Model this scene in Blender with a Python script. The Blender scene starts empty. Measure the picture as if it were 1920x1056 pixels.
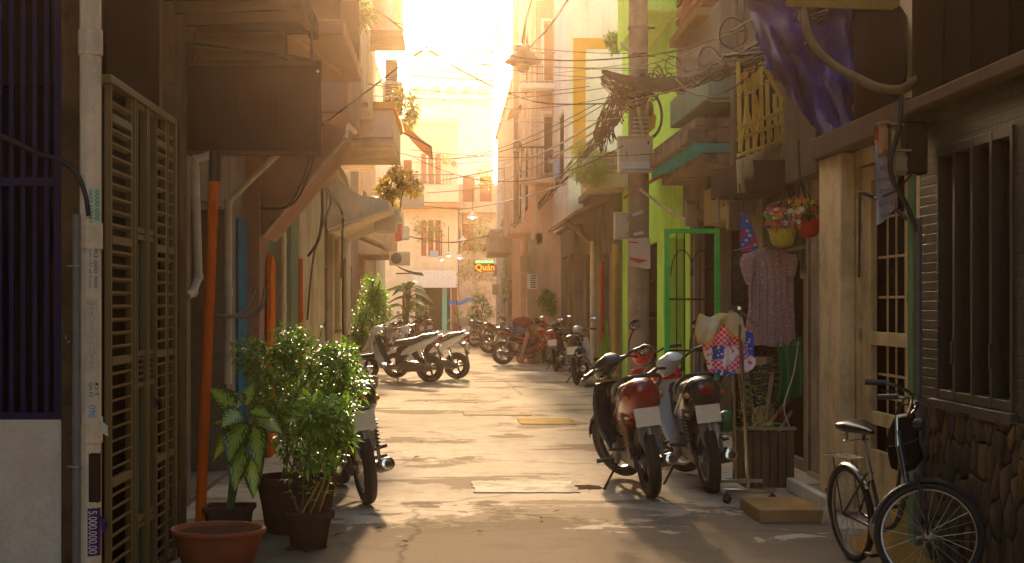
import bpy, math, random
from mathutils import Vector as V, Matrix, noise
R = math.radians
PI = math.pi
rnd = random.Random(7)
S = bpy.context.scene
COL = S.collection
# ---- camera model: principal ray straight down the alley (+Y); photo pixels (1920 wide) to points
F = 2800.0; VX = 840.0; VY = 570.0; CH = 1.65
def W(px, py, Y): return V(((px-VX)*Y/F, Y, CH-(py-VY)*Y/F))
def XX(px, Y): return (px-VX)*Y/F
def ZZ(py, Y): return CH-(py-VY)*Y/F
def GY(py): return F*CH/(py-VY)

# ------------------------------------------------------------------ mesh builder
class MB:
    def __init__(s): s.v=[]; s.f=[]; s.m=[]; s.uv={}; s.mi=0
    def add(s, vs, fs, uvs=None):
        o=len(s.v); s.v += [V(p) for p in vs]
        for i,f in enumerate(fs):
            s.f.append([o+k for k in f]); s.m.append(s.mi)
            if uvs: s.uv[len(s.f)-1]=[uvs[k] for k in f]
        return s
    def box(s,x0,x1,y0,y1,z0,z1):
        if x0>x1:x0,x1=x1,x0
        if y0>y1:y0,y1=y1,y0
        if z0>z1:z0,z1=z1,z0
        vs=[(x,y,z) for z in (z0,z1) for y in (y0,y1) for x in (x0,x1)]
        return s.add(vs,[(0,2,3,1),(4,5,7,6),(0,1,5,4),(2,6,7,3),(0,4,6,2),(1,3,7,5)])
    def obox(s,c,size,rot=None):
        hx,hy,hz=[a/2 for a in size]; rot=rot or Matrix.Identity(3); c=V(c)
        vs=[c+rot@V((x,y,z)) for z in (-hz,hz) for y in (-hy,hy) for x in (-hx,hx)]
        return s.add(vs,[(0,2,3,1),(4,5,7,6),(0,1,5,4),(2,6,7,3),(0,4,6,2),(1,3,7,5)])
    def bar(s,p,q,w,h=None):
        p=V(p);q=V(q);d=(q-p); L=d.length; h=h or w
        if L<1e-6: return s
        return s.obox((p+q)/2,(L,w,h),frame(d))
    def tube(s,pts,r,n=8,cap=True,closed=False):
        P=[V(p) for p in pts]; N=len(P)
        rr=r if isinstance(r,(list,tuple)) else [r]*N
        T=[]
        for i in range(N):
            a=P[i-1] if (i>0 or closed) else P[i]; b=P[(i+1)%N] if (i<N-1 or closed) else P[i]
            t=(b-a); T.append(t.normalized() if t.length>1e-9 else V((0,0,1)))
        u=T[0].orthogonal().normalized(); vs=[]
        for i in range(N):
            u=(u-T[i]*u.dot(T[i])); u=u.normalized() if u.length>1e-6 else T[i].orthogonal().normalized()
            w=T[i].cross(u)
            for k in range(n):
                a=2*PI*k/n; vs.append(P[i]+(u*math.cos(a)+w*math.sin(a))*rr[i])
        fs=[]
        for i in range(N if closed else N-1):
            j=(i+1)%N
            for k in range(n):
                k2=(k+1)%n; fs.append((i*n+k,i*n+k2,j*n+k2,j*n+k))
        if cap and not closed:
            fs.append(tuple(range(n))[::-1]); fs.append(tuple((N-1)*n+k for k in range(n)))
        return s.add(vs,fs)
    def lathe(s,prof,c=(0,0,0),n=20,rot=None,cap=True,wob=0):
        rot=rot or Matrix.Identity(3); c=V(c); vs=[]
        for (r,z) in prof:
            for k in range(n):
                a=2*PI*k/n; q=1+wob*math.sin(3*a+z*9)
                vs.append(c+rot@V((r*q*math.cos(a),r*q*math.sin(a),z)))
        fs=[]
        for i in range(len(prof)-1):
            for k in range(n):
                k2=(k+1)%n; fs.append((i*n+k,i*n+k2,(i+1)*n+k2,(i+1)*n+k))
        if cap:
            fs.append(tuple(range(n))[::-1]); fs.append(tuple((len(prof)-1)*n+k for k in range(n)))
        return s.add(vs,fs)
    def loft(s,rings,cap=True):
        n=len(rings[0]); vs=[p for r in rings for p in r]; fs=[]
        for i in range(len(rings)-1):
            for k in range(n):
                k2=(k+1)%n; fs.append((i*n+k,i*n+k2,(i+1)*n+k2,(i+1)*n+k))
        if cap:
            fs.append(tuple(range(n))[::-1]); fs.append(tuple((len(rings)-1)*n+k for k in range(n)))
        return s.add(vs,fs)
    def prism(s,poly,axis,a,b):
        # poly in the two other axes (x: (y,z); y: (x,z); z: (x,y))
        def pt(p,t): return {'x':(t,p[0],p[1]),'y':(p[0],t,p[1]),'z':(p[0],p[1],t)}[axis]
        n=len(poly); vs=[pt(p,a) for p in poly]+[pt(p,b) for p in poly]
        fs=[tuple(range(n))[::-1],tuple(n+k for k in range(n))]
        for k in range(n): fs.append((k,(k+1)%n,n+(k+1)%n,n+k))
        return s.add(vs,fs)
    def grid(s,fn,nu,nv,uv=True):
        vs=[];uvs=[]
        for j in range(nv+1):
            for i in range(nu+1):
                vs.append(fn(i/nu,j/nv)); uvs.append((i/nu,j/nv))
        fs=[(j*(nu+1)+i,j*(nu+1)+i+1,(j+1)*(nu+1)+i+1,(j+1)*(nu+1)+i) for j in range(nv) for i in range(nu)]
        return s.add(vs,fs,uvs if uv else None)
    def ell(s,c,rx,ry=None,rz=None,n=12,rot=None):
        ry=ry or rx; rz=rz or rx; rot=rot or Matrix.Identity(3); c=V(c); vs=[];fs=[]; m=max(4,n//2)
        for i in range(m+1):
            t=PI*i/m
            for k in range(n):
                a=2*PI*k/n; vs.append(c+rot@V((rx*math.sin(t)*math.cos(a),ry*math.sin(t)*math.sin(a),-rz*math.cos(t))))
        for i in range(m):
            for k in range(n):
                k2=(k+1)%n; fs.append((i*n+k,i*n+k2,(i+1)*n+k2,(i+1)*n+k))
        return s.add(vs,fs)
    def leaf(s,p,d,up,L,w,droop=0.25,seg=2,fold=0.15):
        p=V(p); d=V(d).normalized(); sd=d.cross(V(up)); sd=sd.normalized() if sd.length>1e-4 else d.orthogonal().normalized()
        nn=sd.cross(d).normalized(); vs=[];uvs=[]
        for i in range(seg+1):
            t=i/seg; wd=w*math.sin(PI*min(1,0.12+0.88*t))**0.8*(1-0.25*t) if 0<i<seg else w*(0.10 if i==0 else 0.03)
            c=p+d*(L*t)-nn*0-V((0,0,1))*(droop*L*t*t)
            vs += [c-sd*wd/2+nn*(fold*wd), c, c+sd*wd/2+nn*(fold*wd)]
            uvs += [(0,t),(.5,t),(1,t)]
        fs=[]
        for i in range(seg):
            a=i*3; fs += [(a,a+1,a+4,a+3),(a+1,a+2,a+5,a+4)]
        return s.add(vs,fs,uvs)
def frame(d):
    x=V(d).normalized(); up=V((0,0,1)) if abs(x.z)<.95 else V((0,1,0))
    y=up.cross(x).normalized(); z=x.cross(y)
    return Matrix((x,y,z)).transposed()
def rotz(a): return Matrix.Rotation(a,3,'Z')
def rotx(a): return Matrix.Rotation(a,3,'X')
def roty(a): return Matrix.Rotation(a,3,'Y')
AX=Matrix.Rotation(PI/2,3,'X')      # lathe axis z -> -y
def se_ring(c,hw,hh,n=14,e=2.6,ax='x',tilt=0):
    out=[]
    for k in range(n):
        a=2*PI*k/n; ca,sa=math.cos(a),math.sin(a)
        p=abs(ca)**(2/e)*(1 if ca>=0 else -1)*hw; q=abs(sa)**(2/e)*(1 if sa>=0 else -1)*hh
        if ax=='x': v=V((q*math.sin(tilt),p,q*math.cos(tilt)))
        elif ax=='z': v=V((p,q,0))
        else: v=V((p,0,q))
        out.append(V(c)+v)
    return out
def sag(a,b,d,n=14):
    a=V(a);b=V(b); return [a.lerp(b,i/n)-V((0,0,d*4*(i/n)*(1-i/n))) for i in range(n+1)]
def smooth(pts,n=6):
    P=[V(p) for p in pts]; out=[]
    for i in range(len(P)-1):
        p0=P[max(0,i-1)];p1=P[i];p2=P[i+1];p3=P[min(len(P)-1,i+2)]
        for k in range(n):
            t=k/n; out.append(0.5*((2*p1)+(-p0+p2)*t+(2*p0-5*p1+4*p2-p3)*t*t+(-p0+3*p1-3*p2+p3)*t**3))
    out.append(P[-1]); return out

# ------------------------------------------------------------------ linking
OFF={}
def tag(o,label=None,cat=None,group=None,kind=None):
    if label:o['label']=label
    if cat:o['category']=cat
    if group:o['group']=group
    if kind:o['kind']=kind
    return o
def thing(name,label,cat,base,group=None):
    o=bpy.data.objects.new(name,None); COL.objects.link(o); o.empty_display_size=.2
    o.location=V(base); OFF[o]=V(base); return tag(o,label,cat,group)
def mesh_of(name,mb,mats,off,sharp=35):
    me=bpy.data.meshes.new(name)
    me.from_pydata([tuple(p-off) for p in mb.v],[],mb.f)
    mats=mats if isinstance(mats,(list,tuple)) else [mats]
    for m in mats: me.materials.append(m)
    if len(mats)>1: me.polygons.foreach_set('material_index',mb.m)
    if mb.uv:
        ul=me.uv_layers.new(name='UVMap')
        for p in me.polygons:
            u=mb.uv.get(p.index)
            if u:
                for li,q in zip(p.loop_indices,u): ul.data[li].uv=q
    me.validate(); me.shade_smooth()
    if sharp<180: me.set_sharp_from_angle(angle=R(sharp))
    return me
def bev(o,w,seg=2):
    m=o.modifiers.new('edge','BEVEL'); m.width=w; m.segments=seg; m.limit_method='ANGLE'; m.angle_limit=R(40); m.use_clamp_overlap=True
    return o
def part(parent,name,mb,mats,label=None,bevel=0,sharp=35,kind=None):
    off=OFF[parent]; o=bpy.data.objects.new(name,mesh_of(name,mb,mats,off,sharp)); COL.objects.link(o)
    o.parent=parent; OFF[o]=off
    if label:o['label']=label
    if kind:o['kind']=kind
    if bevel: bev(o,bevel)
    return o
def solo(name,label,cat,mb,mats,group=None,bevel=0,sharp=35,kind=None,base=None):
    if base is None:
        xs=[p.x for p in mb.v]; ys=[p.y for p in mb.v]; zs=[p.z for p in mb.v]
        base=V(((min(xs)+max(xs))/2,(min(ys)+max(ys))/2,min(zs)))
    base=V(base); o=bpy.data.objects.new(name,mesh_of(name,mb,mats,base,sharp)); COL.objects.link(o)
    o.location=base; OFF[o]=base
    if bevel: bev(o,bevel)
    return tag(o,label,cat,group,kind)
def text_mb(txt,size,mat3,org,extr=0.002):
    cu=bpy.data.curves.new('lettering','FONT'); cu.body=txt; cu.size=size; cu.extrude=extr; cu.resolution_u=3
    ob=bpy.data.objects.new('lettering',cu); COL.objects.link(ob)
    dg=bpy.context.evaluated_depsgraph_get(); dg.update(); me=bpy.data.meshes.new_from_object(ob.evaluated_get(dg))
    mb=MB(); org=V(org)
    mb.add([org+mat3@v.co for v in me.vertices],[tuple(p.vertices) for p in me.polygons])
    bpy.data.objects.remove(ob); bpy.data.curves.remove(cu); bpy.data.meshes.remove(me)
    return mb

# ------------------------------------------------------------------ materials
class NT:
    def __init__(s,name):
        s.mat=bpy.data.materials.new(name); s.mat.use_nodes=True; s.t=s.mat.node_tree; s.b=s.t.nodes['Principled BSDF']
    def n(s,ty,**k):
        nd=s.t.nodes.new(ty)
        for a,b in k.items():
            if a.startswith('i_'): nd.inputs[int(a[2:])].default_value=b
            else: setattr(nd,a,b)
        return nd
    def l(s,a,b): s.t.links.new(a,b)
    def co(s,scale=(1,1,1),src='Object'):
        tc=s.n('ShaderNodeTexCoord'); mp=s.n('ShaderNodeMapping'); mp.inputs['Scale'].default_value=scale
        s.l(tc.outputs[src],mp.inputs[0]); return mp.outputs[0]
    def noise(s,vec,scale,detail=5,rough=.6,dist=0):
        nd=s.n('ShaderNodeTexNoise'); nd.inputs['Scale'].default_value=scale; nd.inputs['Detail'].default_value=detail
        nd.inputs['Roughness'].default_value=rough; nd.inputs['Distortion'].default_value=dist; s.l(vec,nd.inputs['Vector']); return nd.outputs['Fac']
    def ramp(s,fac,stops):
        r=s.n('ShaderNodeValToRGB'); e=r.color_ramp.elements
        while len(e)<len(stops): e.new(.5)
        for k,(p,c) in enumerate(stops):
            e[k].position=p; e[k].color=(c,c,c,1) if isinstance(c,(int,float)) else (*c,1)
        s.l(fac,r.inputs[0]); return r.outputs[0]
    def mix(s,fac,a,b,mode='MIX'):
        m=s.n('ShaderNodeMix',data_type='RGBA',blend_type=mode)
        for idx,v in ((0,fac),(6,a),(7,b)):
            if isinstance(v,(int,float)): m.inputs[idx].default_value=v
            elif isinstance(v,tuple): m.inputs[idx].default_value=(*v,1)
            else: s.l(v,m.inputs[idx])
        return m.outputs[2]
    def bump(s,h,strength=.3,dist=.01):
        b=s.n('ShaderNodeBump'); b.inputs['Strength'].default_value=strength; b.inputs['Distance'].default_value=dist
        s.l(h,b.inputs['Height']); s.l(b.outputs[0],s.b.inputs['Normal'])
    def set(s,**k):
        for a,v in k.items():
            a=a.replace('_',' ')
            s.b.inputs[a].default_value=(*v,1) if isinstance(v,tuple) else v
MATS={}
def plain(name,c,rough=.5,metal=0,**k):
    if name in MATS: return MATS[name]
    t=NT(name); t.set(Base_Color=c,Roughness=rough,Metallic=metal)
    v=t.noise(t.co(),9,4); d=tuple(x*.72 for x in c)
    t.l(t.mix(t.ramp(v,[(.35,0.),(.7,.8)]),c,d),t.b.inputs['Base Color'])
    rr=t.n('ShaderNodeMapRange'); rr.inputs[3].default_value=max(0,rough-.1); rr.inputs[4].default_value=min(1,rough+.15); t.l(v,rr.inputs[0]); t.l(rr.outputs[0],t.b.inputs['Roughness'])
    for a,b in k.items(): t.b.inputs[a.replace('_',' ')].default_value=b
    MATS[name]=t.mat; return t.mat
def grime(name,c,dirt,amt=.6,rough=.8,streak=.5,scale=1.5,bump=.25,metal=0,peel=None,peel_at=.62):
    """painted or plastered surface: cloudy tone change, rain streaks, specks, optional flaking to a second colour"""
    if name in MATS: return MATS[name]
    t=NT(name); o=t.co(); a=t.noise(o,scale,7,.65,.3); st=t.noise(t.co((3.4,3.4,.32)),scale*1.2,7,.68,.4); fi=t.noise(o,scale*26,4,.7)
    c2=tuple(x*.8 for x in c)
    col=t.mix(t.ramp(fi,[(.3,0.),(.75,1.)]),c,c2)
    col=t.mix(t.ramp(a,[(.42,0.),(.72,amt)]),col,dirt); sm=t.noise(o,scale*6,6,.72,.8); col=t.mix(t.ramp(sm,[(.56,0.),(.70,amt*.55)]),col,dirt)
    col=t.mix(t.ramp(st,[(.50,0.),(.74,streak*.6)]),col,tuple(x*.75 for x in dirt))
    h=t.mix(.5,a,fi)
    if peel:
        pn=t.noise(o,scale*3.2,8,.7,.6); pf=t.ramp(pn,[(peel_at,0.),(peel_at+.02,1.)])
        col=t.mix(pf,col,peel); h=t.mix(.5,h,pf)
    t.l(col,t.b.inputs['Base Color']); t.set(Roughness=rough,Metallic=metal); t.b.inputs['Specular IOR Level'].default_value=0 if rough>.55 else .12; t.bump(h,bump,.02)
    MATS[name]=t.mat; return t.mat
def brick(name,c1,c2,mortar,bw=.22,bh=.065,rough=.6,plane='yz',off=.5,msize=.008,bump=.6,dirt=None):
    if name in MATS: return MATS[name]
    t=NT(name); tc=t.n('ShaderNodeTexCoord'); sp=t.n('ShaderNodeSeparateXYZ'); t.l(tc.outputs['Object'],sp.inputs[0]); cb=t.n('ShaderNodeCombineXYZ')
    t.l(sp.outputs[{'x':0,'y':1,'z':2}[plane[0]]],cb.inputs[0]); t.l(sp.outputs[{'x':0,'y':1,'z':2}[plane[1]]],cb.inputs[1])
    b=t.n('ShaderNodeTexBrick'); b.offset=off; b.inputs['Scale'].default_value=1; b.inputs['Brick Width'].default_value=bw; b.inputs['Row Height'].default_value=bh
    b.inputs['Mortar Size'].default_value=msize; b.inputs['Color1'].default_value=(*c1,1); b.inputs['Color2'].default_value=(*c2,1); b.inputs['Mortar'].default_value=(*mortar,1)
    t.l(cb.outputs[0],b.inputs['Vector']); nz=t.noise(tc.outputs['Object'],3,6)
    col=t.mix(t.ramp(nz,[(.35,0.),(.75,.7)]),b.outputs['Color'],dirt or tuple(x*.4 for x in c1))
    t.l(col,t.b.inputs['Base Color']); t.set(Roughness=rough); t.b.inputs['Specular IOR Level'].default_value=.04
    inv=t.n('ShaderNodeMath',operation='SUBTRACT'); inv.inputs[0].default_value=1; t.l(b.outputs['Fac'],inv.inputs[1])
    fi=t.noise(tc.outputs['Object'],40,3); t.bump(t.mix(.2,inv.outputs[0],fi),bump,.01)
    MATS[name]=t.mat; return t.mat
def leafmat(name,c,c2,vein=None,rough=.42,trans=.35):
    if name in MATS: return MATS[name]
    t=NT(name); v=t.noise(t.co(),3.3,4); v2=t.noise(t.co(),31,2)
    col=t.mix(t.ramp(v,[(.35,0.),(.65,1.)]),c,c2); col=t.mix(t.ramp(v2,[(.45,0.),(.7,.6)]),col,tuple(x*.45 for x in c))
    if not vein and trans<.5:
        gi=t.n('ShaderNodeNewGeometry').outputs['Random Per Island']; col=t.mix(t.ramp(gi,[(.0,.75),(.30,0.),(.72,0.),(.95,.8)]),col,tuple(x*.42 for x in c)); g2=t.ramp(gi,[(.70,0.),(.95,.7),(.985,.9)]); col=t.mix(g2,col,(min(1,c2[0]*1.35),min(1,c2[1]*1.45),c2[2])); col=t.mix(t.ramp(gi,[(.993,0.),(.996,.9)]),col,(.34,.20,.05))
    if vein:
        uv=t.n('ShaderNodeTexCoord'); sp=t.n('ShaderNodeSeparateXYZ'); t.l(uv.outputs['UV'],sp.inputs[0])
        a=t.n('ShaderNodeMath',operation='SUBTRACT'); t.l(sp.outputs[0],a.inputs[0]); a.inputs[1].default_value=.5
        a2=t.n('ShaderNodeMath',operation='ABSOLUTE'); t.l(a.outputs[0],a2.inputs[0])
        w=t.n('ShaderNodeMath',operation='SUBTRACT'); t.l(sp.outputs[1],w.inputs[0]); t.l(a2.outputs[0],w.inputs[1])
        wv=t.n('ShaderNodeMath',operation='MULTIPLY'); t.l(w.outputs[0],wv.inputs[0]); wv.inputs[1].default_value=46
        sn=t.n('ShaderNodeMath',operation='SINE'); t.l(wv.outputs[0],sn.inputs[0])
        nz=t.noise(uv.outputs['UV'],9,4)
        m0=t.n('ShaderNodeMath',operation='MULTIPLY_ADD'); t.l(sn.outputs[0],m0.inputs[0]); m0.inputs[1].default_value=.10; t.l(nz,m0.inputs[2])
        m1=t.n('ShaderNodeMath',operation='MULTIPLY_ADD'); t.l(a2.outputs[0],m1.inputs[0]); m1.inputs[1].default_value=-1.0; t.l(m0.outputs[0],m1.inputs[2])
        col=t.mix(t.ramp(m1.outputs[0],[(.16,0.),(.34,1.)]),col,vein)
    t.l(col,t.b.inputs['Base Color']); t.set(Roughness=rough)
    tr=t.n('ShaderNodeBsdfTranslucent'); t.l(t.mix(1.0,col,(1.0,1.0,.45),'MULTIPLY'),tr.inputs[0]); ms=t.n('ShaderNodeMixShader'); ms.inputs[0].default_value=trans
    out=t.t.nodes['Material Output']; t.l(t.b.outputs[0],ms.inputs[1]); t.l(tr.outputs[0],ms.inputs[2]); t.l(ms.outputs[0],out.inputs[0])
    MATS[name]=t.mat; return t.mat
def emit(name,c,s):
    t=NT(name); t.set(Base_Color=c,Emission_Color=c,Emission_Strength=s); return t.mat
def glass(name,c=(.01,.012,.012),rough=.06):
    t=NT(name); o=t.co(); a=t.noise(o,1.3,4,.6,.4); t.set(Base_Color=c,Roughness=rough)
    t.b.inputs['Specular IOR Level'].default_value=.08
    t.l(t.ramp(t.noise(o,5,5),[(.3,rough),(.8,rough+.25)]),t.b.inputs['Roughness']); t.bump(a,.05,.02); return t.mat
# ------------------------------------------------------------------ camera, sky, sun, air
cam=bpy.data.cameras.new('camera'); co=bpy.data.objects.new('camera',cam); COL.objects.link(co); S.camera=co
co.location=(0,0,CH); co.rotation_euler=(R(90),0,0); cam.sensor_width=36; cam.lens=36*F/1920
cam.shift_x=(960-VX)/1920; cam.shift_y=(VY-528)/1920; cam.clip_end=3000; cam.clip_start=.05
SUN_EL=R(17.5); SUN_AZ=R(0.8)       # azimuth from +Y towards +X
S.world=bpy.data.worlds.new('World'); S.world.use_nodes=True
wt=S.world.node_tree; bg=wt.nodes['Background']; sk=wt.nodes.new('ShaderNodeTexSky'); sk.sky_type='NISHITA'; sk.sun_disc=False
sk.sun_elevation=SUN_EL; sk.sun_rotation=SUN_AZ; sk.dust_density=4.0; sk.air_density=1.0; sk.ozone_density=.6; sk.altitude=0
tint=wt.nodes.new('ShaderNodeMix'); tint.data_type='RGBA'; tint.blend_type='MULTIPLY'; tint.inputs[0].default_value=1; tint.inputs[7].default_value=(1.0,.94,.83,1)
wt.links.new(sk.outputs[0],tint.inputs[6]); wt.links.new(tint.outputs[2],bg.inputs[0]); bg.inputs[1].default_value=.15
sl=bpy.data.lights.new('sun','SUN'); so=bpy.data.objects.new('sun',sl); COL.objects.link(so); sl.energy=5; sl.angle=R(2.5); sl.color=(1,.75,.49)
d=V((math.sin(SUN_AZ)*math.cos(SUN_EL),math.cos(SUN_AZ)*math.cos(SUN_EL),math.sin(SUN_EL))); so.rotation_euler=d.to_track_quat('Z','Y').to_euler(); so.location=(0,40,30)
S.view_settings.view_transform='Standard'; S.view_settings.look='None'; S.view_settings.exposure=2.2; S.view_settings.gamma=1
S.cycles.use_denoising=True; S.cycles.max_bounces=7; S.cycles.diffuse_bounces=4; S.cycles.volume_bounces=1; S.cycles.transparent_max_bounces=8; S.cycles.sample_clamp_indirect=6
hz=MB().box(-206,206,-66,306,-1,34); t=NT('warm_air'); vol=t.n('ShaderNodeVolumePrincipled'); t.t.nodes.remove(t.b)
vol.inputs['Color'].default_value=(1,.66,.40,1); vol.inputs['Density'].default_value=.0007; vol.inputs['Anisotropy'].default_value=.965
t.l(vol.outputs[0],t.t.nodes['Material Output'].inputs['Volume'])
h=solo('haze',None,None,hz,t.mat,kind='stuff'); 

# ------------------------------------------------------------------ ground
t=NT('alley_concrete'); o=t.co(); sx=t.co((.55,1,1))
big=t.noise(o,.35,6,.6,.4); pat=t.noise(t.co((.42,.62,1)),1.1,9,.66,.35); fine=t.noise(o,55,4,.7); mid=t.noise(o,4,7,.7); sp=t.noise(o,160,2,.6)
col=t.mix(t.ramp(big,[(.35,0.),(.65,1.)]),(.54,.455,.35),(.42,.355,.27))
col=t.mix(t.ramp(pat,[(.54,0.),(.565,.75)]),col,(.20,.155,.105))
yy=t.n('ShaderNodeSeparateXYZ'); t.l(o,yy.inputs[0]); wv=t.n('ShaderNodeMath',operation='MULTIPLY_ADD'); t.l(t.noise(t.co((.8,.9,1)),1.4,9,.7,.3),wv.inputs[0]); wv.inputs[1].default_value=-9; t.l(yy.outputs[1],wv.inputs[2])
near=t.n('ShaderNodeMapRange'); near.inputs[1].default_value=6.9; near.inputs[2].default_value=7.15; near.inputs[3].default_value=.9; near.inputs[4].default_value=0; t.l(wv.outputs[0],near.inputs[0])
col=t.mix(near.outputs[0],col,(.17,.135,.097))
col=t.mix(t.ramp(mid,[(.45,0.),(.8,.5)]),col,(.19,.145,.10))
col=t.mix(t.ramp(fine,[(.35,.0),(.8,.45)]),col,(.12,.095,.07))
col=t.mix(t.ramp(sp,[(.62,0.),(.7,.35)]),col,(.6,.52,.4))
vo=t.n('ShaderNodeTexVoronoi',feature='DISTANCE_TO_EDGE'); vo.inputs['Scale'].default_value=.33; wq=t.n('ShaderNodeMix',data_type='VECTOR')
nn=t.n('ShaderNodeTexNoise'); nn.inputs['Scale'].default_value=2.2; nn.inputs['Detail'].default_value=6; t.l(o,nn.inputs[0]); wq.inputs[0].default_value=.25; t.l(o,wq.inputs[4]); t.l(nn.outputs['Color'],wq.inputs[5]); t.l(wq.outputs[1],vo.inputs['Vector'])
col=t.mix(t.ramp(vo.outputs['Distance'],[(.001,.45),(.006,0.)]),col,(.06,.045,.03))
t.l(col,t.b.inputs['Base Color']); t.l(t.ramp(t.mix(.5,pat,fine),[(.4,.8),(.6,1.)]),t.b.inputs['Roughness']); t.b.inputs['Specular IOR Level'].default_value=0
t.bump(t.mix(.35,fine,mid),.45,.015)
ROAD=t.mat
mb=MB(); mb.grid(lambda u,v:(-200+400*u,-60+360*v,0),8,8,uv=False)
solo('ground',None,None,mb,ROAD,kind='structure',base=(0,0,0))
CON=grime('concrete_pale',(.50,.43,.33),(.16,.12,.085),.7,.85,.2,2)
mb=MB().box(-30,30,76,140,.004,.14); solo('pavement',None,None,mb,CON,kind='structure',bevel=.02)
# drain slabs set in the alley
def slab(px0,px1,py0,py1,mat,label,name='drain_cover',h=.009):
    y0,y1=GY(py1),GY(py0); x0,x1=XX(px0,(y0+y1)/2),XX(px1,(y0+y1)/2); r=random.Random(px0)
    mb=MB(); n=22
    P=[(x0+(x1-x0)*i/n+r.uniform(-.008,.008),y0+r.choice((0,0,0,.02,.05))*r.random()+r.uniform(-.008,.008)) for i in range(n+1)]+[(x1+r.uniform(-.03,.02),y0+(y1-y0)*i/8) for i in range(1,8)]+[(x1-(x1-x0)*i/n,y1-r.choice((0,0,.03,.06))*r.random()+r.uniform(-.01,.01)) for i in range(n+1)]+[(x0+r.uniform(-.02,.03),y1-(y1-y0)*i/8) for i in range(1,8)]
    mb.prism(P,'z',.0,h); return solo(name,label,'drain cover',mb,mat,bevel=.004)
SLAB=grime('slab_pale',(.56,.50,.40),(.14,.11,.08),.7,.9,.0,3.5,.6)
OCH=grime('slab_ochre',(.42,.29,.13),(.15,.10,.06),.7,.9,0,4,.5)
WOR=grime('slab_worn',(.44,.35,.24),(.16,.12,.08),.7,.9,0,4,.5)
slab(886,1080,903,925,SLAB,'long whitish concrete drain cover lying across the near part of the alley')
slab(972,1075,785,796,OCH,'ochre concrete drain cover flush with the alley floor, narrowest of them')
slab(868,995,771,779,WOR,'worn grey drain cover with crumbling edge halfway along the alley')
# flat dark patch drawn for the broken hollow beside the long cover
mb=MB(); y=GY(914); x=XX(1098,y); r=random.Random(3)
P=[(x+.16*math.cos(a)*r.uniform(.8,1.15),y+.17*math.sin(a)*r.uniform(.8,1.15)) for a in [2*PI*i/16 for i in range(16)]]
mb.prism(P,'z',0,.004); solo('hollow_patch',None,None,mb,grime('hollow',(.07,.05,.033),(.03,.022,.016),.6,.95,0,6,.6),kind='structure')

# ------------------------------------------------------------------ facades
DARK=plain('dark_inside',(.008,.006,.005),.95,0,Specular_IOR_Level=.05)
GLASS=glass('dark_glass'); STEEL=plain('steel',(.42,.40,.37),.35,.9); IRON=plain('dark_iron',(.045,.035,.03),.5,.5)
PVC=grime('pvc_pipe',(.80,.67,.48),(.16,.11,.07),.5,.5,.4,3,.1); CABLE=plain('cable_black',(.018,.014,.012),.55)
CREAM=grime('cream_paint',(.52,.41,.23),(.17,.11,.055),.55,.6,.45,2.5,.2,peel=(.22,.15,.08),peel_at=.70)
def facade(name,label,side,Xf,y0,y1,z1,mat,ops=(),deep=4.0,group=None,z0=0.,endmat=None,trim=None):
    """a house block whose alley face lies at x=Xf; ops: (kind,y0,y1,z0,z1,recess,material[,second material])"""
    root=thing(name,label,'house',(Xf+side*deep/2,(y0+y1)/2,0),group)
    ys=sorted({y0,y1,*[a for q in ops for a in q[1:3]]}); zs=sorted({z0,z1,*[a for q in ops for a in q[3:5]]})
    mb=MB()
    for i in range(len(ys)-1):
        for j in range(len(zs)-1):
            cy,cz=(ys[i]+ys[i+1])/2,(zs[j]+zs[j+1])/2
            if any(q[1]<cy<q[2] and q[3]<cz<q[4] for q in ops): continue
            mb.add([(Xf,ys[i],zs[j]),(Xf,ys[i+1],zs[j]),(Xf,ys[i+1],zs[j+1]),(Xf,ys[i],zs[j+1])],[(0,1,2,3)])
    for q in ops:
        a,b,c,e,dp=q[1:6]; X2=Xf+side*dp
        for p1,p2 in (((a,c),(b,c)),((b,c),(b,e)),((b,e),(a,e)),((a,e),(a,c))):
            mb.add([(Xf,*p1),(Xf,*p2),(X2,*p2),(X2,*p1)],[(0,1,2,3)])
    Xb=Xf+side*deep
    mb.add([(Xf,y0,z0),(Xb,y0,z0),(Xb,y0,z1),(Xf,y0,z1),(Xf,y1,z0),(Xb,y1,z0),(Xb,y1,z1),(Xf,y1,z1)],[(0,1,2,3),(5,4,7,6),(1,5,6,2),(3,2,6,7)])
    part(root,'wall',mb,mat)
    for q in ops: fill(root,side,Xf,*q)
    rf=MB().box(Xf-side*.12,Xb,y0-.0,y1+.0,z1+.002,z1+.16); part(root,'roof',rf,mat,bevel=.02)
    return root
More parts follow.
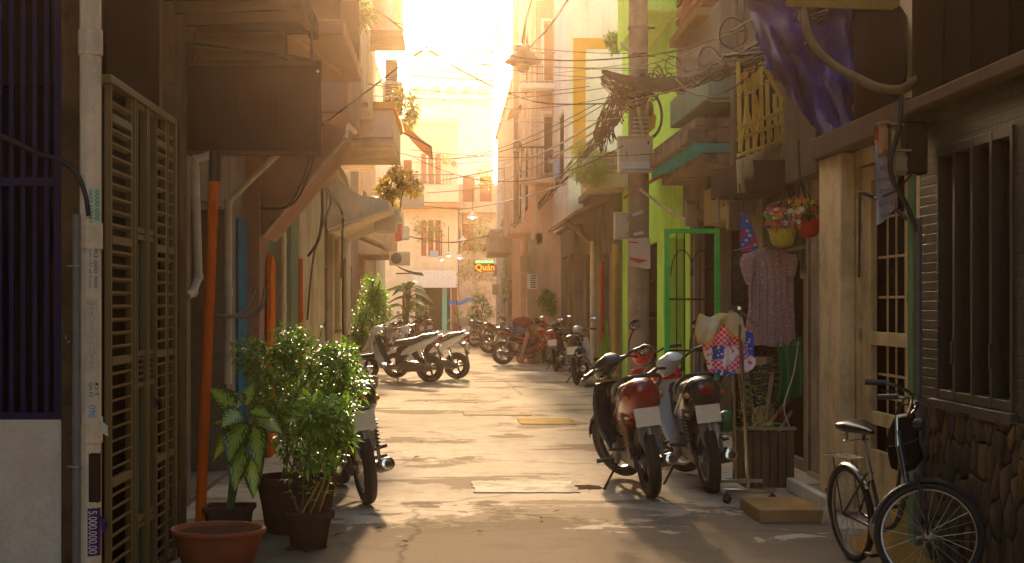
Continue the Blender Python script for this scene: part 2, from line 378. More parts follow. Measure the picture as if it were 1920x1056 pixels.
def fill(root,side,Xf,kind,y0,y1,z0,z1,dp,m,m2=None):
    X=Xf+side*dp; s=-side   # s points to the alley
    w,h=y1-y0,z1-z0
    if kind=='open':
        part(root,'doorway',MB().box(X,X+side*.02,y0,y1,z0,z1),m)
    elif kind=='shutter':
        mb=MB(); n=int(w/.09); pts=[]
        for i in range(n+1): 
            yy=y0+w*i/n; o=.02 if i%2 else 0
            pts += [(X+s*o,yy)]
        vs=[(p[0],p[1],z) for z in (z0,z1) for p in pts]; N=len(pts)
        mb.add(vs,[(i,i+1,N+i+1,N+i) for i in range(N-1)]); part(root,'shutter',mb,m,sharp=10)
    elif kind=='roll':
        mb=MB(); n=int(h/.08); pts=[]
        for i in range(n):
            z=z0+h*i/n; pts += [(X,z),(X+s*.018,z+.02),(X+s*.018,z+h/n-.02)]
        pts.append((X,z1)); N=len(pts)
        mb.add([(p[0],y,p[1]) for y in (y0,y1) for p in pts],[(i,N+i,N+i+1,i+1) for i in range(N-1)]); part(root,'shutter',mb,m,sharp=10)
    elif kind=='door':
        part(root,'door',MB().box(X,X+side*.03,y0,y1,z0,z1),m2 or m)
        mb=MB(); t=.09
        for a,b,c,e in ((y0,y0+t,z0,z1),(y1-t,y1,z0,z1),(y0+t,y1-t,z1-t,z1),(y0+t,y1-t,z0,z0+.16),(y0+t,y1-t,z0+h*.45,z0+h*.45+t)): mb.box(X,X+s*.03,a,b,c,e)
        part(root,'door_frame',mb,m,bevel=.006)
    elif kind=='window':
        part(root,'pane',MB().box(X,X+side*.01,y0,y1,z0,z1),m2 or GLASS)
        mb=MB(); t=min(.06,w*.08)
        for a,b,c,e in ((y0,y0+t,z0,z1),(y1-t,y1,z0,z1),(y0+t,y1-t,z1-t,z1),(y0+t,y1-t,z0,z0+t),((y0+y1)/2-t/2,(y0+y1)/2+t/2,z0+t,z1-t)): mb.box(X,X+s*.045,a,b,c,e)
        part(root,'window_frame',mb,m,bevel=.004)
        part(root,'sill',MB().box(Xf-side*.07,Xf-side*.003,y0-.06,y1+.06,z0-.06,z0-.003),m,bevel=.006)
    elif kind=='grille':
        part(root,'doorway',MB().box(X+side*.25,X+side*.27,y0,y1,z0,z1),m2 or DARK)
        mb=MB(); n=max(3,int(w/.11))
        for i in range(n+1):
            y=y0+.02+(w-.04)*i/n; mb.bar((X,y,z0),(X,y,z1),.018)
        for f in (.02,.25,.5,.75,.98): mb.box(X+s*.01,X+s*.022,y0,y1,z0+h*f-.015,z0+h*f+.015)
        part(root,'grille',mb,m)
def pipe(name,label,pts,r,mat,cat='pipe',group=None,n=10,coll=True):
    mb=MB(); P=[V(p) for p in pts]; mb.tube(P,r,n)
    if coll:
        for p in P[1:-1]: mb.ell(p,r*1.25,n=10)
        for a,b in zip(P,P[1:]):
            L=(b-a).length
            if L>1.2:
                for k in range(1,int(L/1.1)+1):
                    c=a.lerp(b,k/(int(L/1.1)+1)); dd=(b-a).normalized()*r*1.2; mb.tube([c-dd,c+dd],r*1.14,n)
    return solo(name,label,cat,mb,mat,group)
# ================================================================== LEFT SIDE
PLAS=grime('old_white_plaster',(.80,.68,.55),(.30,.20,.12),.35,.85,.25,2,.35,peel=(.34,.24,.16),peel_at=.74)
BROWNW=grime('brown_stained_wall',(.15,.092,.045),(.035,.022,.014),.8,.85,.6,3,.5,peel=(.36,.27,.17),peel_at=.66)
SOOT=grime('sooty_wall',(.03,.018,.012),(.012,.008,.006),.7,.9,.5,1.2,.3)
MAUVE=grime('mauve_plaster',(.40,.24,.17),(.13,.075,.05),.5,.85,.35,1.2,.2)
TAN=grime('tan_plaster',(.60,.46,.32),(.15,.10,.06),.55,.85,.5,1.5,.25)
GREY=grime('grey_render',(.28,.23,.18),(.09,.065,.05),.6,.85,.5,1.5,.25)
OLIVE=grime('olive_gate_paint',(.165,.12,.046),(.14,.095,.045),.5,.55,.35,4,.15,peel=(.15,.07,.035),peel_at=.72)
PURP=grime('violet_bar_paint',(.03,.02,.09),(.03,.015,.02),.6,.5,.3,6,.2)
BLUEC=grime('blue_curtain',(.03,.20,.36),(.02,.06,.10),.5,.8,.4,4,.2)
ORANGE=grime('orange_pipe_paint',(.66,.12,.012),(.26,.05,.012),.5,.6,.4,3,.12,peel=(.30,.10,.04),peel_at=.70)
WOODD=grime('dark_wood',(.05,.028,.015),(.04,.025,.016),.7,.7,.5,3,.3)
TIN=grime('rusty_tin',(.30,.22,.15),(.16,.07,.03),.7,.6,.5,2,.3)
# --- corner house with the barred window and the folding gate
h=thing('corner_house','dark corner house with violet barred window over a whitewashed dado','house',(-4,8.7,0))
mb=MB(); Y=7.84
xs=[-6.,-2.034,-1.8]; 
mb.box(-6,-2.02,Y,Y+.3,0,1.04); part(h,'wall',mb,PLAS,label='whitewashed dado below the barred window')
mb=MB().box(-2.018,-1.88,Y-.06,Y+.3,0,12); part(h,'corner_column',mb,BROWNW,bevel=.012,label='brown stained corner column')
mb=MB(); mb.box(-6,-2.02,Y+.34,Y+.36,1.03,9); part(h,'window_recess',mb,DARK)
mb=MB()
for i in range(34):
    x=-2.06-i*.062; mb.box(x-.012,x+.012,Y+.05,Y+.08,1.045,9)
for z in (1.055,2.295,3.6): mb.box(-5,-2.03,Y+.035,Y+.049,z-.022,z+.022)
mb.box(-2.075,-2.03,Y+.02,Y+.034,1.045,9)
part(h,'window_bars',mb,PURP)
# facade above and beyond the gate
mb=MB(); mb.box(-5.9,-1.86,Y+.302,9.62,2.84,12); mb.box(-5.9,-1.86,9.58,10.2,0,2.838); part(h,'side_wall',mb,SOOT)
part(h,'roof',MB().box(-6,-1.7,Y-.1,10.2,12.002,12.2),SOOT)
# things on the column
def vpipe(name,label,px0,px1,pt,pb,Y,mat,cat='pipe',group=None):
    r=(px1-px0)/2*Y/F; x=XX((px0+px1)/2,Y); return pipe(name,label,[(x,Y,ZZ(pt,Y)),(x,Y,max(0,ZZ(pb,Y)))],r,mat,cat,group)
pp=pipe('drain_pipe','fat cream drain pipe covered in torn stickers beside the folding gate',[(-1.848,7.72,0),(-1.848,7.72,5)],.055,PVC)
pipe('conduit_pipe','slim grey conduit strapped in front of the brown corner column',[(-1.905,7.66,0),(-1.905,7.66,2.11)],.02,plain('grey_pvc',(.17,.155,.145),.5))
solo('power_cable','black cable bending off the violet bars down into the slim grey conduit','cable',MB().tube(smooth([W(-30,245,7.8),W(20,262,7.78),W(75,290,7.74),W(112,300,7.7),W(143,325,7.67),W(160,365,7.66),W(166,405,7.66)],6),.0135,8),CABLE)
for i,py in enumerate((499,876)):
    z=ZZ(py,7.66); solo('pipe_clip','%s steel clip holding the slim grey conduit'%('upper' if i==0 else 'lower'),'clip',MB().tube([(-1.905+.025*math.cos(a),7.66-.025*math.sin(a),z) for a in [PI*k/8 for k in range(-1,10)]]+[(-1.96,7.68,z)],.005,6),STEEL)
# stickers on the drain pipe: curved sheets with lettering, wrapped on the pipe
def sticker(name,label,pyt,pyb,a0,a1,base,txt,ink,size,torn=0,rows=None):
    zt,zb=ZZ(pyt,7.67),ZZ(pyb,7.67); c=V((-1.848,7.72,0)); r=.0568; rr=random.Random(pyt)
    def fn(u,v):
        a=R(a0+(a1-a0)*u); e=(rr.uniform(-1,1)*torn if v in(0,1) or u in(0,1) else 0); z=zb+(zt-zb)*v+e
        return V((c.x+r*math.sin(a),c.y-r*math.cos(a),z))
    root=thing(name,label,'sticker',(c.x,c.y-.06,zb))
    part(root,'paper',MB().grid(fn,10,10),base)
    for (t,s,ao,ik) in txt:
        tm=text_mb(t,s,Matrix.Identity(3),(0,0,0),0)
        L=max(p.x for p in tm.v)
        out=[]
        for p in tm.v:
            a=R(ao)+ (p.y)/r; z=zt-(.012)-(p.x/max(L,.01))*(zt-zb-.024)
            out.append(V((c.x+(r+.0012)*math.sin(a),c.y-(r+.0012)*math.cos(a),z)))
        tm.v=out; part(root,'lettering',tm,ik)
    return root
PAPER=grime('sticker_paper',(.62,.60,.50),(.35,.30,.22),.5,.7,.2,8,.1); GRN=plain('green_ink',(.0,.30,.10),.6); BLK=plain('black_ink',(.03,.03,.04),.6); BLU=plain('blue_ink',(.02,.22,.55),.6); VIO=plain('violet_paper',(.05,.015,.12),.6); WHT=plain('white_ink',(.75,.70,.72),.6)
PMINT=grime('mint_paper',(.50,.66,.50),(.3,.36,.26),.5,.7,.2,8,.1)
sticker('sticker','pale mint sticker with green numerals, highest on the cream drain pipe',352,444,4,86,PMINT,[('HÚT HẦM CẦU',.022,8,BLK),('0000 000 000',.04,36,GRN)],GRN,.03)
sticker('sticker','whitish sticker with tiny black print just under the green numerals',448,545,-2,70,PAPER,[('KHOAN CẮT BÊ TÔNG',.017,6,BLK),('0903 000 000',.03,30,BLK)],BLK,.03,.004)
sticker('sticker','faded blank sticker remnant with pale grey print on the drain pipe',560,700,-5,55,grime('faded_paper',(.60,.53,.45),(.3,.24,.18),.6,.8,.2,6,.1),[('THÔNG CỐNG',.03,8,plain('faint_ink',(.34,.29,.26),.8))],BLK,.03,.004)
sticker('sticker','small stained sticker with bold black print above the blue one',712,750,-2,60,PAPER,[('GIÁ RẺ',.03,5,BLK),('ĐT',.03,35,BLK)],BLK,.03,.003)
sticker('sticker','torn sticker with a column of blue numerals on the drain pipe',755,826,-2,50,PAPER,[('0909 000',.05,4,BLU)],BLU,.03,.006)
sticker('sticker','dark brown glue patch where a sticker was scraped off the pipe',850,942,4,80,grime('glue',(.06,.04,.025),(.02,.015,.01),.6,.8,.3,8,.3),[],BLK,.03,.005)
sticker('sticker','violet sticker with white price numerals, lowest on the drain pipe',953,1043,-2,78,VIO,[('5.000.000.00',.062,4,WHT)],WHT,.03,.002)
mb=MB(); mb.grid(lambda u,v:V((-1.792+.045*u-.01*v*u,7.70+.012*math.sin(u*5+v*2),ZZ(993,7.67)+.07*(1-v)*(1-.35*u)-.02*math.sin(u*3))),6,6); solo('peeling_corner','violet paper flap peeling off the pipe over the gate','paper flap',mb,VIO)
mb=MB(); mb.grid(lambda u,v:V((-1.80+.05*u,7.69+.01*math.sin(u*4+v*3),ZZ(815,7.67)+.055*(1-v)+.01*math.sin(u*5))),5,5); solo('paper_scrap','crumpled white paper scrap hanging off the blue sticker','paper flap',mb,PAPER)
# --- folding gate
g=thing('folding_gate','olive folding metal gate of slatted panels with blue curtain strips behind','gate',(-1.8,8.7,0))
def gy(px): return F*1.8/(840-px)
ZT=2.80
def louver(px0,px1,pitch=.0715):
    y0,y1=gy(px0),gy(px1); mb=MB(); n=int((ZT-.05)/pitch)
    mb.box(-1.80,-1.765,y0-.0,y0+.025,.03,ZT); mb.box(-1.80,-1.765,y1-.05,y1,.03,ZT)
    for i in range(n):
        z=.05+i*pitch; mb.add([(-1.795,y0+.025,z),(-1.795,y1-.05,z),(-1.765,y1-.05,z+.012),(-1.765,y0+.025,z+.012),(-1.795,y0+.025,z+.012),(-1.795,y1-.05,z+.012),(-1.765,y1-.05,z+.024),(-1.765,y0+.025,z+.024)],[(0,1,2,3),(7,6,5,4),(3,2,6,7),(0,4,5,1),(1,5,6,2),(0,3,7,4)])
    for i in range(0,n,9):
        z=.05+i*pitch; mb.box(-1.802,-1.762,y0+.026,y1-.051,z-.012,z+.03)
    part(g,'slatted_panel',mb,OLIVE,sharp=20)
louver(196,238); louver(281,303); louver(305,330)
mb=MB(); ya,yb=gy(238),gy(281)
for px in (238.5,243,262.5,265.5,280.5):
    y=gy(px); mb.box(-1.80,-1.755,y-.012,y+.012,.03,ZT)
for z in (.03,.36,.40,1.17,1.35,2.02,2.06,ZT-.03): mb.box(-1.797,-1.77,ya,yb,z,z+.03)
for k in range(5): mb.box(-1.79,-1.775,ya,yb,1.19+k*.035,1.20+k*.035)
part(g,'bar_panel',mb,OLIVE,sharp=20)
mb=MB()
for a,b in ((245,262),(266,279)):
    y0,y1=gy(a),gy(b); mb.grid(lambda u,v:V((-1.83+.012*math.sin(u*14+v*2),y0+(y1-y0)*u,.05+1.95*v)),14,10)
part(g,'curtain',mb,BLUEC)
mb=MB().box(-1.90,-1.895,7.8,9.6,.0,2.83); part(g,'backing',mb,DARK)
mb=MB(); mb.box(-1.81,-1.75,7.76,9.58,ZT+.002,ZT+.045); mb.box(-1.81,-1.75,9.60,9.66,0.,ZT+.045); part(g,'gate_frame',mb,OLIVE,bevel=.004)
y=gy(275); z=ZZ(753,y); mb=MB().box(-1.752,-1.735,y-.03,y+.03,z-.035,z+.03); mb.lathe([(.02,0),(.028,.012),(.028,.03),(.012,.036)],(-1.735,y,z-.005),12,roty(PI/2)); part(g,'lock',mb,IRON,bevel=.003)
# frame column beyond the gate
solo('gate_post','dark brown post closing the far end of the folding gate','post',MB().box(-1.86,-1.74,9.72,9.95,0,3.1),BROWNW,bevel=.01)
# --- second house (behind the plants): recess, pipes, blue strip
BLUEP=grime('blue_strip',(.03,.17,.30),(.02,.07,.12),.5,.6,.4,3)
h=facade('shop_house','dim shop house with a dark open doorway behind the orange pipe',-1,-2.12,10.2,15.6,10.5,GREY,[('open',12.3,14.3,.05,2.55,.5,DARK),('grille',10.5,12.0,.05,2.5,.1,WOODD)])
mb=MB(); y=15.0; mb.box(-2.115,-2.09,14.9,15.55,.1,2.5); part(h,'blue_door_strip',mb,BLUEP)
x=XX(369,11.6)
pipe('bent_pipe','cream waste pipe with elbows hanging down beside the gate post',[W(395,290,11.6),W(366,300,11.6),W(366,318,11.6),W(372,520,11.6),W(362,548,11.5),W(350,556,11.4)],.033,PVC)
pipe('diagonal_pipe','pale waste pipe slanting down from under the brown signboard',[W(520,288,13.2),W(428,378,13.2),W(428,720,13.2)],.034,PVC)
# orange pipe standing by the pot
a=W(374,985,10.35); a.z=0; b=W(402,330,10.6); pipe('orange_pipe','tall bright orange pipe leaning behind the terracotta basin',[a,b],.037,ORANGE,coll=False,n=16)
pipe('black_pipe','black pipe stub joined on top of the orange pipe',[b+V((.0,0,-.04)),b+V((.006,.0,.17))],.042,IRON,coll=False,n=14)
solo('branching_pipe','forked grey pipe bracket with two white caps behind the orange pipe','pipe',
  MB().tube(smooth([W(384,560,10.9),W(400,590,10.9),W(440,592,10.9),W(462,580,10.9),W(478,548,10.9)],5),.014,8).tube(smooth([W(440,593,10.9),W(470,592,10.9),W(490,575,10.9),W(497,550,10.9)],5),.017,8).tube([W(477,551,10.9),W(481,540,10.9)],.021,10).tube([W(496,554,10.9),W(499,541,10.9)],.021,10),grime('grey_pipe',(.22,.17,.13),(.08,.05,.04),.5,.6,.3,6))
# brown signboard
s=thing('signboard','large blank brown signboard jutting over the alley','signboard',(-1.56,12,2.85))
bx=W(350,115,12); ex=W(601,290,12)
part(s,'board',MB().box(-2.10,ex.x,12,12.10,ex.z,bx.z),grime('brown_board',(.06,.03,.019),(.028,.015,.010),.75,.6,.5,1.8,.15,peel=(.10,.06,.04),peel_at=.72),bevel=.006)
mb=MB()
for q in ((-2.11,ex.x+.006,bx.z-.035,bx.z+.006),(-2.11,ex.x+.006,ex.z-.006,ex.z+.03)): mb.box(q[0],q[1],11.985,11.998,q[2],q[3])
mb.box(ex.x-.028,ex.x+.006,11.984,11.997,ex.z,bx.z)
x=XX(438,12); mb.box(x-.004,x+.004,11.993,11.998,ex.z+.03,bx.z-.035); x=XX(522,12); mb.box(x-.003,x+.003,11.993,11.998,ex.z+.03,bx.z-.035)
part(s,'board_frame',mb,grime('board_frame_paint',(.10,.05,.03),(.05,.025,.018),.5,.5,.2,3),bevel=.003)
part(s,'reflector',MB().lathe([(.012,0),(.012,.006),(.004,.008)],W(596,134,11.99),12,AX),plain('pale_disc',(.55,.42,.35),.4))
part(s,'bracket',MB().tube([(-2.12,12.05,3.75),(-1.1,12.05,3.62)],.018,8).tube([(-1.1,12.05,3.4),(-1.1,12.05,4.0)],.012,8),IRON)
# balcony over the signboard
b=thing('balcony','dark brown concrete balcony overhanging the blank signboard','balcony',(-1.5,14.3,4))
mb=MB().box(-2.1,-.905,12.95,15.7,3.985,4.12); part(b,'slab',mb,grime('balcony_soffit',(.30,.18,.10),(.17,.10,.06),.5,.85,.2,1.5,.2),bevel=.012)
mb=MB().box(-2.1,-.93,13.0,13.1,4.122,5.2); mb.box(-1.03,-.93,13.102,15.7,4.122,5.2); part(b,'parapet',mb,SOOT,bevel=.01)
part(b,'ridge',MB().bar((-1.32,13.05,3.975),(-1.02,15.6,3.975),.03,.02),MAUVE)
b=thing('canopy','dark timber canopy on joists high over the folding gate','canopy',(-1.7,11.3,3.7))
zt=ZZ(60,12.2)
part(b,'beam',MB().box(-2.1,XX(535,12.4),12.35,12.6,ZZ(116,12.4),ZZ(62,12.4)),grime('beam_tan',(.14,.09,.05),(.10,.065,.04),.6,.85,.5,1.5),bevel=.015)
mb=MB().box(-2.1,-1.15,10.3,12.9,ZZ(48,12.4)+.03,ZZ(48,12.4)+.08); part(b,'deck',mb,WOODD)
for k in range(5):
    y=10.5+k*.5; part(b,'joist',MB().bar((-2.1,y,3.93),(-1.15,y,3.96),.06,.09),WOODD)
part(b,'beam_edge',MB().bar((-1.15,10.3,4.0),(-1.15,12.9,4.0),.07,.14),WOODD)
# --- third house: mauve bracket
GRND=grime('green_door_paint',(.16,.24,.14),(.07,.10,.06),.5,.6,.5,3)
h=facade('mauve_house','mauve plastered house with a green door and slanted overhang',-1,-1.97,15.6,19.8,9,MAUVE,[('shutter',16.4,18.1,.1,2.75,.12,GRND),('open',19.0,19.6,.1,3.0,.3,DARK)])
y=17.; 
poly=[(XX(484,y),ZZ(440,y)),(XX(668,y),ZZ(283,y)),(XX(668,y),ZZ(262,y)),(-1.965,ZZ(225,y))]
part(h,'overhang',MB().prism([(-1.969,2.35),(-1.08,3.40),(-1.08,3.50),(-1.969,3.78)],'y',15.75,17.1),MAUVE,bevel=.01)
part(h,'overhang_edge',MB().tube([(-1.95,15.73,2.36),(-1.09,15.73,3.385)],.026,8).tube([(-1.09,15.73,3.385),(-1.06,15.9,3.55),(-1.06,17,3.6)],.026,8),plain('pale_drip_pipe',(.50,.36,.26),.5))
part(h,'upper_balcony',MB().box(-1.968,-1.15,17.2,19.7,3.85,5.0),MAUVE,bevel=.015)
OR2=grime('orange_board',(.70,.16,.02),(.3,.07,.02),.4,.6,.3,3)
mb=MB().prism([(16.02,.0),(16.45,.0),(16.42,2.1),(16.2,2.2),(16.05,2.0)],'x',-1.95,-1.90); solo('orange_board','orange board leaning on the mauve house beside its green door','board',mb,OR2,bevel=.006)
vpipe('white_pipe','white downpipe between the green door and the green pilaster',526,537,330,700,17.9,PVC)
solo('green_pilaster','sage green pilaster between the mauve house and the cream house','pilaster',MB().box(-2.0,-1.9,18.15,18.95,0,3.2),grime('sage',(.20,.26,.17),(.09,.11,.07),.5,.8,.5,2),bevel=.01)
vpipe('orange_pipe','orange pipe on the cream wall past the sage pilaster',557,568,485,700,19.6,ORANGE)
# --- cream house with curved hood
GATEG=grime('grey_gate',(.23,.19,.16),(.09,.07,.05),.5,.6,.4,3)
h=facade('cream_house','cream plastered house with a curved white hood and flower box',-1,-1.975,19.8,27,9.5,TAN,[('grille',23.9,25.6,.1,3.0,.1,GATEG),('window',26.0,26.7,1.2,2.8,.1,GATEG)])
HOOD=grime('hood_white',(.74,.62,.46),(.25,.17,.10),.45,.8,.35,1.5)
mb=MB(); xo=XX(738,26)
P=[(-1.97,2.85),(xo,3.22),(xo,3.32)]+[(xo-.26-.62*math.sin(R(a)),3.38+.62*(1-math.cos(R(a)))) for a in (0,15,30,45,60,75,88)]+[(-1.97,4.02)]
mb.prism(P,'y',24.2,27.1); part(h,'hood',mb,HOOD,bevel=.02)
mb=MB().tube([(-1.93,24.15,2.80),(xo,24.15,3.20)],.03,8); part(h,'hood_edge',mb,HOOD)
part(h,'upper_balcony',MB().box(-1.974,-1.2,20.5,23.9,4.6,5.6),TAN,bevel=.02)
vpipe('white_pipe','thin white downpipe at the far edge of the cream house',634,641,440,720,26.8,PVC)
PINK=grime('pinkish_concrete',(.72,.50,.38),(.25,.15,.10),.4,.85,.3,1.5)
b=thing('balcony','pinkish box balcony with an orange rim and plants on top','balcony',(-1.4,24.5,4.2))
part(b,'slab',MB().box(-1.97,XX(738,24),24.,27.5,ZZ(258,24)-.12,ZZ(258,24)),TAN,bevel=.02)
part(b,'parapet',MB().box(-1.6,XX(738,24),23.95,27.5,ZZ(258,24)+.002,ZZ(206,24)),PINK,bevel=.02)
part(b,'rim',MB().box(-1.62,XX(742,24),23.9,27.6,ZZ(206,24)+.002,ZZ(192,24)),grime('orange_rim',(.66,.25,.03),(.3,.1,.02),.4,.7,.2,2),bevel=.01)
pipe('drain_pipe','white drain pipe with two elbows climbing above the pinkish balcony',[W(690,200,23.5),W(690,62,23.5),W(675,62,23.5),W(675,180,23.5)],.035,PVC)
pipe('overhang_pipe','brownish pipe reaching out from behind the signboard to the pinkish balcony',[W(590,213,21),W(640,205,21),W(690,196,21)],.032,TIN)
pipe('stub_pipe','short white pipe stub poking out beside the blank signboard',[W(606,243,20),W(668,247,20)],.022,PVC,coll=False)
h=thing('upper_house','sunlit upper storey of corrugated sheet above the pinkish balcony','house',(-2.4,28.5,4.2))
part(h,'wall',MB().box(-4,-1.5,27.7,31,4.4,12),grime('pale_sheet',(.75,.62,.48),(.4,.25,.15),.5,.7,.6,1.5),bevel=.02)
part(h,'ledge',MB().box(-1.52,-.82,27.4,29,6.55,6.68),TIN,bevel=.02)
part(h,'vent',MB().box(-1.2,-.84,27.5,27.9,5.15,5.75),PVC,bevel=.01)
mb=MB()
for k in range(9): mb.box(-1.15,-.9,27.46,27.498,5.2+k*.058,5.23+k*.058)
part(h,'vent_slats',mb,TIN)
part(h,'curved_tank',MB().lathe([(.3,0),(.3,1.3),(.27,1.36)],(-1.12,27.8,6.7),20),plain('tank_metal',(.55,.45,.36),.35,.6))
# further left houses
h=facade('tall_house','narrow left house of stained concrete past the cream house',-1,-2.15,27.2,33,10,grime('stain_conc',(.55,.44,.32),(.2,.15,.10),.6,.85,.6,1.5),[('grille',27.6,29.4,.1,2.8,.1,GATEG),('window',30,31.6,1,2.6,.1,WOODD)],trim=None)
part(h,'hood',MB().prism([(-2.14,3.0),(-.98,3.45),(-.98,3.6),(-2.14,3.6)],'y',29,32.6),HOOD,bevel=.02)
h=facade('plant_house','dim recessed house hidden by tall potted bushes',-1,-2.7,33,45,9,GREY,[('grille',33.5,37,.1,2.8,.1,DARK),('open',39,42,.1,2.7,.4,DARK),('window',34,36,4,5.4,.1,WOODD)])
part(h,'awning',MB().prism([(-2.68,3.5),(-1.6,3.05),(-1.6,3.1),(-2.68,3.6)],'y',36,40),TIN)
h=facade('far_left_house','ochre far house with balcony on the left side',-1,-2.9,45,60,11,TAN,[('open',46,49,.1,2.6,.4,DARK),('window',51,53,4,5.6,.1,WOODD),('shutter',55,58,.1,2.7,.1,GRND)])
part(h,'balcony',MB().box(-2.89,-1.8,47,53,3.2,4.2),TAN,bevel=.03)
h=facade('farthest_left_house','pale end house on the left side by the far crossing',-1,-3.2,60,76,12,HOOD,[('open',62,65,.1,2.6,.4,DARK),('window',66,68,4,5.6,.1,WOODD)])
part(h,'balcony',MB().box(-3.19,-2.0,61,68,4.6,5.8),HOOD,bevel=.03)
# unseen houses beside and behind the viewer, added to shade the near end
for k,(x,y0,y1,z,c) in enumerate(((-2.6,-6,7.2,13,'tan'),(-3.2,-20,-6.3,13,'grey'))):
    facade('unseen_shade_house','%s unseen house on the left side, added to shade the near end'%c,-1,x,y0,y1,z,TAN if k==0 else GREY,[('roll',y0+2,y0+5,.1,2.7,.1,GATEG)])
for k,(x,y0,y1,z,c) in enumerate(((3.15,-6,7.1,13,'grey'),(3.3,-20,-6.3,13,'tan'))):
    facade('unseen_shade_house','%s unseen house on the right side, added to shade the near end'%c,1,x,y0,y1,z,GREY if k==0 else TAN,[('roll',y0+2,y0+5,.1,2.7,.1,GATEG)])
# ================================================================== RIGHT SIDE
TILE=brick('grey_tile_brick',(.085,.085,.066),(.065,.06,.045),(.055,.045,.035),.15,.062,.35,'yz',.5,.006,.8)
BOARDS=grime('brown_boarding',(.035,.022,.013),(.035,.022,.014),.6,.7,.5,2,.25)
LEDGE=grime('ledge_grey',(.17,.125,.09),(.10,.07,.05),.5,.85,.5,2)
# stone cladding: individual rocks as a relief mesh on one part
def stones(mb,X,y0,y1,z0,z1,n,seed):
    r=random.Random(seed); pts=[]
    tries=0
    while len(pts)<n and tries<9000:
        tries+=1; y=r.uniform(y0-.05,y1+.05); z=r.uniform(z0-.05,z1+.05)
        if all(((y-a)*1.6)**2+((z-b)*.85)**2>r.choice((.08,.12,.17))**2 for a,b in pts): pts.append((y,z))
    K=1.9
    for i,(y,z) in enumerate(pts):
        poly=[V((-.5,-.5)),V((.5,-.5)),V((.5,.5)),V((-.5,.5))]
        for j,(a,b) in enumerate(pts):
            if i==j: continue
            dv=V(((a-y)*K,(b-z))); L=dv.length
            if L>.6: continue
            nrm=dv/L; dd=L/2-.009; out=[]
            for q in range(len(poly)):
                p1,p2=poly[q],poly[(q+1)%len(poly)]; s1,s2=p1.dot(nrm)-dd,p2.dot(nrm)-dd
                if s1<=0: out.append(p1)
                if s1*s2<0: out.append(p1.lerp(p2,s1/(s1-s2)))
            poly=out
            if len(poly)<3: break
        if len(poly)<3: continue
        poly=[(min(y1,max(y0,y+p.x/K)),min(z1,max(z0,z+p.y))) for p in poly]
        # rounded outline
        q2=[]
        for q in range(len(poly)):
            p0,p1,p2=poly[q-1],poly[q],poly[(q+1)%len(poly)]
            for t1,t2 in ((.1,0),(0,.1)):
                o=p0 if t1 else p2; t_=t1 or t2; q2.append((p1[0]+(o[0]-p1[0])*t_,p1[1]+(o[1]-p1[1])*t_))
        cy=sum(p[0] for p in q2)/len(q2); cz=sum(p[1] for p in q2)/len(q2); hgt=r.uniform(.012,.032); m=len(q2); vs=[]
        for sc,xx in ((1,0),(.975,hgt*.85),(.90,hgt)):
            for p in q2: vs.append((X-xx-r.uniform(0,.004),cy+(p[0]-cy)*sc,cz+(p[1]-cz)*sc))
        fs=[(a*m+k,a*m+(k+1)%m,(a+1)*m+(k+1)%m,(a+1)*m+k) for a in (0,1) for k in range(m)]+[tuple(2*m+k for k in range(m))]
        mb.mi=r.choice((0,0,1,2)); mb.add(vs,fs)
    mb.mi=0
ST=[grime('stone_%d'%i,c,tuple(x*.35 for x in c),.6,.6,.2,7,1.0) for i,c in enumerate(((.13,.10,.07),(.10,.085,.07),(.17,.115,.06)))]
h=thing('tiled_house','dark house of grey tile brick on a rough stone base','house',(5,8.4,0))
XR=3.12; y0,y1=7.15,9.88; wz0,wz1=1.05,2.64; wy0,wy1=GY,0
wy0,wy1=F*XR/(1902-840),F*XR/(1757-840)
mb=MB()
for a,b,c,e in ((y0,wy0,1.0,2.9),(wy1,y1,1.0,2.9),(wy0,wy1,wz1,2.9),(wy0,wy1,1.0,wz0)): mb.add([(XR,a,c),(XR,b,c),(XR,b,e),(XR,a,e)],[(0,1,2,3)])
for p,q in (((wy0,wz0),(wy1,wz0)),((wy1,wz0),(wy1,wz1)),((wy1,wz1),(wy0,wz1)),((wy0,wz1),(wy0,wz0))): mb.add([(XR,*p),(XR,*q),(XR+.12,*q),(XR+.12,*p)],[(0,1,2,3)])
mb.add([(XR,y1,0),(7,y1,0),(7,y1,11.5),(XR,y1,11.5)],[(0,1,2,3)]); mb.add([(XR,y0,0),(7,y0,0),(7,y0,11.5),(XR,y0,11.5)],[(0,1,2,3)]); mb.box(3.3,3.32,y0,y1,0,7.5)
part(h,'wall',mb,TILE)
mb=MB(); stones(mb,XR-.012,y0,y1,0.0,1.0,150,5); part(h,'stone_base',mb,ST,sharp=50)
part(h,'mortar',MB().box(XR-.012,XR+.05,y0,y1,0,.998),plain('mortar_dark',(.045,.033,.024),.9))
w=MB().box(XR+.12,XR+.13,wy0,wy1,wz0,wz1); wp=part(h,'window',w,glass('window_glass_dark',(.012,.012,.014),.05))
mb=MB(); FR=grime('window_frame_grey',(.06,.05,.036),(.05,.04,.03),.5,.5,.4,4)
ww=wy1-wy0
for f in (0,.25,.5,.75,1): y=wy0+.025+(ww-.05)*f; mb.box(XR-.01,XR+.10,y-.022,y+.022,wz0,wz1)
for z in (wz0+.03,wz1-.03): mb.box(XR-.008,XR+.098,wy0,wy1,z-.03,z+.03)
mb.box(XR-.04,XR+.02,wy0-.05,wy1+.06,wz0-.075,wz0-.003)
part(wp,'window_frame',mb,FR,bevel=.004)
mb=MB()
for f in (.25,.75): y=wy0+ww*f; part(wp,'latch',MB().box(XR-.022,XR-.011,y-.012,y+.012,1.28,1.42),IRON)

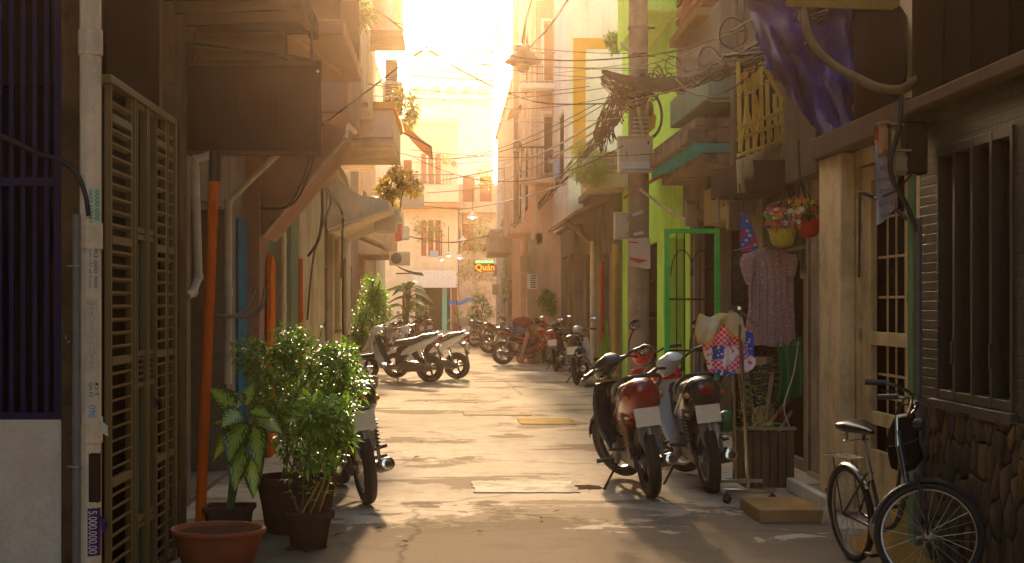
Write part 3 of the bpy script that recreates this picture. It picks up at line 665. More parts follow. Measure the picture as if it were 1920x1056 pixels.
part(h,'ledge',MB().box(XR-.1,XR+.3,y0,y1+.01,2.902,2.99),LEDGE,bevel=.012)
mb=MB().box(XR-.05,3.3,y0,y1,2.992,11.4); part(h,'upper_boarding',mb,BOARDS)
mb=MB()
for y in (7.55,8.15,8.75,9.25): mb.box(XR-.065,XR-.052,y-.012,y+.012,2.992,11.4)
part(h,'batten',mb,BOARDS)
part(h,'roof',MB().box(2.9,7,y0,y1,11.502,11.6),BOARDS)
# green and grey pipes at the corner
GP=grime('green_pipe_paint',(.20,.28,.12),(.09,.12,.05),.5,.6,.4,4)
pipe('green_pipe','pale green downpipe beside the tile brick corner',[(XX(1706,9.7),9.66,0),(XX(1706,9.7),9.66,2.52)],.028,GP)
pipe('grey_pipe','dark grey conduit next to the pale green downpipe',[(XX(1720,9.62),9.60,0),(XX(1720,9.62),9.60,2.2)],.021,plain('dk_pvc',(.11,.095,.085),.5))
# meter boxes
def box_thing(name,label,cat,px0,px1,py0,py1,Y,dp,mat,lid=True,group=None):
    a=W(px0,py1,Y); b=W(px1,py0,Y); root=thing(name,label,cat,((a.x+b.x)/2,Y+dp/2,a.z),group)
    part(root,'body',MB().box(a.x,b.x,Y,Y+dp,a.z,b.z),mat,bevel=.008)
    if lid:
        w=(b.x-a.x)
        part(root,'lid',MB().box(a.x+w*.06,b.x-w*.06,Y-.012,Y-.001,a.z+.02,b.z-.03),mat,bevel=.004)
        part(root,'hood',MB().box(a.x-.012,b.x+.012,Y-.03,Y+dp,b.z+.001,b.z+.016),mat,bevel=.003)
        part(root,'hinge',MB().box(b.x-w*.16,b.x-w*.12,Y-.02,Y-.0125,a.z+.05,a.z+.09).box(b.x-w*.16,b.x-w*.12,Y-.02,Y-.0125,b.z-.10,b.z-.06),IRON)
    return root
BOXM=grime('meter_box_paint',(.34,.26,.13),(.12,.08,.04),.5,.6,.4,4); BOXO=grime('meter_box_tan',(.42,.24,.12),(.15,.08,.04),.5,.6,.4,4)
box_thing('meter_box','brown electricity meter box, largest above the hanging poster',"meter box",1700,1740,228,326,9.62,.14,BOARDS)
box_thing('meter_box','tan meter box nearest the poster under the cable knot','meter box',1655,1665,232,288,9.66,.10,BOXO)
box_thing('meter_box','pale narrow meter box between the tan and the brown ones','meter box',1672,1690,236,290,9.64,.1,BOXM)
box_thing('meter_box','yellowish low meter box beneath the other boxes','meter box',1676,1703,285,328,9.63,.1,BOXM)
# torn poster
def fn(u,v): 
    z0=ZZ(424-18*u*u if True else 0,9.8); zt=ZZ(262+10*math.sin(u*3),9.8); a=u*.8
    return V((XX(1640,9.8)+.135*u,9.78-.02*math.sin(u*6+v*5)+.03*u,z0+(zt-z0)*v+(.05*u*(1-v))))
ps=thing('poster','torn white notice with rows of violet print hanging under the meter boxes','poster',(2.85,9.8,2.15))
part(ps,'paper',MB().grid(fn,10,16),grime('poster_paper',(.50,.44,.46),(.24,.18,.2),.5,.8,.3,6))
r=random.Random(4)
for k,(tx,sz) in enumerate((('KHOAN',.045),('BÊ TÔNG',.035),('PHÁ DỠ',.04),('0903 0',.045),('GIÁ RẺ',.04),('GIA TỐN',.045))):
    tm=text_mb(tx,sz,Matrix(((1,0,0),(0,0,-1),(.12,1,0))),V((XX(1640,9.8)+.006+.008*(k%2),9.735,2.60-k*.078)),.001); 
    part(ps,'lettering',tm,plain('violet_ink',(.10,.07,.16),.7))
mb=MB().grid(lambda u,v:V((XX(1640,9.82)+.09*u,9.83+.01*math.sin(v*9+u*4),ZZ(265,9.8)+.10*v*(1-.2*u))),6,6); solo('red_plastic','scrap of red plastic tucked above the torn notice','scrap',mb,plain('red_film',(.45,.07,.02),.4))
# forked cable arms near the poster
solo('looped_cable','thick black cable looping out in front of the cream door','cable',MB().tube(smooth([W(1612,362,10.1),W(1625,364,10.05),W(1660,380,9.95),W(1700,410,9.8),W(1718,432,9.62)],5),.014,8).tube([W(1612,362,10.1),W(1611,520,10.1)],.008,6),CABLE)
solo('looped_cable','bent black cable dropping from the meter boxes into the grey conduit','cable',MB().tube(smooth([W(1690,180,9.6),W(1686,240,9.58),W(1670,300,9.58),W(1675,340,9.58),W(1700,385,9.58),W(1722,440,9.6)],5),.016,8).tube(smooth([W(1640,372,9.9),W(1680,358,9.7),W(1710,325,9.6)],4),.008,6),CABLE)
# --- door house
CDR=grime('cream_door',(.66,.51,.29),(.12,.08,.04),.6,.6,.5,3,.2,peel=(.14,.09,.05),peel_at=.7)
CPOST=grime('cream_post',(.78,.62,.37),(.17,.115,.06),.55,.7,.5,3,.25,peel=(.16,.10,.06),peel_at=.71)
h=facade('cream_door_house','narrow house with a tall cream glazed door and pilaster',1,3.2,9.9,12.42,7.5,CPOST,[('open',10.30,11.62,.12,2.72,.10,DARK)])
dr=MB(); X=3.2
def bx(mb,a,b,c,e,x0=3.21,x1=3.26): mb.box(x0,x1,a,b,c,e)
ya,yb=10.34,11.60
for a,b,c,e in ((ya,ya+.13,.13,2.7),(yb-.26,yb,.13,2.7),(ya+.13,yb-.26,.13,.55),(ya+.13,yb-.26,.74,.84),(ya+.13,yb-.26,1.34,1.44),(ya+.13,yb-.26,2.58,2.7)): bx(dr,a,b,c,e)
d1=part(h,'door',dr,CDR,bevel=.005)
mb=MB()
for k in range(1,4): y=ya+.13+(yb-.26-ya-.13)*k/4; mb.box(3.27,3.28,y-.01,y+.01,.55,2.58)
for z in (.95,1.12,1.7,2.0,2.3): mb.box(3.268,3.281,ya+.13,yb-.26,z-.009,z+.009)
part(d1,'muntin',mb,CDR)
part(d1,'hinge',MB().box(3.195,3.209,yb-.03,yb+.02,1.38,1.46).box(3.195,3.209,yb-.03,yb+.02,2.2,2.28),STEEL)
part(h,'pilaster',MB().box(3.08,3.199,11.72,12.40,0,2.84),CPOST,bevel=.012)
part(h,'lintel',MB().box(3.02,3.199,9.9,12.42,2.842,3.02),LEDGE,bevel=.012)
STEP=grime('step_stone',(.74,.65,.50),(.3,.22,.14),.4,.8,0,3)
solo('doorstep','pale stone doorstep slab below the cream pilaster','step',MB().box(XX(1487,12.9),3.05,GY(962),GY(921),0,.12),STEP,bevel=.012)
mb=MB(); a=GY(981); mb.box(XX(1424,a),XX(1545,a),a,GY(955),0.0,.10); solo('wooden_block','low wooden block lying in front of the stone doorstep','block',mb,grime('block_wood',(.40,.25,.11),(.2,.11,.05),.5,.7,0,4),bevel=.006)
mb=MB(); a=GY(985); mb.obox((XX(1560,a),a+.1,.05),(.10,.03,.14),rotz(.5)@rotx(.3)); solo('stone_chip','small broken tile propped by the doorstep','chip',mb,STEP,bevel=.006)
# --- corrugated siding house
SID=grime('grey_siding',(.52,.43,.32),(.12,.085,.055),.55,.6,.6,2,.2)
h=facade('siding_house','house clad in dull grey corrugated sheet beside the plant box',1,3.46,12.44,14.4,6.5,SID,[('shutter',12.5,14.36,.05,2.85,.03,SID)])
part(h,'pale_sheet',MB().box(3.35,3.36,12.5,13.35,.06,1.42),grime('pale_sheet2',(.76,.68,.56),(.2,.15,.1),.4,.7,.3,2))
mb=MB().box(XX(1490,14),3.46,13.2,14.4,ZZ(338,14),3.7); part(h,'overhang',mb,grime('grey_box',(.19,.155,.12),(.09,.07,.05),.5,.8,.4,2),bevel=.01)
# --- house with grille and script lintel
SHU=grime('grey_slat',(.30,.25,.18),(.13,.1,.07),.5,.7,.4,2)
LIN=grime('lintel_cream',(.42,.32,.18),(.2,.14,.08),.5,.8,.4,2)
h=facade('script_house','house with a cream lettered lintel above dark barred doorways',1,3.5,14.42,21.6,6.2,SHU,[('grille',14.6,16.6,1.95,3.0,.06,SHU),('shutter',14.7,16.4,.1,1.9,.08,WOODD),('grille',17.2,19.2,.1,2.62,.15,WOODD),('grille',19.6,21.2,.1,2.8,.15,WOODD)])
part(h,'lintel',MB().box(3.32,3.499,17.,19.4,2.66,3.12),LIN,bevel=.01)
tm=text_mb('Sư Tử',.2,Matrix(((0,0,-1),(-1,0,0),(0,1,0))),V((3.317,18.4,2.82)),.002); part(h,'lettering',tm,plain('brown_ink',(.12,.07,.03),.7))
part(h,'upper_wall',MB().box(3.38,3.499,19.5,21.5,2.9,4.2),GREY,bevel=.01)
# meters on the lintel
BXG=grime('grey_meter',(.38,.31,.24),(.16,.12,.08),.5,.6,.4,4)
box_thing('meter_box','tall grey meter box at the near end of the lettered lintel','meter box',1366,1388,378,430,16.6,.16,BXG)
box_thing('meter_box','cream meter box at the far end of the lettered lintel','meter box',1287,1311,378,424,19.5,.14,BXG)
vpipe('grey_post','tall grey pipe post rising past the yellow lattice',1369,1384,-60,372,16.9,grime('post_grey',(.34,.27,.20),(.15,.11,.07),.5,.7,.5,2),'post')
pipe('hooked_pipe','grey hooked conduit curving over the tall grey meter box',[W(1347,420,16.5),W(1345,365,16.5),W(1352,352,16.5),W(1364,352,16.5),W(1373,366,16.5),W(1376,380,16.5)],.018,BXG,coll=False)
# green gate leaf, standing open across the alley
GG=grime('gate_green',(.06,.60,.09),(.03,.20,.05),.5,.5,.35,6,.15,peel=(.10,.08,.05),peel_at=.72)
g=thing('green_gate','bright green framed gate leaf standing open','gate',(2.7,16,0))
Yg=16.0; xa,xb=XX(1246,Yg),XX(1350,Yg); zt=ZZ(429,Yg)
mb=MB()
for a,b,c,e in ((xa,xa+.055,.06,zt),(xb-.055,xb,.06,zt),(xa+.055,xb-.055,zt-.05,zt),(xa+.055,xb-.055,.06,.12)): mb.box(a,b,Yg,Yg+.04,c,e)
part(g,'gate_frame',mb,GG,bevel=.004)
mb=MB()
for k in range(1,6):
    x=xa+.05+(xb-xa-.1)*k/6; mb.tube([(x,Yg+.02,.12),(x,Yg+.02,1.9 if k in (1,5) else 2.1),(x,Yg+.02,zt-.05)],.007,6)
for z in (.6,1.15,1.7): mb.box(xa+.05,xb-.05,Yg+.01,Yg+.03,z-.01,z+.01)
for cx in (xa+.19,xb-.19): mb.tube([(cx+.12*math.cos(a),Yg+.02,1.95+.28*math.sin(a)) for a in [PI*i/10 for i in range(11)]],.006,6)
part(g,'gate_bars',mb,WOODD)
# mint and green houses
LIME=grime('lime_wall',(.50,.90,.16),(.26,.46,.07),.55,.85,.35,1.0,.2)
MINT=grime('mint_paint',(.36,.55,.42),(.2,.26,.2),.5,.8,.4,2)
h=facade('lime_house','bright lime green house behind the concrete pole',1,3.5,21.6,30,11,LIME,[('open',22,24.,.1,2.7,.4,WOODD),('grille',25,28,.1,2.7,.1,WOODD)])
part(h,'end_wall',MB().box(3.499-.02,6,21.56,21.598,3.3,11),LIME)
part(h,'upper_balcony',MB().box(2.95,3.47,22.5,26,6.05,7.0),LIME,bevel=.03)
part(h,'awning',MB().prism([(3.47,3.72),(2.95,3.40),(2.95,3.45),(3.47,3.79)],'y',20.5,25),grime('red_awning',(.34,.075,.04),(.15,.04,.025),.5,.6,.4,2))
# protruding balconies on the script house
b=thing('balcony','mint and grey stepped balcony above the lettered lintel','balcony',(3.2,19,3.6))
part(b,'slab',MB().prism([(3.12,4.12),(3.49,4.12),(3.49,4.5),(3.12,4.5)],'y',17.9,21),MINT,bevel=.015)
part(b,'parapet',MB().box(3.2,3.49,17.6,20.9,4.502,5.25),grime('balc_grey',(.36,.30,.22),(.15,.11,.08),.5,.85,.5,2),bevel=.02)
MOSS=grime('mossy_concrete',(.32,.25,.18),(.06,.05,.035),.8,.9,.6,3,.4)
b=thing('cornice','weathered stepped cornice with a turquoise band below the mint balcony','cornice',(3.2,20,3.3))
TQ=grime('turquoise_band',(.06,.42,.40),(.05,.2,.2),.4,.7,.4,3)
for k,(z0,z1,x,mt) in enumerate(((3.32,3.44,3.02,MOSS),(3.442,3.56,2.9,TQ),(3.562,3.74,2.84,MOSS),(3.742,3.86,2.93,MOSS))):
    part(b,('soffit','band','moulding','moulding')[k],MB().box(x,3.49,17.7,21.3-(.0 if k else .2),z0,z1),mt,bevel=.015)
LOU=grime('brown_louvre',(.36,.15,.06),(.16,.07,.03),.5,.7,.4,3)
b=thing('louvred_balcony','reddish brown louvred balcony box under the roofline','balcony',(3.1,19,5.3))
part(b,'frame',MB().box(3.2,3.49,18.4,20.5,5.3,7.4),LOU,bevel=.02)
mb=MB()
for k in range(14): mb.box(3.13,3.199,18.38,20.52,5.33+k*.13,5.40+k*.13)
part(b,'slats',mb,LOU)
part(b,'lintel',MB().box(3.05,3.49,18.3,20.6,5.18,5.298),grime('brown_lintel',(.33,.18,.08),(.15,.08,.04),.5,.7,.4,3),bevel=.015)
# yellow lattice balcony with a buckled sheet below
YEL=grime('yellow_lattice',(.78,.58,.14),(.30,.19,.06),.5,.6,.4,4,.2,peel=(.25,.16,.08),peel_at=.72)
l=thing('lattice_balcony','broken yellow lattice balcony with a buckled metal skirt','balcony',(3.1,15,2.9))
def L(px,py,Y=14.9): return W(px,py,Y+(px-1380)*.006)
mb=MB()
for px,t,b_ in ((1384,116,285),(1398,112,292),(1412,118,289),(1426,122,285),(1438,150,280),(1452,176,272),(1464,186,262)): mb.bar(L(px,t),L(px+4,b_),.035,.045)
for a,b_ in (((1384,292),(1470,262)),((1384,262),(1470,228)),((1384,240),(1470,208)),((1384,120),(1432,118)),((1430,120),(1468,190))): mb.bar(L(*a),L(*b_),.04,.03)
part(l,'lattice_frame',mb,YEL,bevel=.004)
mb=MB()
for a,b_ in (((1386,150),(1412,122)),((1386,172),(1412,146)),((1398,180),(1426,130)),((1412,170),(1430,140)),((1398,200),(1416,260)),((1416,180),(1432,262)),((1436,160),(1448,262)),((1398,205),(1390,282)),((1424,215),(1416,285)),((1440,228),(1466,200)),((1450,196),(1462,262))): mb.bar(L(*a,14.93),L(*b_,14.93),.012,.05)
part(l,'lattice_slats',mb,YEL)
SKIRT=grime('buckled_sheet',(.66,.54,.31),(.24,.17,.09),.5,.55,.4,3,.3)
mb=MB(); 
def fs(u,v):
    px=1382+95*u; py=(300-38*u)+(38+10*math.sin(u*5))*v; return L(px,py,14.86)+V((0,-.05*math.sin(v*2.5)*math.sin(u*7),0))
mb.grid(fs,16,6,uv=False)
def fs2(u,v): return L(1380+14*u+3*v,300+62*v,14.85)+V((0,-.03*math.sin(u*3),0))
mb.grid(fs2,4,6,uv=False)
def fs3(u,v): return L(1468+12*u-8*v,264+56*v,14.84)
mb.grid(fs3,3,4,uv=False)
sk_=part(l,'metal_skirt',mb,SKIRT); m=sk_.modifiers.new('thick','SOLIDIFY'); m.thickness=.006
part(l,'slab',MB().box(XX(1384,15.2),3.49,15.0,16.8,ZZ(352,15),ZZ(300,15.)),DARK if False else grime('dk_slab',(.10,.075,.05),(.05,.035,.025),.5,.9,.3,2),bevel=.02)
part(l,'back_wall',MB().box(XX(1388,15.9),3.49,15.9,15.95,ZZ(300,15.),4.3),WOODD)
# blue tarpaulin
TARP=NT('blue_tarp'); o=TARP.co(); n1=TARP.noise(o,5,6,.6); c=TARP.mix(TARP.ramp(n1,[(.35,0.),(.7,1.)]),(.065,.058,.52),(.03,.028,.24)); TARP.l(c,TARP.b.inputs['Base Color']); TARP.set(Roughness=.7); TARP.b.inputs['Specular IOR Level'].default_value=.04; n2=TARP.noise(o,11,9,.75,2.2); TARP.bump(n2,1.0,.09); TARP=TARP.mat
tp=MB()
def tf(u,v):
    # u across (near to far / right to left), v down
    top=[(1390,-40),(1470,-60),(1560,-60),(1625,-40)]; 
    bot=[(1440,120),(1520,232),(1600,300),(1660,285)]
    def ip(P,t):
        k=min(2,int(t*3)); f=t*3-k; return (P[k][0]+(P[k+1][0]-P[k][0])*f,P[k][1]+(P[k+1][1]-P[k][1])*f)
    a=ip(top,u); b=ip(bot,u); px=a[0]+(b[0]-a[0])*v**1.25; py=a[1]+(b[1]-a[1])*v
    Y=13.6-2.6*u+.22*math.sin(u*13+v*4)*v+.16*math.sin(u*27-v*9)*v+.06*math.sin(v*23+u*5)
    p=W(px,py,Y); q=noise.noise(p*3.1)*.09*v; e=noise.noise(p*8+V((5,0,0)))*.035+noise.noise(p*17)*.016+abs(noise.noise(p*5+V((0,9,0))))*.05; return p+V((q,q*.6+e*(.3+.7*v),-.5*abs(q)))
tp.grid(tf,120,96,uv=False); o=solo('blue_tarpaulin','crumpled violet blue tarpaulin hanging over the alley under tangled cables','tarpaulin',tp,TARP,sharp=180); m=o.modifiers.new('thick','SOLIDIFY'); m.thickness=.004
# dark fold of canvas and its frame beside it
cv=MB()
def cf(u,v):
    px=1598+104*u; py=10+(205+15*math.sin(u*4))*v+10*(1-u); p=W(px+12*math.sin(v*2)*(.5-u),py,11.2-.7*u-.25*math.sin(v*PI)); return p+V((0,noise.noise(p*2.5)*.12,0))
cv.grid(cf,24,24,uv=False); o=solo('canvas_awning','dark brown canvas sheet hanging behind the thick grey hose','awning',cv,grime('brown_canvas',(.05,.03,.02),(.03,.02,.015),.6,.85,.4,2,.4),sharp=180); m=o.modifiers.new('thick','SOLIDIFY'); m.thickness=.006
a=W(1560,8,11.4); b=W(1730,4,10.4); solo('awning_beam','ochre wooden beam across the top above the dark canvas','beam',MB().bar(W(1480,2,11.9),W(1730,10,10.4),.07,.09),grime('ochre_beam',(.34,.23,.06),(.14,.09,.03),.5,.7,.3,3),bevel=.008)
solo('thick_hose','thick brownish hose sagging across the blue tarpaulin to the wall','hose',MB().tube(smooth([W(1506,20,11.2),W(1520,75,11.0),W(1560,120,10.8),W(1610,148,10.5),W(1650,165,10.3),W(1690,168,10.0),W(1720,150,9.8),W(1736,152,9.9),W(1770,140,9.87)],6),.033,10),grime('hose_brown',(.20,.14,.075),(.07,.05,.03),.6,.6,.3,6),sharp=60)
# --- right side beyond the pole
WH=grime('white_stucco',(.80,.74,.66),(.3,.22,.15),.35,.85,.4,1.2); ORW=grime('orange_stripe',(.62,.30,.03),(.35,.15,.02),.4,.8,.3,1.5); SAL=grime('salmon_wall',(.70,.46,.32),(.25,.14,.09),.4,.85,.5,1.2)
RSH=grime('rust_shutter',(.40,.15,.06),(.2,.07,.03),.5,.7,.4,2); OLS=grime('olive_shutter',(.22,.17,.07),(.1,.07,.03),.5,.6,.4,2)
h=facade('dim_shop_house','dim row house with brown doors and a long awning past the pole',1,3.3,30,36.5,4.1,GREY,[('open',30.6,31.8,.1,2.7,.3,DARK),('shutter',33.5,35.6,.1,2.8,.1,WOODD)])
part(h,'awning',MB().prism([(3.28,3.75),(2.55,3.45),(2.55,3.52),(3.28,3.85)],'y',30.2,38),TIN)
h=facade('white_striped_house','tall white house with an orange angular stripe',1,2.95,36.6,42,13,WH,[('window',38,40,5,6.6,.1,WOODD)],z0=3.6)
ye=36.6; X0=XX(1075,ye)
part(h,'stripe',MB().box(X0,X0+.30,ye-.035,ye-.002,ZZ(290,ye),ZZ(72,ye)).box(X0+.302,XX(1140,ye),ye-.035,ye-.002,ZZ(92,ye),ZZ(72,ye)),ORW)
part(h,'planter_wall',MB().box(XX(1112,30),3.4,28.5,30.2,ZZ(338,30),ZZ(298,30)),brick('planter_brick',(.46,.27,.17),(.40,.23,.15),(.6,.48,.35),.5,.12,.8,'xz'),bevel=.01)
part(h,'planter_slab',MB().box(XX(1092,30),3.45,28.4,30.4,ZZ(362,30),ZZ(339,30)),TAN,bevel=.01)
h=facade('olive_shutter_house','row house with olive shutters and a low awning',1,3.1,36.6,41,3.55,GREY,[('shutter',36.8,38.4,.1,2.9,.1,OLS),('shutter',38.7,40.6,.1,2.9,.1,OLS)],deep=1.5)
h=facade('salmon_house','tall salmon house with pipes and a ladder of brackets',1,2.35,42,55,14,SAL,[('window',44,46,4.5,6.2,.1,WOODD),('window',48,50,4.5,6.2,.1,WOODD),('open',45,48,.1,2.7,.4,DARK),('window',44,46,8,9.8,.1,WOODD)])
part(h,'balcony',MB().box(1.75,2.34,43,47,3.7,3.85).box(1.75,1.8,43,47,3.852,4.6),SAL,bevel=.02)
for k,(px) in enumerate((968,982,1003,1042,1052)):
    pipe('tall_pipe',('rusty','cream','thin pale','reddish','whitish')[k]+' vertical pipe climbing the end of the salmon house',[(XX(px,41.6),41.7,3.9),(XX(px,41.6),41.7,13)],(.07,.05,.03,.09,.06)[k],(TIN,PVC,HOOD,SAL,PVC)[k])
mb=MB(); 
for k in range(14): mb.bar(W(993,195+k*9,41.5),W(1012,195+k*9,41.5),.03)
mb.bar(W(993,180,41.5),W(993,320,41.5),.035); mb.bar(W(1012,180,41.5),W(1012,320,41.5),.035); solo('bracket_ladder','pale ladder of small brackets on the salmon house end','ladder',mb,HOOD)
for q,z in enumerate((5.0,7.6,10.2)):
    part(h,'end_balcony',MB().box(2.0,3.6,41.2,41.99,z,z+.14),(SAL,WH,PVC)[q],bevel=.02)
    mb=MB()
    for k in range(12): mb.box(2.03+.14*k,2.05+.14*k,41.22,41.25,z+.143,z+.95)
    mb.box(2.0,3.6,41.21,41.26,z+.952,z+1.0); part(h,'railing',mb,(IRON,TIN,IRON)[q])
    w=part(h,'end_window',MB().box(2.7,3.4,41.94,41.996,z+.35,z+1.9),(WOODD,RSH,WOODD)[q]); part(w,'window_frame',MB().box(2.62,2.70,41.9,41.995,z+.27,z+1.98).box(3.4,3.48,41.9,41.995,z+.27,z+1.98).box(2.62,3.48,41.89,41.994,z+1.982,z+2.06),WH)
h=facade('far_right_house','overgrown far house on the right near the white pole',1,2.5,55,76,10,TAN,[('open',58,62,.1,2.6,.4,DARK),('shutter',66,70,.1,2.7,.1,GRND),('window',60,63,4,5.8,.1,WOODD)])
part(h,'balcony',MB().box(1.6,2.49,57,63,3.6,4.5),TAN,bevel=.03)
solo('concrete_post','square concrete post with flaking blue paint beside the parked bikes','post',MB().box(XX(988,41.2),XX(1006,41.2),41.0,41.3,0,3.4),grime('post_blue',(.44,.34,.20),(.2,.14,.08),.5,.85,.4,2,.2,peel=(.16,.34,.38),peel_at=.62),bevel=.01)
vpipe('orange_pipe','orange pipe beside the potted snake plant',1125,1132,492,690,31.2,ORANGE)
vpipe('white_pipe','thick white downpipe next to the dim shop house',1106,1117,452,700,32.5,PVC)
vpipe('bamboo_post','yellow weathered post between the snake plant and the pole',1147,1161,458,706,27.5,grime('bamboo',(.50,.33,.08),(.22,.13,.04),.5,.7,.4,3),'post')
pipe('diagonal_pipe','grey pipe bending down from the awning of the dim shop house',[W(1060,415,33),W(1085,432,33),W(1106,458,33)],.06,TIN)
# ================================================================== END OF THE ALLEY
YE=84
CRM=grime('end_cream',(.78,.64,.45),(.5,.36,.22),.4,.85,.4,.8); RW=grime('red_window',(.36,.12,.06),(.2,.07,.04),.4,.7,.3,2)
h=thing('end_house','cream house closing the alley with a shop opening under a white sign','house',(-1.5,YE+3,0))
xl,xr=XX(640,YE),XX(858,YE); zt=ZZ(222,YE)
mb=MB().box(xl,xr,YE,YE+7,2.75,zt); mb.box(xl,XX(778,YE),YE,YE+7,0.14,2.748); part(h,'wall',mb,CRM)
part(h,'doorway',MB().box(XX(778,YE),XX(845,YE),YE+2,YE+2.1,.14,2.748),plain('green_dim',(.045,.06,.04),.9))
part(h,'awning_sign',MB().box(XX(776,YE),XX(855,YE),YE-.9,YE-.5,ZZ(540,YE),ZZ(508,YE)),plain('white_panel',(.74,.70,.66),.5),bevel=.02)
part(h,'balcony',MB().box(xl,xr+.05,YE-1.2,YE-.02,ZZ(382,YE),ZZ(350,YE)),CRM,bevel=.03)
part(h,'fascia',MB().box(xl,xr+.05,YE-1.25,YE-.03,ZZ(392,YE),ZZ(383,YE)),plain('rust_fascia',(.5,.22,.08),.7),bevel=.02)
part(h,'cornice',MB().box(xl-.1,xr+.15,YE-.3,YE-.003,zt-.35,zt),CRM,bevel=.03)
for (a,b,c,e) in ((788,828,285,345),(788,828,410,480)):
    w=part(h,'window',MB().box(XX(a,YE),XX(b,YE),YE-.02,YE-.004,ZZ(e,YE),ZZ(c,YE)),RW)
    mb=MB()
    for f in (0,.33,.66,1): x=XX(a+(b-a)*f,YE); mb.box(x-.05,x+.05,YE-.09,YE-.021,ZZ(e,YE),ZZ(c,YE))
    mb.box(XX(a,YE),XX(b,YE),YE-.085,YE-.022,ZZ(c,YE)-.1,ZZ(c,YE)+.05)
    part(w,'window_frame',mb,CRM)
mb=MB()
for k in range(4): mb.box(XX(806,YE),XX(832,YE),YE-.08,YE-.003,ZZ(262+4*k,YE)-.05,ZZ(262+4*k,YE))
part(h,'vent',mb,CRM)
part(h,'door',MB().box(XX(846,YE),XX(858,YE),YE-.06,YE-.004,.14,2.6),grime('redbrown_door',(.34,.12,.05),(.18,.06,.03),.4,.6,.4,2),bevel=.02)
part(h,'green_shutter',MB().box(XX(829,YE),XX(838,YE),YE-.2,YE-.12,.14,2.6),plain('teal_shutter',(.12,.42,.33),.6))
h=thing('end_house','brownish house beside the cream one, half hidden by vines','house',(2,YE+3,0))
mb=MB().box(XX(860,YE),XX(1010,YE),YE+.3,YE+7,.14,8.4); part(h,'wall',mb,TAN)
for (a,b,c,e) in ((868,888,420,470),(900,922,330,380),(868,890,330,380)):
    w=part(h,'window',MB().box(XX(a,YE),XX(b,YE),YE+.26,YE+.296,ZZ(e,YE),ZZ(c,YE)),RW)
part(h,'balcony',MB().box(XX(862,YE),XX(930,YE),YE-.6,YE+.29,ZZ(400,YE),ZZ(380,YE)),TAN,bevel=.02)
mb=MB()
for k in range(12): x=XX(776+6.2*k,YE-1); mb.box(x-.015,x+.015,YE-1.15,YE-1.1,ZZ(350,YE)+.003,ZZ(332,YE))
mb.box(XX(774,YE),XX(850,YE),YE-1.16,YE-1.09,ZZ(332,YE)+.002,ZZ(330,YE))
solo('balcony_rail','thin metal railing along the balcony of the cream end house','railing',mb,IRON)
mb=MB(); YF=125
h=thing('far_building','pale apartment block rising far behind the end house','building',(1,YF+5,0))
part(h,'wall',MB().box(XX(768,YF),XX(925,YF),YF,YF+10,.14,ZZ(118,YF)),WH)
part(h,'roof_frame',MB().bar(W(770,100,YF+1),W(925,100,YF+1),.5).bar(W(790,118,YF+1),W(790,100,YF+1),.3).bar(W(860,118,YF+1),W(860,100,YF+1),.3).bar(W(915,118,YF+1),W(915,100,YF+1),.3),ORW)
for k in range(5):
    part(h,'window',MB().box(XX(776+30*k,YF),XX(796+30*k,YF),YF-.1,YF-.003,ZZ(178,YF),ZZ(162,YF)),TAN)
for k in range(2): part(h,'ledge',MB().box(XX(766,YF),XX(927,YF),YF-.8,YF-.004,ZZ(190-58*k,YF),ZZ(182-58*k,YF)),WH,bevel=.05)
# ================================================================== MOTORBIKES
RUB=plain('tyre_rubber',(.022,.019,.017),.75); ALLOY=plain('alloy',(.38,.35,.31),.35,.85); CHR=plain('chrome',(.62,.58,.52),.18,1.0); BPL=plain('black_plastic',(.026,.023,.022),.42); SEATM=plain('seat_vinyl',(.03,.025,.023),.5)
ENG=grime('engine_metal',(.16,.14,.12),(.05,.04,.03),.6,.5,.2,8,.2,metal=.5); PLATE=grime('number_plate',(.86,.79,.64),(.40,.31,.2),.35,.5,.1,6,.05)
REDL=plain('red_lens',(.30,.012,.01),.15); AMB=plain('amber_lens',(.55,.20,.02),.15); CLEARL=plain('headlamp_lens',(.70,.70,.66),.08); MIRR=plain('mirror_glass',(.9,.92,.93),.12,1.0)
SPRO=plain('spring_orange',(.38,.17,.06),.45)
def paint(name,c,rough=.22):
    t=NT(name); o=t.co(); v=t.noise(o,2.5,4); f=t.noise(o,60,3)
    col=t.mix(t.ramp(v,[(.4,0.),(.8,.35)]),c,tuple(x*.7+.03 for x in c)); col=t.mix(t.ramp(f,[(.55,0.),(.8,.10)]),col,(.22,.17,.12))
    t.l(col,t.b.inputs['Base Color']); t.l(t.ramp(v,[(.4,rough),(.8,rough+.15)]),t.b.inputs['Roughness']); t.b.inputs['Coat Weight'].default_value=.4; return t.mat
MAROON=paint('maroon_paint',(.24,.024,.018)); BLACKP=paint('black_paint',(.025,.022,.022)); SILV=paint('silver_paint',(.60,.58,.55)); WHITEP=paint('white_paint',(.72,.69,.64)); REDP=paint('red_paint',(.66,.03,.02)); GREYP=paint('grey_paint',(.16,.14,.13)); DGREEN=paint('green_paint',(.02,.16,.06))
def xf(mb,fn): mb.v=[fn(p) for p in mb.v]; return mb
def steer_fn(a,head,rake):
    ax=V((-math.sin(rake),0,math.cos(rake))); M3=Matrix.Rotation(a,3,ax); h=V(head)
    return lambda p: h+M3@(p-h)
def tyre_mb(c,Rw,w,n=36):
    prof=[(Rw-w*.5*1.05+w*.52*math.cos(2*PI*k/12)*1.0,w*.5*math.sin(2*PI*k/12)) for k in range(13)]
    return MB().lathe(prof,c,n,AX,cap=False)
def ring_pts(c,r,n=28,a0=0,a1=2*PI): return [V(c)+V((r*math.cos(a0+(a1-a0)*k/n),0,r*math.sin(a0+(a1-a0)*k/n))) for k in range(n+1)]
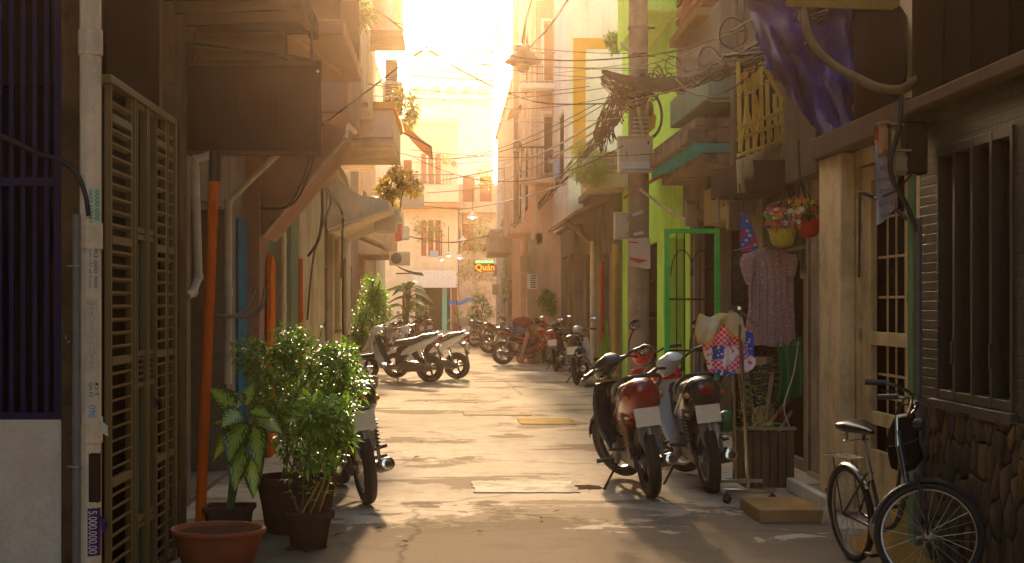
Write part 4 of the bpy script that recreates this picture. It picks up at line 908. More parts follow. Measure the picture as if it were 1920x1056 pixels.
def stations(st,n=14,e=2.5,ax='x'):
    return [se_ring((x,y if False else 0,z),hw,hh,n,e,ax) for (x,z,hw,hh) in st for y in (0,)]
def arc_fender(c,r,a0,a1,w,dep,n=14):
    mb=MB(); rings=[]
    for k in range(n+1):
        a=a0+(a1-a0)*k/n; ww=w*(.55+.45*math.sin(PI*min(1,max(.0,k/n))))
        row=[]
        for q in (-1,-.6,0,.6,1): row.append(V(c)+V(((r-dep*q*q)*math.cos(a),ww*q,(r-dep*q*q)*math.sin(a))))
        for q in (.9,.5,0,-.5,-.9): row.append(V(c)+V(((r-.012-dep*q*q)*math.cos(a),ww*q*.97,(r-.012-dep*q*q)*math.sin(a))))
        rings.append(row)
    return mb.loft(rings)
def wheel(root,c,Rw,w,fn,alloy=True,rimm=None):
    c=V(c); I=lambda mb: xf(mb,fn) if fn else mb
    t_=part(root,'wheel',I(tyre_mb(c,Rw,w)),RUB)
    rr=Rw-w*1.02; mb=MB().lathe([(rr,-w*.42),(rr-.018,-w*.3),(rr-.018,w*.3),(rr,w*.42),(rr+.012,w*.3),(rr+.012,-w*.3),(rr,-w*.42)],c,36,AX,cap=False); part(t_,'rim',I(mb),rimm or (ALLOY if not alloy else BPL if rimm is None else rimm))
    mb=MB().lathe([(.05,-.05),(.05,.05)],c,16,AX); mb.lathe([(.015,-.10),(.015,.10)],c,8,AX); part(t_,'hub',I(mb),ALLOY)
    mb=MB()
    if alloy:
        for k in range(5):
            a=2*PI*k/5+.3; d=V((math.cos(a),0,math.sin(a))); q=V((math.cos(a+.25),0,math.sin(a+.25)))
            mb.bar(c+d*.04,c+q*(rr-.01),.034,.028)
    else:
        for k in range(24):
            a=2*PI*k/24; s=(-1)**k; d=V((math.cos(a),0,math.sin(a))); e=V((math.cos(a+.5*((k//2)%2*2-1)),0,math.sin(a+.5*((k//2)%2*2-1))))
            mb.tube([c+e*.045+V((0,.035*s,0)),c+d*(rr-.015)],.0018,4,cap=False)
    part(t_,'spokes',I(mb),rimm or (BPL if alloy else STEEL))
    return t_
def motorbike(label,loc,head,style='underbone',body=MAROON,front=None,side=None,steer=0,lean=-6,scale=1.12,wire=False,seat=None,mirrors=True,group='motorbikes parked in the alley',headlamp=True,spring=None,rail=BPL,basket=False):
    """built round the origin, nose to +X, then parked"""
    front=front or body; side=side or body; seat=seat or SEATM
    root=thing('motorbike',label,'motorbike',(0,0,0),group)
    sc=style=='scooter'; Rw=.265 if sc else .285; tw=.10 if sc else .085
    rx,fx=-.62,.62; hd=V((.40,0,.82)); fn=steer_fn(R(steer),hd,R(26))
    I=lambda mb: xf(mb,fn)
    wheel(root,(rx,0,Rw),Rw,tw+.012,None,alloy=not wire); wheel(root,(fx,0,Rw),Rw,tw-.01,fn,alloy=not wire)
    # fork, front fender, bars
    mb=MB()
    for s in (-1,1):
        mb.tube([(fx,.075*s,Rw),(.50,.075*s,.56)],.021,10); mb.tube([(.51,.075*s,.54),(.42,.05*s,.78)],.016,8)
    part(root,'fork',I(mb),ALLOY if not sc else BPL)
    part(root,'front_fender',I(arc_fender((fx,0,Rw),Rw+.045,R(20),R(165),.085,.05)),front,bevel=0)
    hb=[(.27,.34,1.00),(.30,.22,1.01),(.345,.08,.97),(.345,-.08,.97),(.30,-.22,1.01),(.27,-.34,1.00)]
    b_=part(root,'handlebar',I(MB().tube(smooth(hb,4),.012,8)),IRON)
    for s in (-1,1):
        part(b_,'grip',I(MB().tube([(.267,.345*s,1.0),(.29,.24*s,1.008)],[.019,.019],10).tube([(.261,.354*s,1.0),(.268,.344*s,1.0)],.023,10)),BPL)
        part(b_,'lever',I(MB().tube(smooth([(.315,.21*s,1.005),(.345,.24*s,1.0),(.335,.34*s,.985)],3),.006,6)),ALLOY)
    # headlamp cowl
    st=[(.50,.93,.035,.03),(.485,.935,.085,.065),(.43,.965,.115,.085),(.36,.995,.11,.075),(.30,1.01,.085,.05),(.275,1.01,.05,.025)]
    cw=part(root,'headlamp_cowl',I(MB().loft(stations(st))),front,sharp=60)
    if headlamp: part(cw,'headlamp',I(MB().ell((.492,0,.945),.02,.075,.055,14)),CLEARL)
    part(cw,'dashboard',I(MB().ell((.30,0,1.035),.075,.075,.028,14,roty(R(-28)))),CLEARL if front is SILV else BPL)
    if mirrors:
        for s in (-1,1):
            m_=part(root,'mirror',I(MB().tube(smooth([(.31,.20*s,1.01),(.30,.24*s,1.10),(.27,.29*s,1.17)],4),.006,6).ell((.262,.32*s,1.205),.014,.062,.045,14)),BPL)
            part(m_,'mirror_glass',I(MB().ell((.252,.32*s,1.208),.008,.056,.040,14,roty(R(24)))),MIRR)
    # leg shield
    if not sc:
        def ls(u,v):
            q=2*u-1; zz=.84-.52*v; x=.44-.13*v-.12*v*v-.13*q*q*(1-.3*v); y=q*(.13+.07*math.sin(PI*min(1,v*.9+.1)))
            return V((x,y,zz))
        o=part(root,'leg_shield',MB().grid(ls,12,10,uv=False),front); m=o.modifiers.new('thick','SOLIDIFY'); m.thickness=.018
        part(root,'spine',MB().loft(stations([(.38,.76,.05,.06),(.27,.60,.07,.075),(.12,.50,.075,.075),(-.06,.50,.08,.09),(-.15,.52,.08,.09)])),BPL,sharp=60)
        st=[(.07,.56,.05,.06),(-.02,.60,.095,.11),(-.22,.64,.125,.135),(-.42,.70,.14,.15),(-.58,.75,.15,.155),(-.70,.785,.145,.14),(-.78,.80,.115,.105),(-.815,.81,.075,.06)]
        part(root,'tail_body',MB().loft(stations(st,18,2.3)),side,sharp=60)
        mb=MB()
        for s in (-1,1): mb.bar((-.10,.118*s,.60),(-.60,.152*s,.78),.012,.03)
        part(root,'side_stripe',mb,front)
        st=[(.12,.69,.05,.02),(.06,.715,.095,.05),(-.15,.745,.115,.06),(-.32,.775,.125,.06),(-.42,.82,.13,.055),(-.60,.85,.115,.05),(-.70,.86,.07,.03)]
        part(root,'seat',MB().loft(stations(st,14,2.8)),seat,sharp=60)
        tlx,tlz=-.79,.83
    else:
        def ls(u,v):
            q=2*u-1; zz=.90-.60*v; x=.50-.06*v-.20*v*v-.12*q*q*(1-.5*v)+.06*math.sin(PI*v); y=q*(.10+.10*math.sin(PI*min(1,v*.75+.1)))
            return V((x,y,zz))
        o=part(root,'leg_shield',MB().grid(ls,14,12,uv=False),front); m=o.modifiers.new('thick','SOLIDIFY'); m.thickness=.03
        st=[(.66,.60,.02,.02),(.62,.64,.07,.05),(.54,.74,.10,.10),(.46,.84,.10,.12),(.38,.90,.08,.10)]
        part(root,'nose',MB().loft(stations(st,14,2.2)),front,sharp=60)
        def inn(u,v):
            q=2*u-1; return V((.40-.10*v-.14*v*v-.05*q*q,q*(.10+.09*math.sin(PI*min(1,v*.75+.1))),.90-.58*v))
        o=part(root,'inner_shield',MB().grid(inn,10,8,uv=False),BPL); m=o.modifiers.new('thick','SOLIDIFY'); m.thickness=.015
        mb=MB().loft([se_ring((x,0,z),hw,hh,14,4) for x,z,hw,hh in ((.32,.33,.12,.05),(.2,.30,.165,.045),(-.05,.30,.165,.05),(-.16,.36,.13,.10))]); part(root,'floorboard',mb,GREYP if front is not BLACKP else BPL,sharp=50)
        st=[(.02,.45,.09,.12),(-.06,.55,.12,.17),(-.22,.62,.13,.14)]
        part(root,'seat_box',MB().loft(stations(st,16,3)),BPL,sharp=60)
        st=[(-.05,.52,.11,.06),(-.2,.60,.15,.085),(-.42,.70,.155,.085),(-.62,.79,.14,.065),(-.78,.86,.10,.04),(-.88,.90,.05,.018)]
        part(root,'tail_body',MB().loft(stations(st,16,2.6)),side,sharp=60)
        st=[(.06,.70,.06,.02),(.02,.73,.11,.06),(-.2,.76,.135,.065),(-.38,.80,.14,.06),(-.48,.85,.135,.06),(-.66,.89,.11,.045),(-.78,.91,.06,.02)]
        part(root,'seat',MB().loft(stations(st,14,2.8)),seat,sharp=60)
        tlx,tlz=-.84,.855
        mb=MB().loft([se_ring((x,.13,z),.045,hh,12,3) for x,z,hh in ((-.08,.34,.05),(-.2,.34,.085),(-.5,.31,.085),(-.68,.28,.05))]); part(root,'drive_case',mb,ENG,sharp=60)
    # tail light, plate, mudguard
    tl=part(root,'tail_light',MB().loft([se_ring((x,0,z),hw,hh,14,2.6) for x,z,hw,hh in ((tlx+.05,tlz-.02,.075,.05),(tlx-.005,tlz-.02,.075,.045),(tlx-.03,tlz-.015,.05,.028))]),REDL,sharp=60)
    for s in (-1,1): part(tl,'indicator',MB().ell((tlx+.06,.125*s,tlz-.05),.03,.035,.025,10),AMB)
    mb=MB().tube(smooth([(tlx+.13,0,.72),(tlx+.03,0,.62),(tlx-.02,0,.50)],3),[.02]*7,6); mb.prism([(-.085,.72),(.085,.72),(.075,.45),(.045,.36),(-.045,.36),(-.075,.45)],'x',tlx+.025,tlx+.037); part(root,'mudguard',xf(mb,lambda p:V((p.x-(.55-p.z)*.22,p.y,p.z))),GREYP)
    pm=MB().obox((tlx-.012,0,.635),(.006,.19,.14),roty(R(12))); part(root,'number_plate',pm,PLATE,bevel=.002)
    # frame, swingarm, shocks, engine, exhaust
    mb=MB()
    for s in (-1,1): mb.bar((-.12,.09*s,.33),(rx-.03,.095*s,Rw),.025,.04)
    part(root,'swingarm',mb,BPL)
    for s in (-1,1) if not sc else (1,):
        a=V((-.50,.135*s,.66)); b=V((-.60,.125*s,.31)); mb=MB().tube([a,b],.014,8); sp=[]
        for k in range(60): 
            q=k/59; c=a.lerp(b,.12+.62*q); ang=q*2*PI*8; sp.append(c+V((.026*math.cos(ang),.026*math.sin(ang),0)))
        sh=part(root,'shock',mb,ALLOY); part(sh,'spring',MB().tube(sp,.0052,5),spring or BPL)
    mb=MB().loft([se_ring((x,0,z),hw,hh,12,3) for x,z,hw,hh in ((.27,.36,.05,.05),(.14,.35,.075,.075),(.02,.32,.11,.10),(-.14,.32,.115,.11),(-.22,.33,.07,.07))]) if not sc else MB().loft([se_ring((x,0,z),hw,hh,12,3) for x,z,hw,hh in ((-.12,.30,.06,.06),(-.25,.28,.09,.08),(-.45,.27,.08,.07))])
    for s in (-1,1): mb.lathe([(.085,-.01),(.08,.02),(.03,.028)],(-.08,.125*s,.31),14,Matrix.Rotation(-PI/2*s,3,'X'))
    part(root,'engine',mb,ENG)
    mb=MB().tube(smooth([(.16,-.05,.29),(.10,-.12,.17),(-.15,-.145,.17),(-.36,-.155,.24)],4),.016,8)
    ex=part(root,'exhaust',mb.lathe([(.022,0),(.042,.05),(.052,.10),(.052,.40),(.046,.43)],(-.32,-.158,.225),16,roty(-PI/2+R(9))),GREYP if sc else ENG)
    e=V((-.32,-.158,.225))+roty(-PI/2+R(9))@V((0,0,.43))
    part(ex,'exhaust_tip',MB().lathe([(.046,0),(.048,.012),(.03,.016),(.022,.004),(.022,-.02)],e,16,roty(-PI/2+R(9))),CHR)
    mb=MB().tube([(-.05,-.29,.26),(-.05,-.18,.26),(-.05,.18,.26),(-.05,.29,.26)],[.019,.012,.012,.019],8)
    part(root,'foot_bar',mb,BPL)
    for s in (-1,1): part(root,'foot_peg',MB().tube([(-.36,.12*s,.36),(-.36,.24*s,.38)],.013,8),BPL)
    part(root,'kickstand',MB().tube([(-.02,.12,.22),(-.07,.27,.02)],.011,6).tube([(-.07,.27,.016),(-.11,.285,.014)],.014,6),IRON)
    if rail: part(root,'grab_rail',MB().tube(smooth([(-.36,.15,.79),(-.55,.175,.86),(-.74,.13,.93),(-.79,0,.945),(-.74,-.13,.93),(-.55,-.175,.86),(-.36,-.15,.79)],4),.017,8),rail)
    if not sc: part(root,'chain_case',MB().loft([se_ring((x,.10,z),.018,hh,10,3) for x,z,hh in ((-.14,.32,.055),(-.4,.30,.05),(-.66,.285,.055))]),BPL,sharp=60)
    if basket:
        mb=MB(); 
        for k in range(9):
            f=k/8; mb.bar((.52,-.15+.3*f,.80),(.50,-.17+.34*f,1.02),.005); mb.bar((.74,-.15+.3*f,.82),(.78,-.17+.34*f,1.04),.005)
        for k in range(8):
            f=k/7
            for s in (-1,1): mb.bar((.52+.22*f,.15*s,.80+.02*f),(.5+.28*f,.17*s,1.02+.02*f),.005)
        for f in (0,.25,.5,.75,1):
            x0,x1,w,z=.52-.02*f,.74+.04*f,.15+.02*f,.80+.22*f; mb.bar((x0,-w,z),(x1,-w,z+.02),.006).bar((x0,w,z),(x1,w,z+.02),.006).bar((x0,-w,z),(x0,w,z),.006).bar((x1,-w,z+.02),(x1,w,z+.02),.006)
        part(root,'basket',mb,IRON)
    root.scale=(scale,)*3; root.rotation_euler=(R(lean),0,head)
    root.location=loc; return root
def park(label,px,py,deg,**k):
    """px,py: where the rear wheel touches the ground in the photo; deg: heading, 90 = straight away from the viewer"""
    Y=GY(py); s=k.get('scale',1.12); h=R(deg); c=V((XX(px,Y),Y,0))+V((math.cos(h),math.sin(h),0))*.62*s
    return motorbike(label,c,h,**k)
park('maroon motorbike with an orange coil shock and a tan number plate, nearest on the right',1223,934,95,body=MAROON,front=BLACKP,side=MAROON,steer=33,lean=-7,spring=SPRO)
park('silver and black motorbike with a grey cowl beside the wheeled clothes rail',1334,924,93,body=BLACKP,front=SILV,side=BLACKP,steer=34,lean=-6,wire=True)
park('red motorbike wedged between and behind the maroon and the silver ones',1262,868,92,body=REDP,front=REDP,side=REDP,steer=15,lean=-5,mirrors=False)
park('red tailed motorbike with chrome muffler half hidden behind the potted shrubs',691,946,104,mirrors=False,body=BLACKP,front=BLACKP,side=BLACKP,steer=10,lean=-7,wire=True)
park('white scooter with dark grey seat in front of its twin on the left',806,717,171,style='scooter',body=WHITEP,front=SILV,side=WHITEP,steer=12,lean=-6,seat=plain('grey_seat',(.11,.095,.095),.5),mirrors=False)
park('white scooter with tan seat showing only its rear beside the other white one',857,711,166,style='scooter',body=WHITEP,front=WHITEP,side=WHITEP,steer=10,lean=-5,seat=plain('tan_seat',(.27,.17,.11),.5),mirrors=False,basket=True)
park('dark motorbike with white plate and a silver cowl by the thick white downpipe',1082,722,78,body=BLACKP,front=SILV,side=BLACKP,steer=-8,lean=-6)
park('dark motorbike with round lamp and white plate next to the concrete post',1043,697,80,body=BLACKP,front=BLACKP,side=MAROON,steer=-10,lean=-6)
park('dark motorbike with chrome muffler under the crouching person',943,684,12,body=BLACKP,front=REDP,side=BLACKP,steer=10,lean=-5,mirrors=False)
park('black motorbike second in the row by the white pole',917,663,10,body=BLACKP,front=BLACKP,side=BLACKP,steer=-10,lean=-5,mirrors=False)
park('black motorbike farthest in the row by the white pole',890,651,8,body=BLACKP,front=GREYP,side=BLACKP,steer=0,lean=-5,wire=True)
park('white fronted motorbike among bushes behind the white scooters',752,650,150,body=WHITEP,front=WHITEP,side=BLACKP,steer=20,lean=-5,mirrors=False)
park('dark motorbike with a small white plate behind the white scooters',806,646,110,body=BLACKP,front=BLACKP,side=BLACKP,steer=0,lean=-5)
park('grey motorbike at the end of the far left row',788,650,118,style='scooter',body=GREYP,front=GREYP,side=BLACKP,steer=0,lean=-5)
park('red motorbike at the far left against the bushes',736,664,160,body=REDP,front=REDP,side=BLACKP,steer=15,lean=-5)

# ================================================================== BICYCLE
def bicycle():
    root=thing('bicycle','black city bicycle with chrome mudguards and a sprung black saddle against the stone wall','bicycle',(0,0,0))
    Rw=.31; rx,fx=-.475,.475; hd=V((.27,0,.78)); fn=steer_fn(R(58),hd,R(17)); I=lambda mb: xf(mb,fn); ID=lambda mb: mb
    for c,g in ((V((rx,0,Rw)),ID),(V((fx,0,Rw)),I)):
        t_=part(root,'wheel',g(MB().lathe([(Rw-.022+.022*math.cos(2*PI*k/10),.022*math.sin(2*PI*k/10)) for k in range(11)],c,48,AX,cap=False)),RUB)
        part(t_,'rim',g(MB().lathe([(Rw-.035,-.011),(Rw-.05,-.006),(Rw-.05,.006),(Rw-.035,.011),(Rw-.03,0),(Rw-.035,-.011)],c,48,AX,cap=False)),STEEL)
        mb=MB()
        for k in range(28):
            a=2*PI*k/28; s=(-1)**k; b=a+.9*(((k//2)%2)*2-1); mb.tube([c+V((.02*math.cos(b),.03*s,.02*math.sin(b))),c+V(((Rw-.045)*math.cos(a),0,(Rw-.045)*math.sin(a)))],.0013,4,cap=False)
        part(t_,'spokes',g(mb),STEEL); part(t_,'hub',g(MB().lathe([(.022,-.04),(.014,-.03),(.014,.03),(.022,.04)],c,12,AX)),ALLOY)
        a0,a1=(R(35),R(195)) if g is ID else (R(20),R(175))
        part(root,'mudguard',g(arc_fender(c,Rw+.022,a0,a1,.032,.014,20)),CHR if g is ID else BPL)
    BK=paint('bicycle_black',(.02,.02,.02),.25)
    bb=V((-.03,0,.27)); st=V((-.20,0,.70)); hd2=V((.325,0,.56)); ra=V((rx,0,Rw))
    mb=MB().tube([bb,st],.014,10); mb.tube(smooth([hd2+V((0,0,.02)),(.15,0,.34),bb],5),.017,10); mb.tube(smooth([hd+V((0,0,-.03)),(.14,0,.47),(-.10,0,.42)],5),.013,10)
    for s in (-1,1): mb.tube([bb+V((0,.03*s,0)),ra+V((0,.055*s,0))],.009,8); mb.tube([st+V((.03,.02*s,-.10)),ra+V((0,.055*s,0))],.008,8)
    mb.tube([hd2,hd+V((-.012,0,.03))],.02,12); part(root,'frame',mb,BK)
    part(root,'seat_post',MB().tube([st-V((-.06,0,.14)),st+V((-.035,0,.13))],.013,10),CHR)
    sd=[( .10,.79,.014,.012),(.05,.795,.03,.022),(-.03,.80,.055,.03),(-.12,.81,.10,.038),(-.19,.815,.115,.035),(-.225,.81,.09,.02)]
    s_=part(root,'saddle',MB().loft([se_ring((x-.19,0,z+.07),hw,hh,16,2.4) for x,z,hw,hh in sd]),plain('saddle_vinyl',(.02,.018,.017),.28),sharp=60)
    mb=MB()
    for s in (-1,1):
        sp=[]
        for k in range(40): q=k/39; sp.append(V((-.35+.016*math.cos(q*2*PI*5),.06*s+.016*math.sin(q*2*PI*5),.785+.07*q)))
        mb.tube(sp,.0035,5)
    mb.tube([(-.35,.06,.79),(-.2,.02,.81),(-.2,-.02,.81),(-.35,-.06,.79)],.005,6); part(s_,'saddle_spring',mb,CHR)
    mb=MB()
    for s in (-1,1): mb.tube([(fx,.05*s,Rw),(fx-.03,.045*s,Rw+.16),(.37,.04*s,Rw+.34)],[.008,.010,.013],8); 
    mb.tube([(.37,-.045,Rw+.34),(.37,.045,Rw+.34)],.013,8); mb.tube([hd2,hd+V((-.03,0,.12))],.013,10); part(root,'fork',I(mb),BK)
    top=hd+V((-.045,0,.20)); mb=MB().tube([hd+V((-.02,0,.02)),top],.012,10).tube([top,top+V((.07,0,.02))],.013,8)
    c=top+V((.07,0,.02)); hb=[c+V((-.22,.28,.13)),c+V((-.10,.25,.14)),c+V((.02,.15,.10)),c+V((0,.04,0)),c+V((0,-.04,0)),c+V((.02,-.15,.10)),c+V((-.10,-.25,.14)),c+V((-.22,-.28,.13))]
    mb.tube(smooth(hb,4),.010,8); h_=part(root,'handlebar',I(mb),CHR)
    mb=MB()
    for s in (-1,1): part(h_,'grip',I(MB().tube([c+V((-.23,.285*s,.13)),c+V((-.11,.255*s,.14))],.018,10)),BPL)
    mb=MB()
    for s in (-1,1): mb.tube(smooth([c+V((-.03,.20*s,.12)),c+V((-.02,.23*s,.10)),c+V((-.13,.285*s,.09))],3),.005,6)
    mb.tube(smooth([c+V((-.03,.2,.12)),c+V((.10,.12,.06)),c+V((.12,0,-.15)),c+V((.09,0,-.35))],5),.003,5); mb.tube(smooth([c+V((-.03,-.2,.12)),c+V((.12,-.10,.06)),c+V((.08,0,-.12)),c+V((-.1,.02,-.2))],5),.003,5)
    part(h_,'brake_lever',I(mb),IRON)
    part(h_,'bell',I(MB().ell(c+V((.01,.10,.085)),.022,.022,.016,12)),CHR)
    part(h_,'lamp',I(MB().lathe([(.012,0),(.034,.02),(.038,.06),(.03,.065)],c+V((.02,0,-.05)),14,roty(PI/2))),BPL)
    # rear carrier
    mb=MB(); z=Rw*2+.05
    for y in (-.06,-.03,0,.03,.06): mb.tube([(rx-.22,y,z),(rx+.17,y*.7,z+.005)],.004,6)
    mb.tube([(rx-.22,-.065,z),(rx-.24,0,z),(rx-.22,.065,z)],.005,6)
    for s in (-1,1): mb.tube([(rx-.08,.062*s,z),(rx,.06*s,Rw)],.005,6)
    part(root,'carrier',mb,IRON)
    mb=MB().lathe([(.085,-.003),(.085,.003)],bb+V((0,-.05,0)),28,AX); 
    for s,a in ((-1,R(-50)),(1,R(130))): mb.tube([bb+V((0,.06*s,0)),bb+V((.16*math.cos(a),.07*s,.16*math.sin(a)))],.009,8)
    cr=part(root,'crank',mb,ALLOY)
    for s,a in ((-1,R(-50)),(1,R(130))): part(cr,'pedal',MB().obox(bb+V((.16*math.cos(a),.12*s,.16*math.sin(a))),(.09,.085,.024)),BPL,bevel=.004)
    part(root,'kickstand',MB().tube([(rx+.12,.05,.28),(rx+.10,.17,.005)],.008,6),STEEL)
    part(root,'rear_reflector',MB().obox((rx-.325,0,.42),(.01,.05,.03)),REDL)
    root.scale=(1.0,1.0,1.0)
    a=V((2.60,9.50,0)); b=V((2.735,8.72,0)); root.location=(a+b)/2+V((0.02,0,0)); root.rotation_euler=(R(4),0,math.atan2(b.y-a.y,b.x-a.x))
    return root
bicycle()
# dark cloth bag slung on the handlebar
bg_=thing('bag','black cloth bag slung from the bicycle handlebar','bag',W(1695,880,8.98))
mb=MB(); rings=[]
for k,(py,hw,hd_) in enumerate(((775,16,.03),(800,26,.06),(830,30,.085),(858,31,.09),(878,22,.06),(884,8,.02))):
    c=W(1697-2*k%5,py,9.0); r=se_ring(c,hw*9/F,hd_,16,2.6,'z'); rings.append([p+V((0,0,noise.noise(p*14)*.02))+V((noise.noise(p*17)*.02,noise.noise(p*13+V((4,1,0)))*.02,0)) for p in r])
part(bg_,'pouch',mb.loft(rings),grime('black_cloth',(.018,.016,.017),(.008,.007,.007),.5,.85,.2,6,.5),sharp=80)
part(bg_,'strap',MB().tube(smooth([W(1680,780,9.0),W(1688,760,8.98),W(1702,745,8.95),W(1712,765,8.98),W(1714,782,9.0)],4),.007,6),BPL)

# ================================================================== PERSON bent over a motorbike
SKIN=NT('skin'); SKIN.set(Base_Color=(.42,.19,.10),Roughness=.5); SKIN=SKIN.mat
SHIRT=grime('maroon_shirt',(.20,.035,.025),(.08,.015,.012),.4,.9,.2,6,.3); JEAN=grime('blue_shorts',(.06,.12,.22),(.03,.05,.09),.4,.9,.2,6,.3); HAIR=plain('black_hair',(.02,.016,.014),.6)
def skin_mesh(name,verts,edges,parent,mat,root_i=0,lv=2):
    me=bpy.data.meshes.new(name); off=OFF[parent]; me.from_pydata([tuple(V(v[:3])) for v in verts],edges,[]); me.materials.append(mat)
    o=bpy.data.objects.new(name,me); COL.objects.link(o); o.parent=parent; OFF[o]=off
    m=o.modifiers.new('skin','SKIN'); m.use_smooth_shade=True
    sv=me.skin_vertices[0].data
    for i,v in enumerate(verts):
        sv[i].radius=(v[3],v[4] if len(v)>4 else v[3]); sv[i].use_root=(i==root_i)
    s=o.modifiers.new('sub','SUBSURF'); s.levels=lv; s.render_levels=lv
    return o
def person():
    # facing +X, seated astride and bending far forward; ground z=0; local origin under the hips
    root=thing('person','person in a maroon shirt and blue shorts crouching over a parked motorbike','person',(0,0,0))
    v=[(0,0,.92,.15,.15),(.16,0,1.00,.16,.17),(.32,0,1.06,.16,.18),(.44,0,1.08,.09,.10),(.53,0,1.07,.055),(.60,0,1.05,.085,.08),(.68,0,1.01,.09,.08),(.74,0,.97,.05),
       (.36,.17,1.06,.06),(.45,.25,.92,.045),(.58,.20,.74,.036),(.62,.19,.69,.032),
       (.36,-.17,1.06,.06),(.45,-.25,.92,.045),(.60,-.18,.76,.036),(.64,-.17,.71,.032),
       (.06,.12,.88,.10),(.34,.20,.80,.075),(.22,.20,.42,.055),(.16,.20,.12,.042),(.20,.20,.06,.04),(.33,.21,.04,.032),
       (.06,-.12,.88,.10),(.34,-.20,.80,.075),(.22,-.20,.42,.055),(.16,-.20,.12,.042),(.20,-.20,.06,.04),(.33,-.21,.04,.032)]
    e=[(0,1),(1,2),(2,3),(3,4),(4,5),(5,6),(6,7),(2,8),(8,9),(9,10),(10,11),(2,12),(12,13),(13,14),(14,15),(0,16),(16,17),(17,18),(18,19),(19,20),(20,21),(0,22),(22,23),(23,24),(24,25),(25,26),(26,27)]
    # fingers: five short chains rooted in each palm
    for s,b in ((1,11),(-1,15)):
        px,py,pz=v[b][:3]
        for k,(dy,L) in enumerate(((-.03,.065),(-.01,.08),(.01,.085),(.028,.075),(.04,.05))):
            i=len(v); v.append((px+.03,py+dy*.8,pz-.035,.010)); v.append((px+.05,py+dy,pz-.035-L*.7,.008)); e += [(b,i),(i,i+1)]
    skin_mesh('body',v,e,root,SKIN)
    skin_mesh('shirt',[(.0,0,.97,.19,.18),(.16,0,1.02,.20,.20),(.31,0,1.07,.20,.21),(.43,0,1.09,.11,.12),(.36,.175,1.06,.08),(.42,.23,.94,.072),(.36,-.175,1.06,.08),(.42,-.23,.94,.072)],[(0,1),(1,2),(2,3),(2,4),(4,5),(2,6),(6,7)],root,SHIRT)
    skin_mesh('shorts',[(-.02,0,.92,.165,.16),(.06,.12,.885,.125),(.30,.195,.815,.105),(.06,-.12,.885,.125),(.30,-.195,.815,.105)],[(0,1),(1,2),(0,3),(3,4)],root,JEAN)
    hr=MB().ell((.625,0,1.075),.115,.095,.085,16,roty(R(25))); part(root,'hair',hr,HAIR)
    mb=MB()
    for s in (-1,1): mb.ell((.74,.03*s,1.02),.012,.014,.009,8)
    part(root,'eyes',mb,plain('eye',(.1,.07,.06),.3)); part(root,'nose',MB().ell((.765,0,.99),.015,.012,.02,8),SKIN)
    return root
p=person(); Y=GY(684)-.02; h=R(12); p.location=V((XX(962,Y),Y,0))+V((0,0.02,0)); p.rotation_euler=(0,0,h); p.scale=(1.08,)*3
# ================================================================== PLANTS
LF1=leafmat('leaf_dark',(.085,.20,.022),(.18,.34,.04)); LF2=leafmat('leaf_mid',(.14,.32,.03),(.25,.44,.05)); LF3=leafmat('leaf_yellow',(.26,.30,.035),(.34,.30,.05)); LF4=leafmat('leaf_orange',(.42,.25,.03),(.45,.33,.05))
DIEF=leafmat('leaf_variegated',(.035,.085,.015),(.06,.12,.02),vein=(.36,.47,.07),rough=.3)
STEM=plain('stem_brown',(.12,.085,.045),.8); STEMG=plain('stem_green',(.10,.15,.04),.6); SOIL=grime('soil',(.06,.04,.025),(.025,.017,.012),.6,.95,0,8,.8)
POTD=grime('dark_clay_pot',(.085,.05,.035),(.035,.023,.017),.6,.7,.4,5,.3); TERR=grime('terracotta',(.36,.10,.045),(.13,.045,.025),.6,.55,.35,4,.25); POTG=grime('grey_pot',(.13,.115,.085),(.06,.05,.035),.6,.8,.3,5,.3)
def clump(mb,c,r,n,L,seed,hole=.05,droop=.3,aspect=.42,flat=.0):
    rr=random.Random(seed); c=V(c); k=0; t=0
    while k<n and t<n*6:
        t+=1; q=V((rr.gauss(0,1),rr.gauss(0,1),rr.gauss(0,1))).normalized(); s=rr.random()**.45
        p=c+V((q.x*r[0],q.y*r[1],q.z*r[2]))*s
        if noise.noise(p*(1.6/max(r))*1.4+V((seed*3.1,0,0)))<-.12+hole: continue
        k+=1; d=(q*.7+V((rr.uniform(-1,1),rr.uniform(-1,1),rr.uniform(-.5,.8)))).normalized()
        l=L*rr.uniform(.55,1.25); mb.leaf(p,d,V((rr.uniform(-.5,.5),rr.uniform(-.5,.5),1)),l,l*aspect*rr.uniform(.8,1.2),droop*rr.uniform(.3,1.5),2,rr.uniform(.05,.3))
def sprig(mb,st,a,b,n,L,seed,rad=.004,aspect=.42,bend=.1):
    """a stem with leaves set alternately along it"""
    rr=random.Random(seed); a=V(a);b=V(b); m=a.lerp(b,.5)+V((rr.uniform(-bend,bend),rr.uniform(-bend,bend),rr.uniform(0,bend)))
    P=smooth([a,m,b],6); st.tube(P,[rad*(1-.7*i/(len(P)-1)) for i in range(len(P))],5)
    for k in range(n):
        f=.25+.75*k/n; i=min(len(P)-2,int(f*(len(P)-1))); d=(P[i+1]-P[i]).normalized(); sd=d.cross(V((0,0,1))); sd=sd.normalized() if sd.length>.05 else V((1,0,0))
        o=(sd*math.cos(k*2.4)+d.cross(sd)*math.sin(k*2.4)+d*.55+V((0,0,.2))).normalized(); l=L*rr.uniform(.6,1.2)
        mb.leaf(P[i],o,V((rr.uniform(-.3,.3),rr.uniform(-.3,.3),1)),l,l*aspect,.35*rr.random()+.1,2,.2)
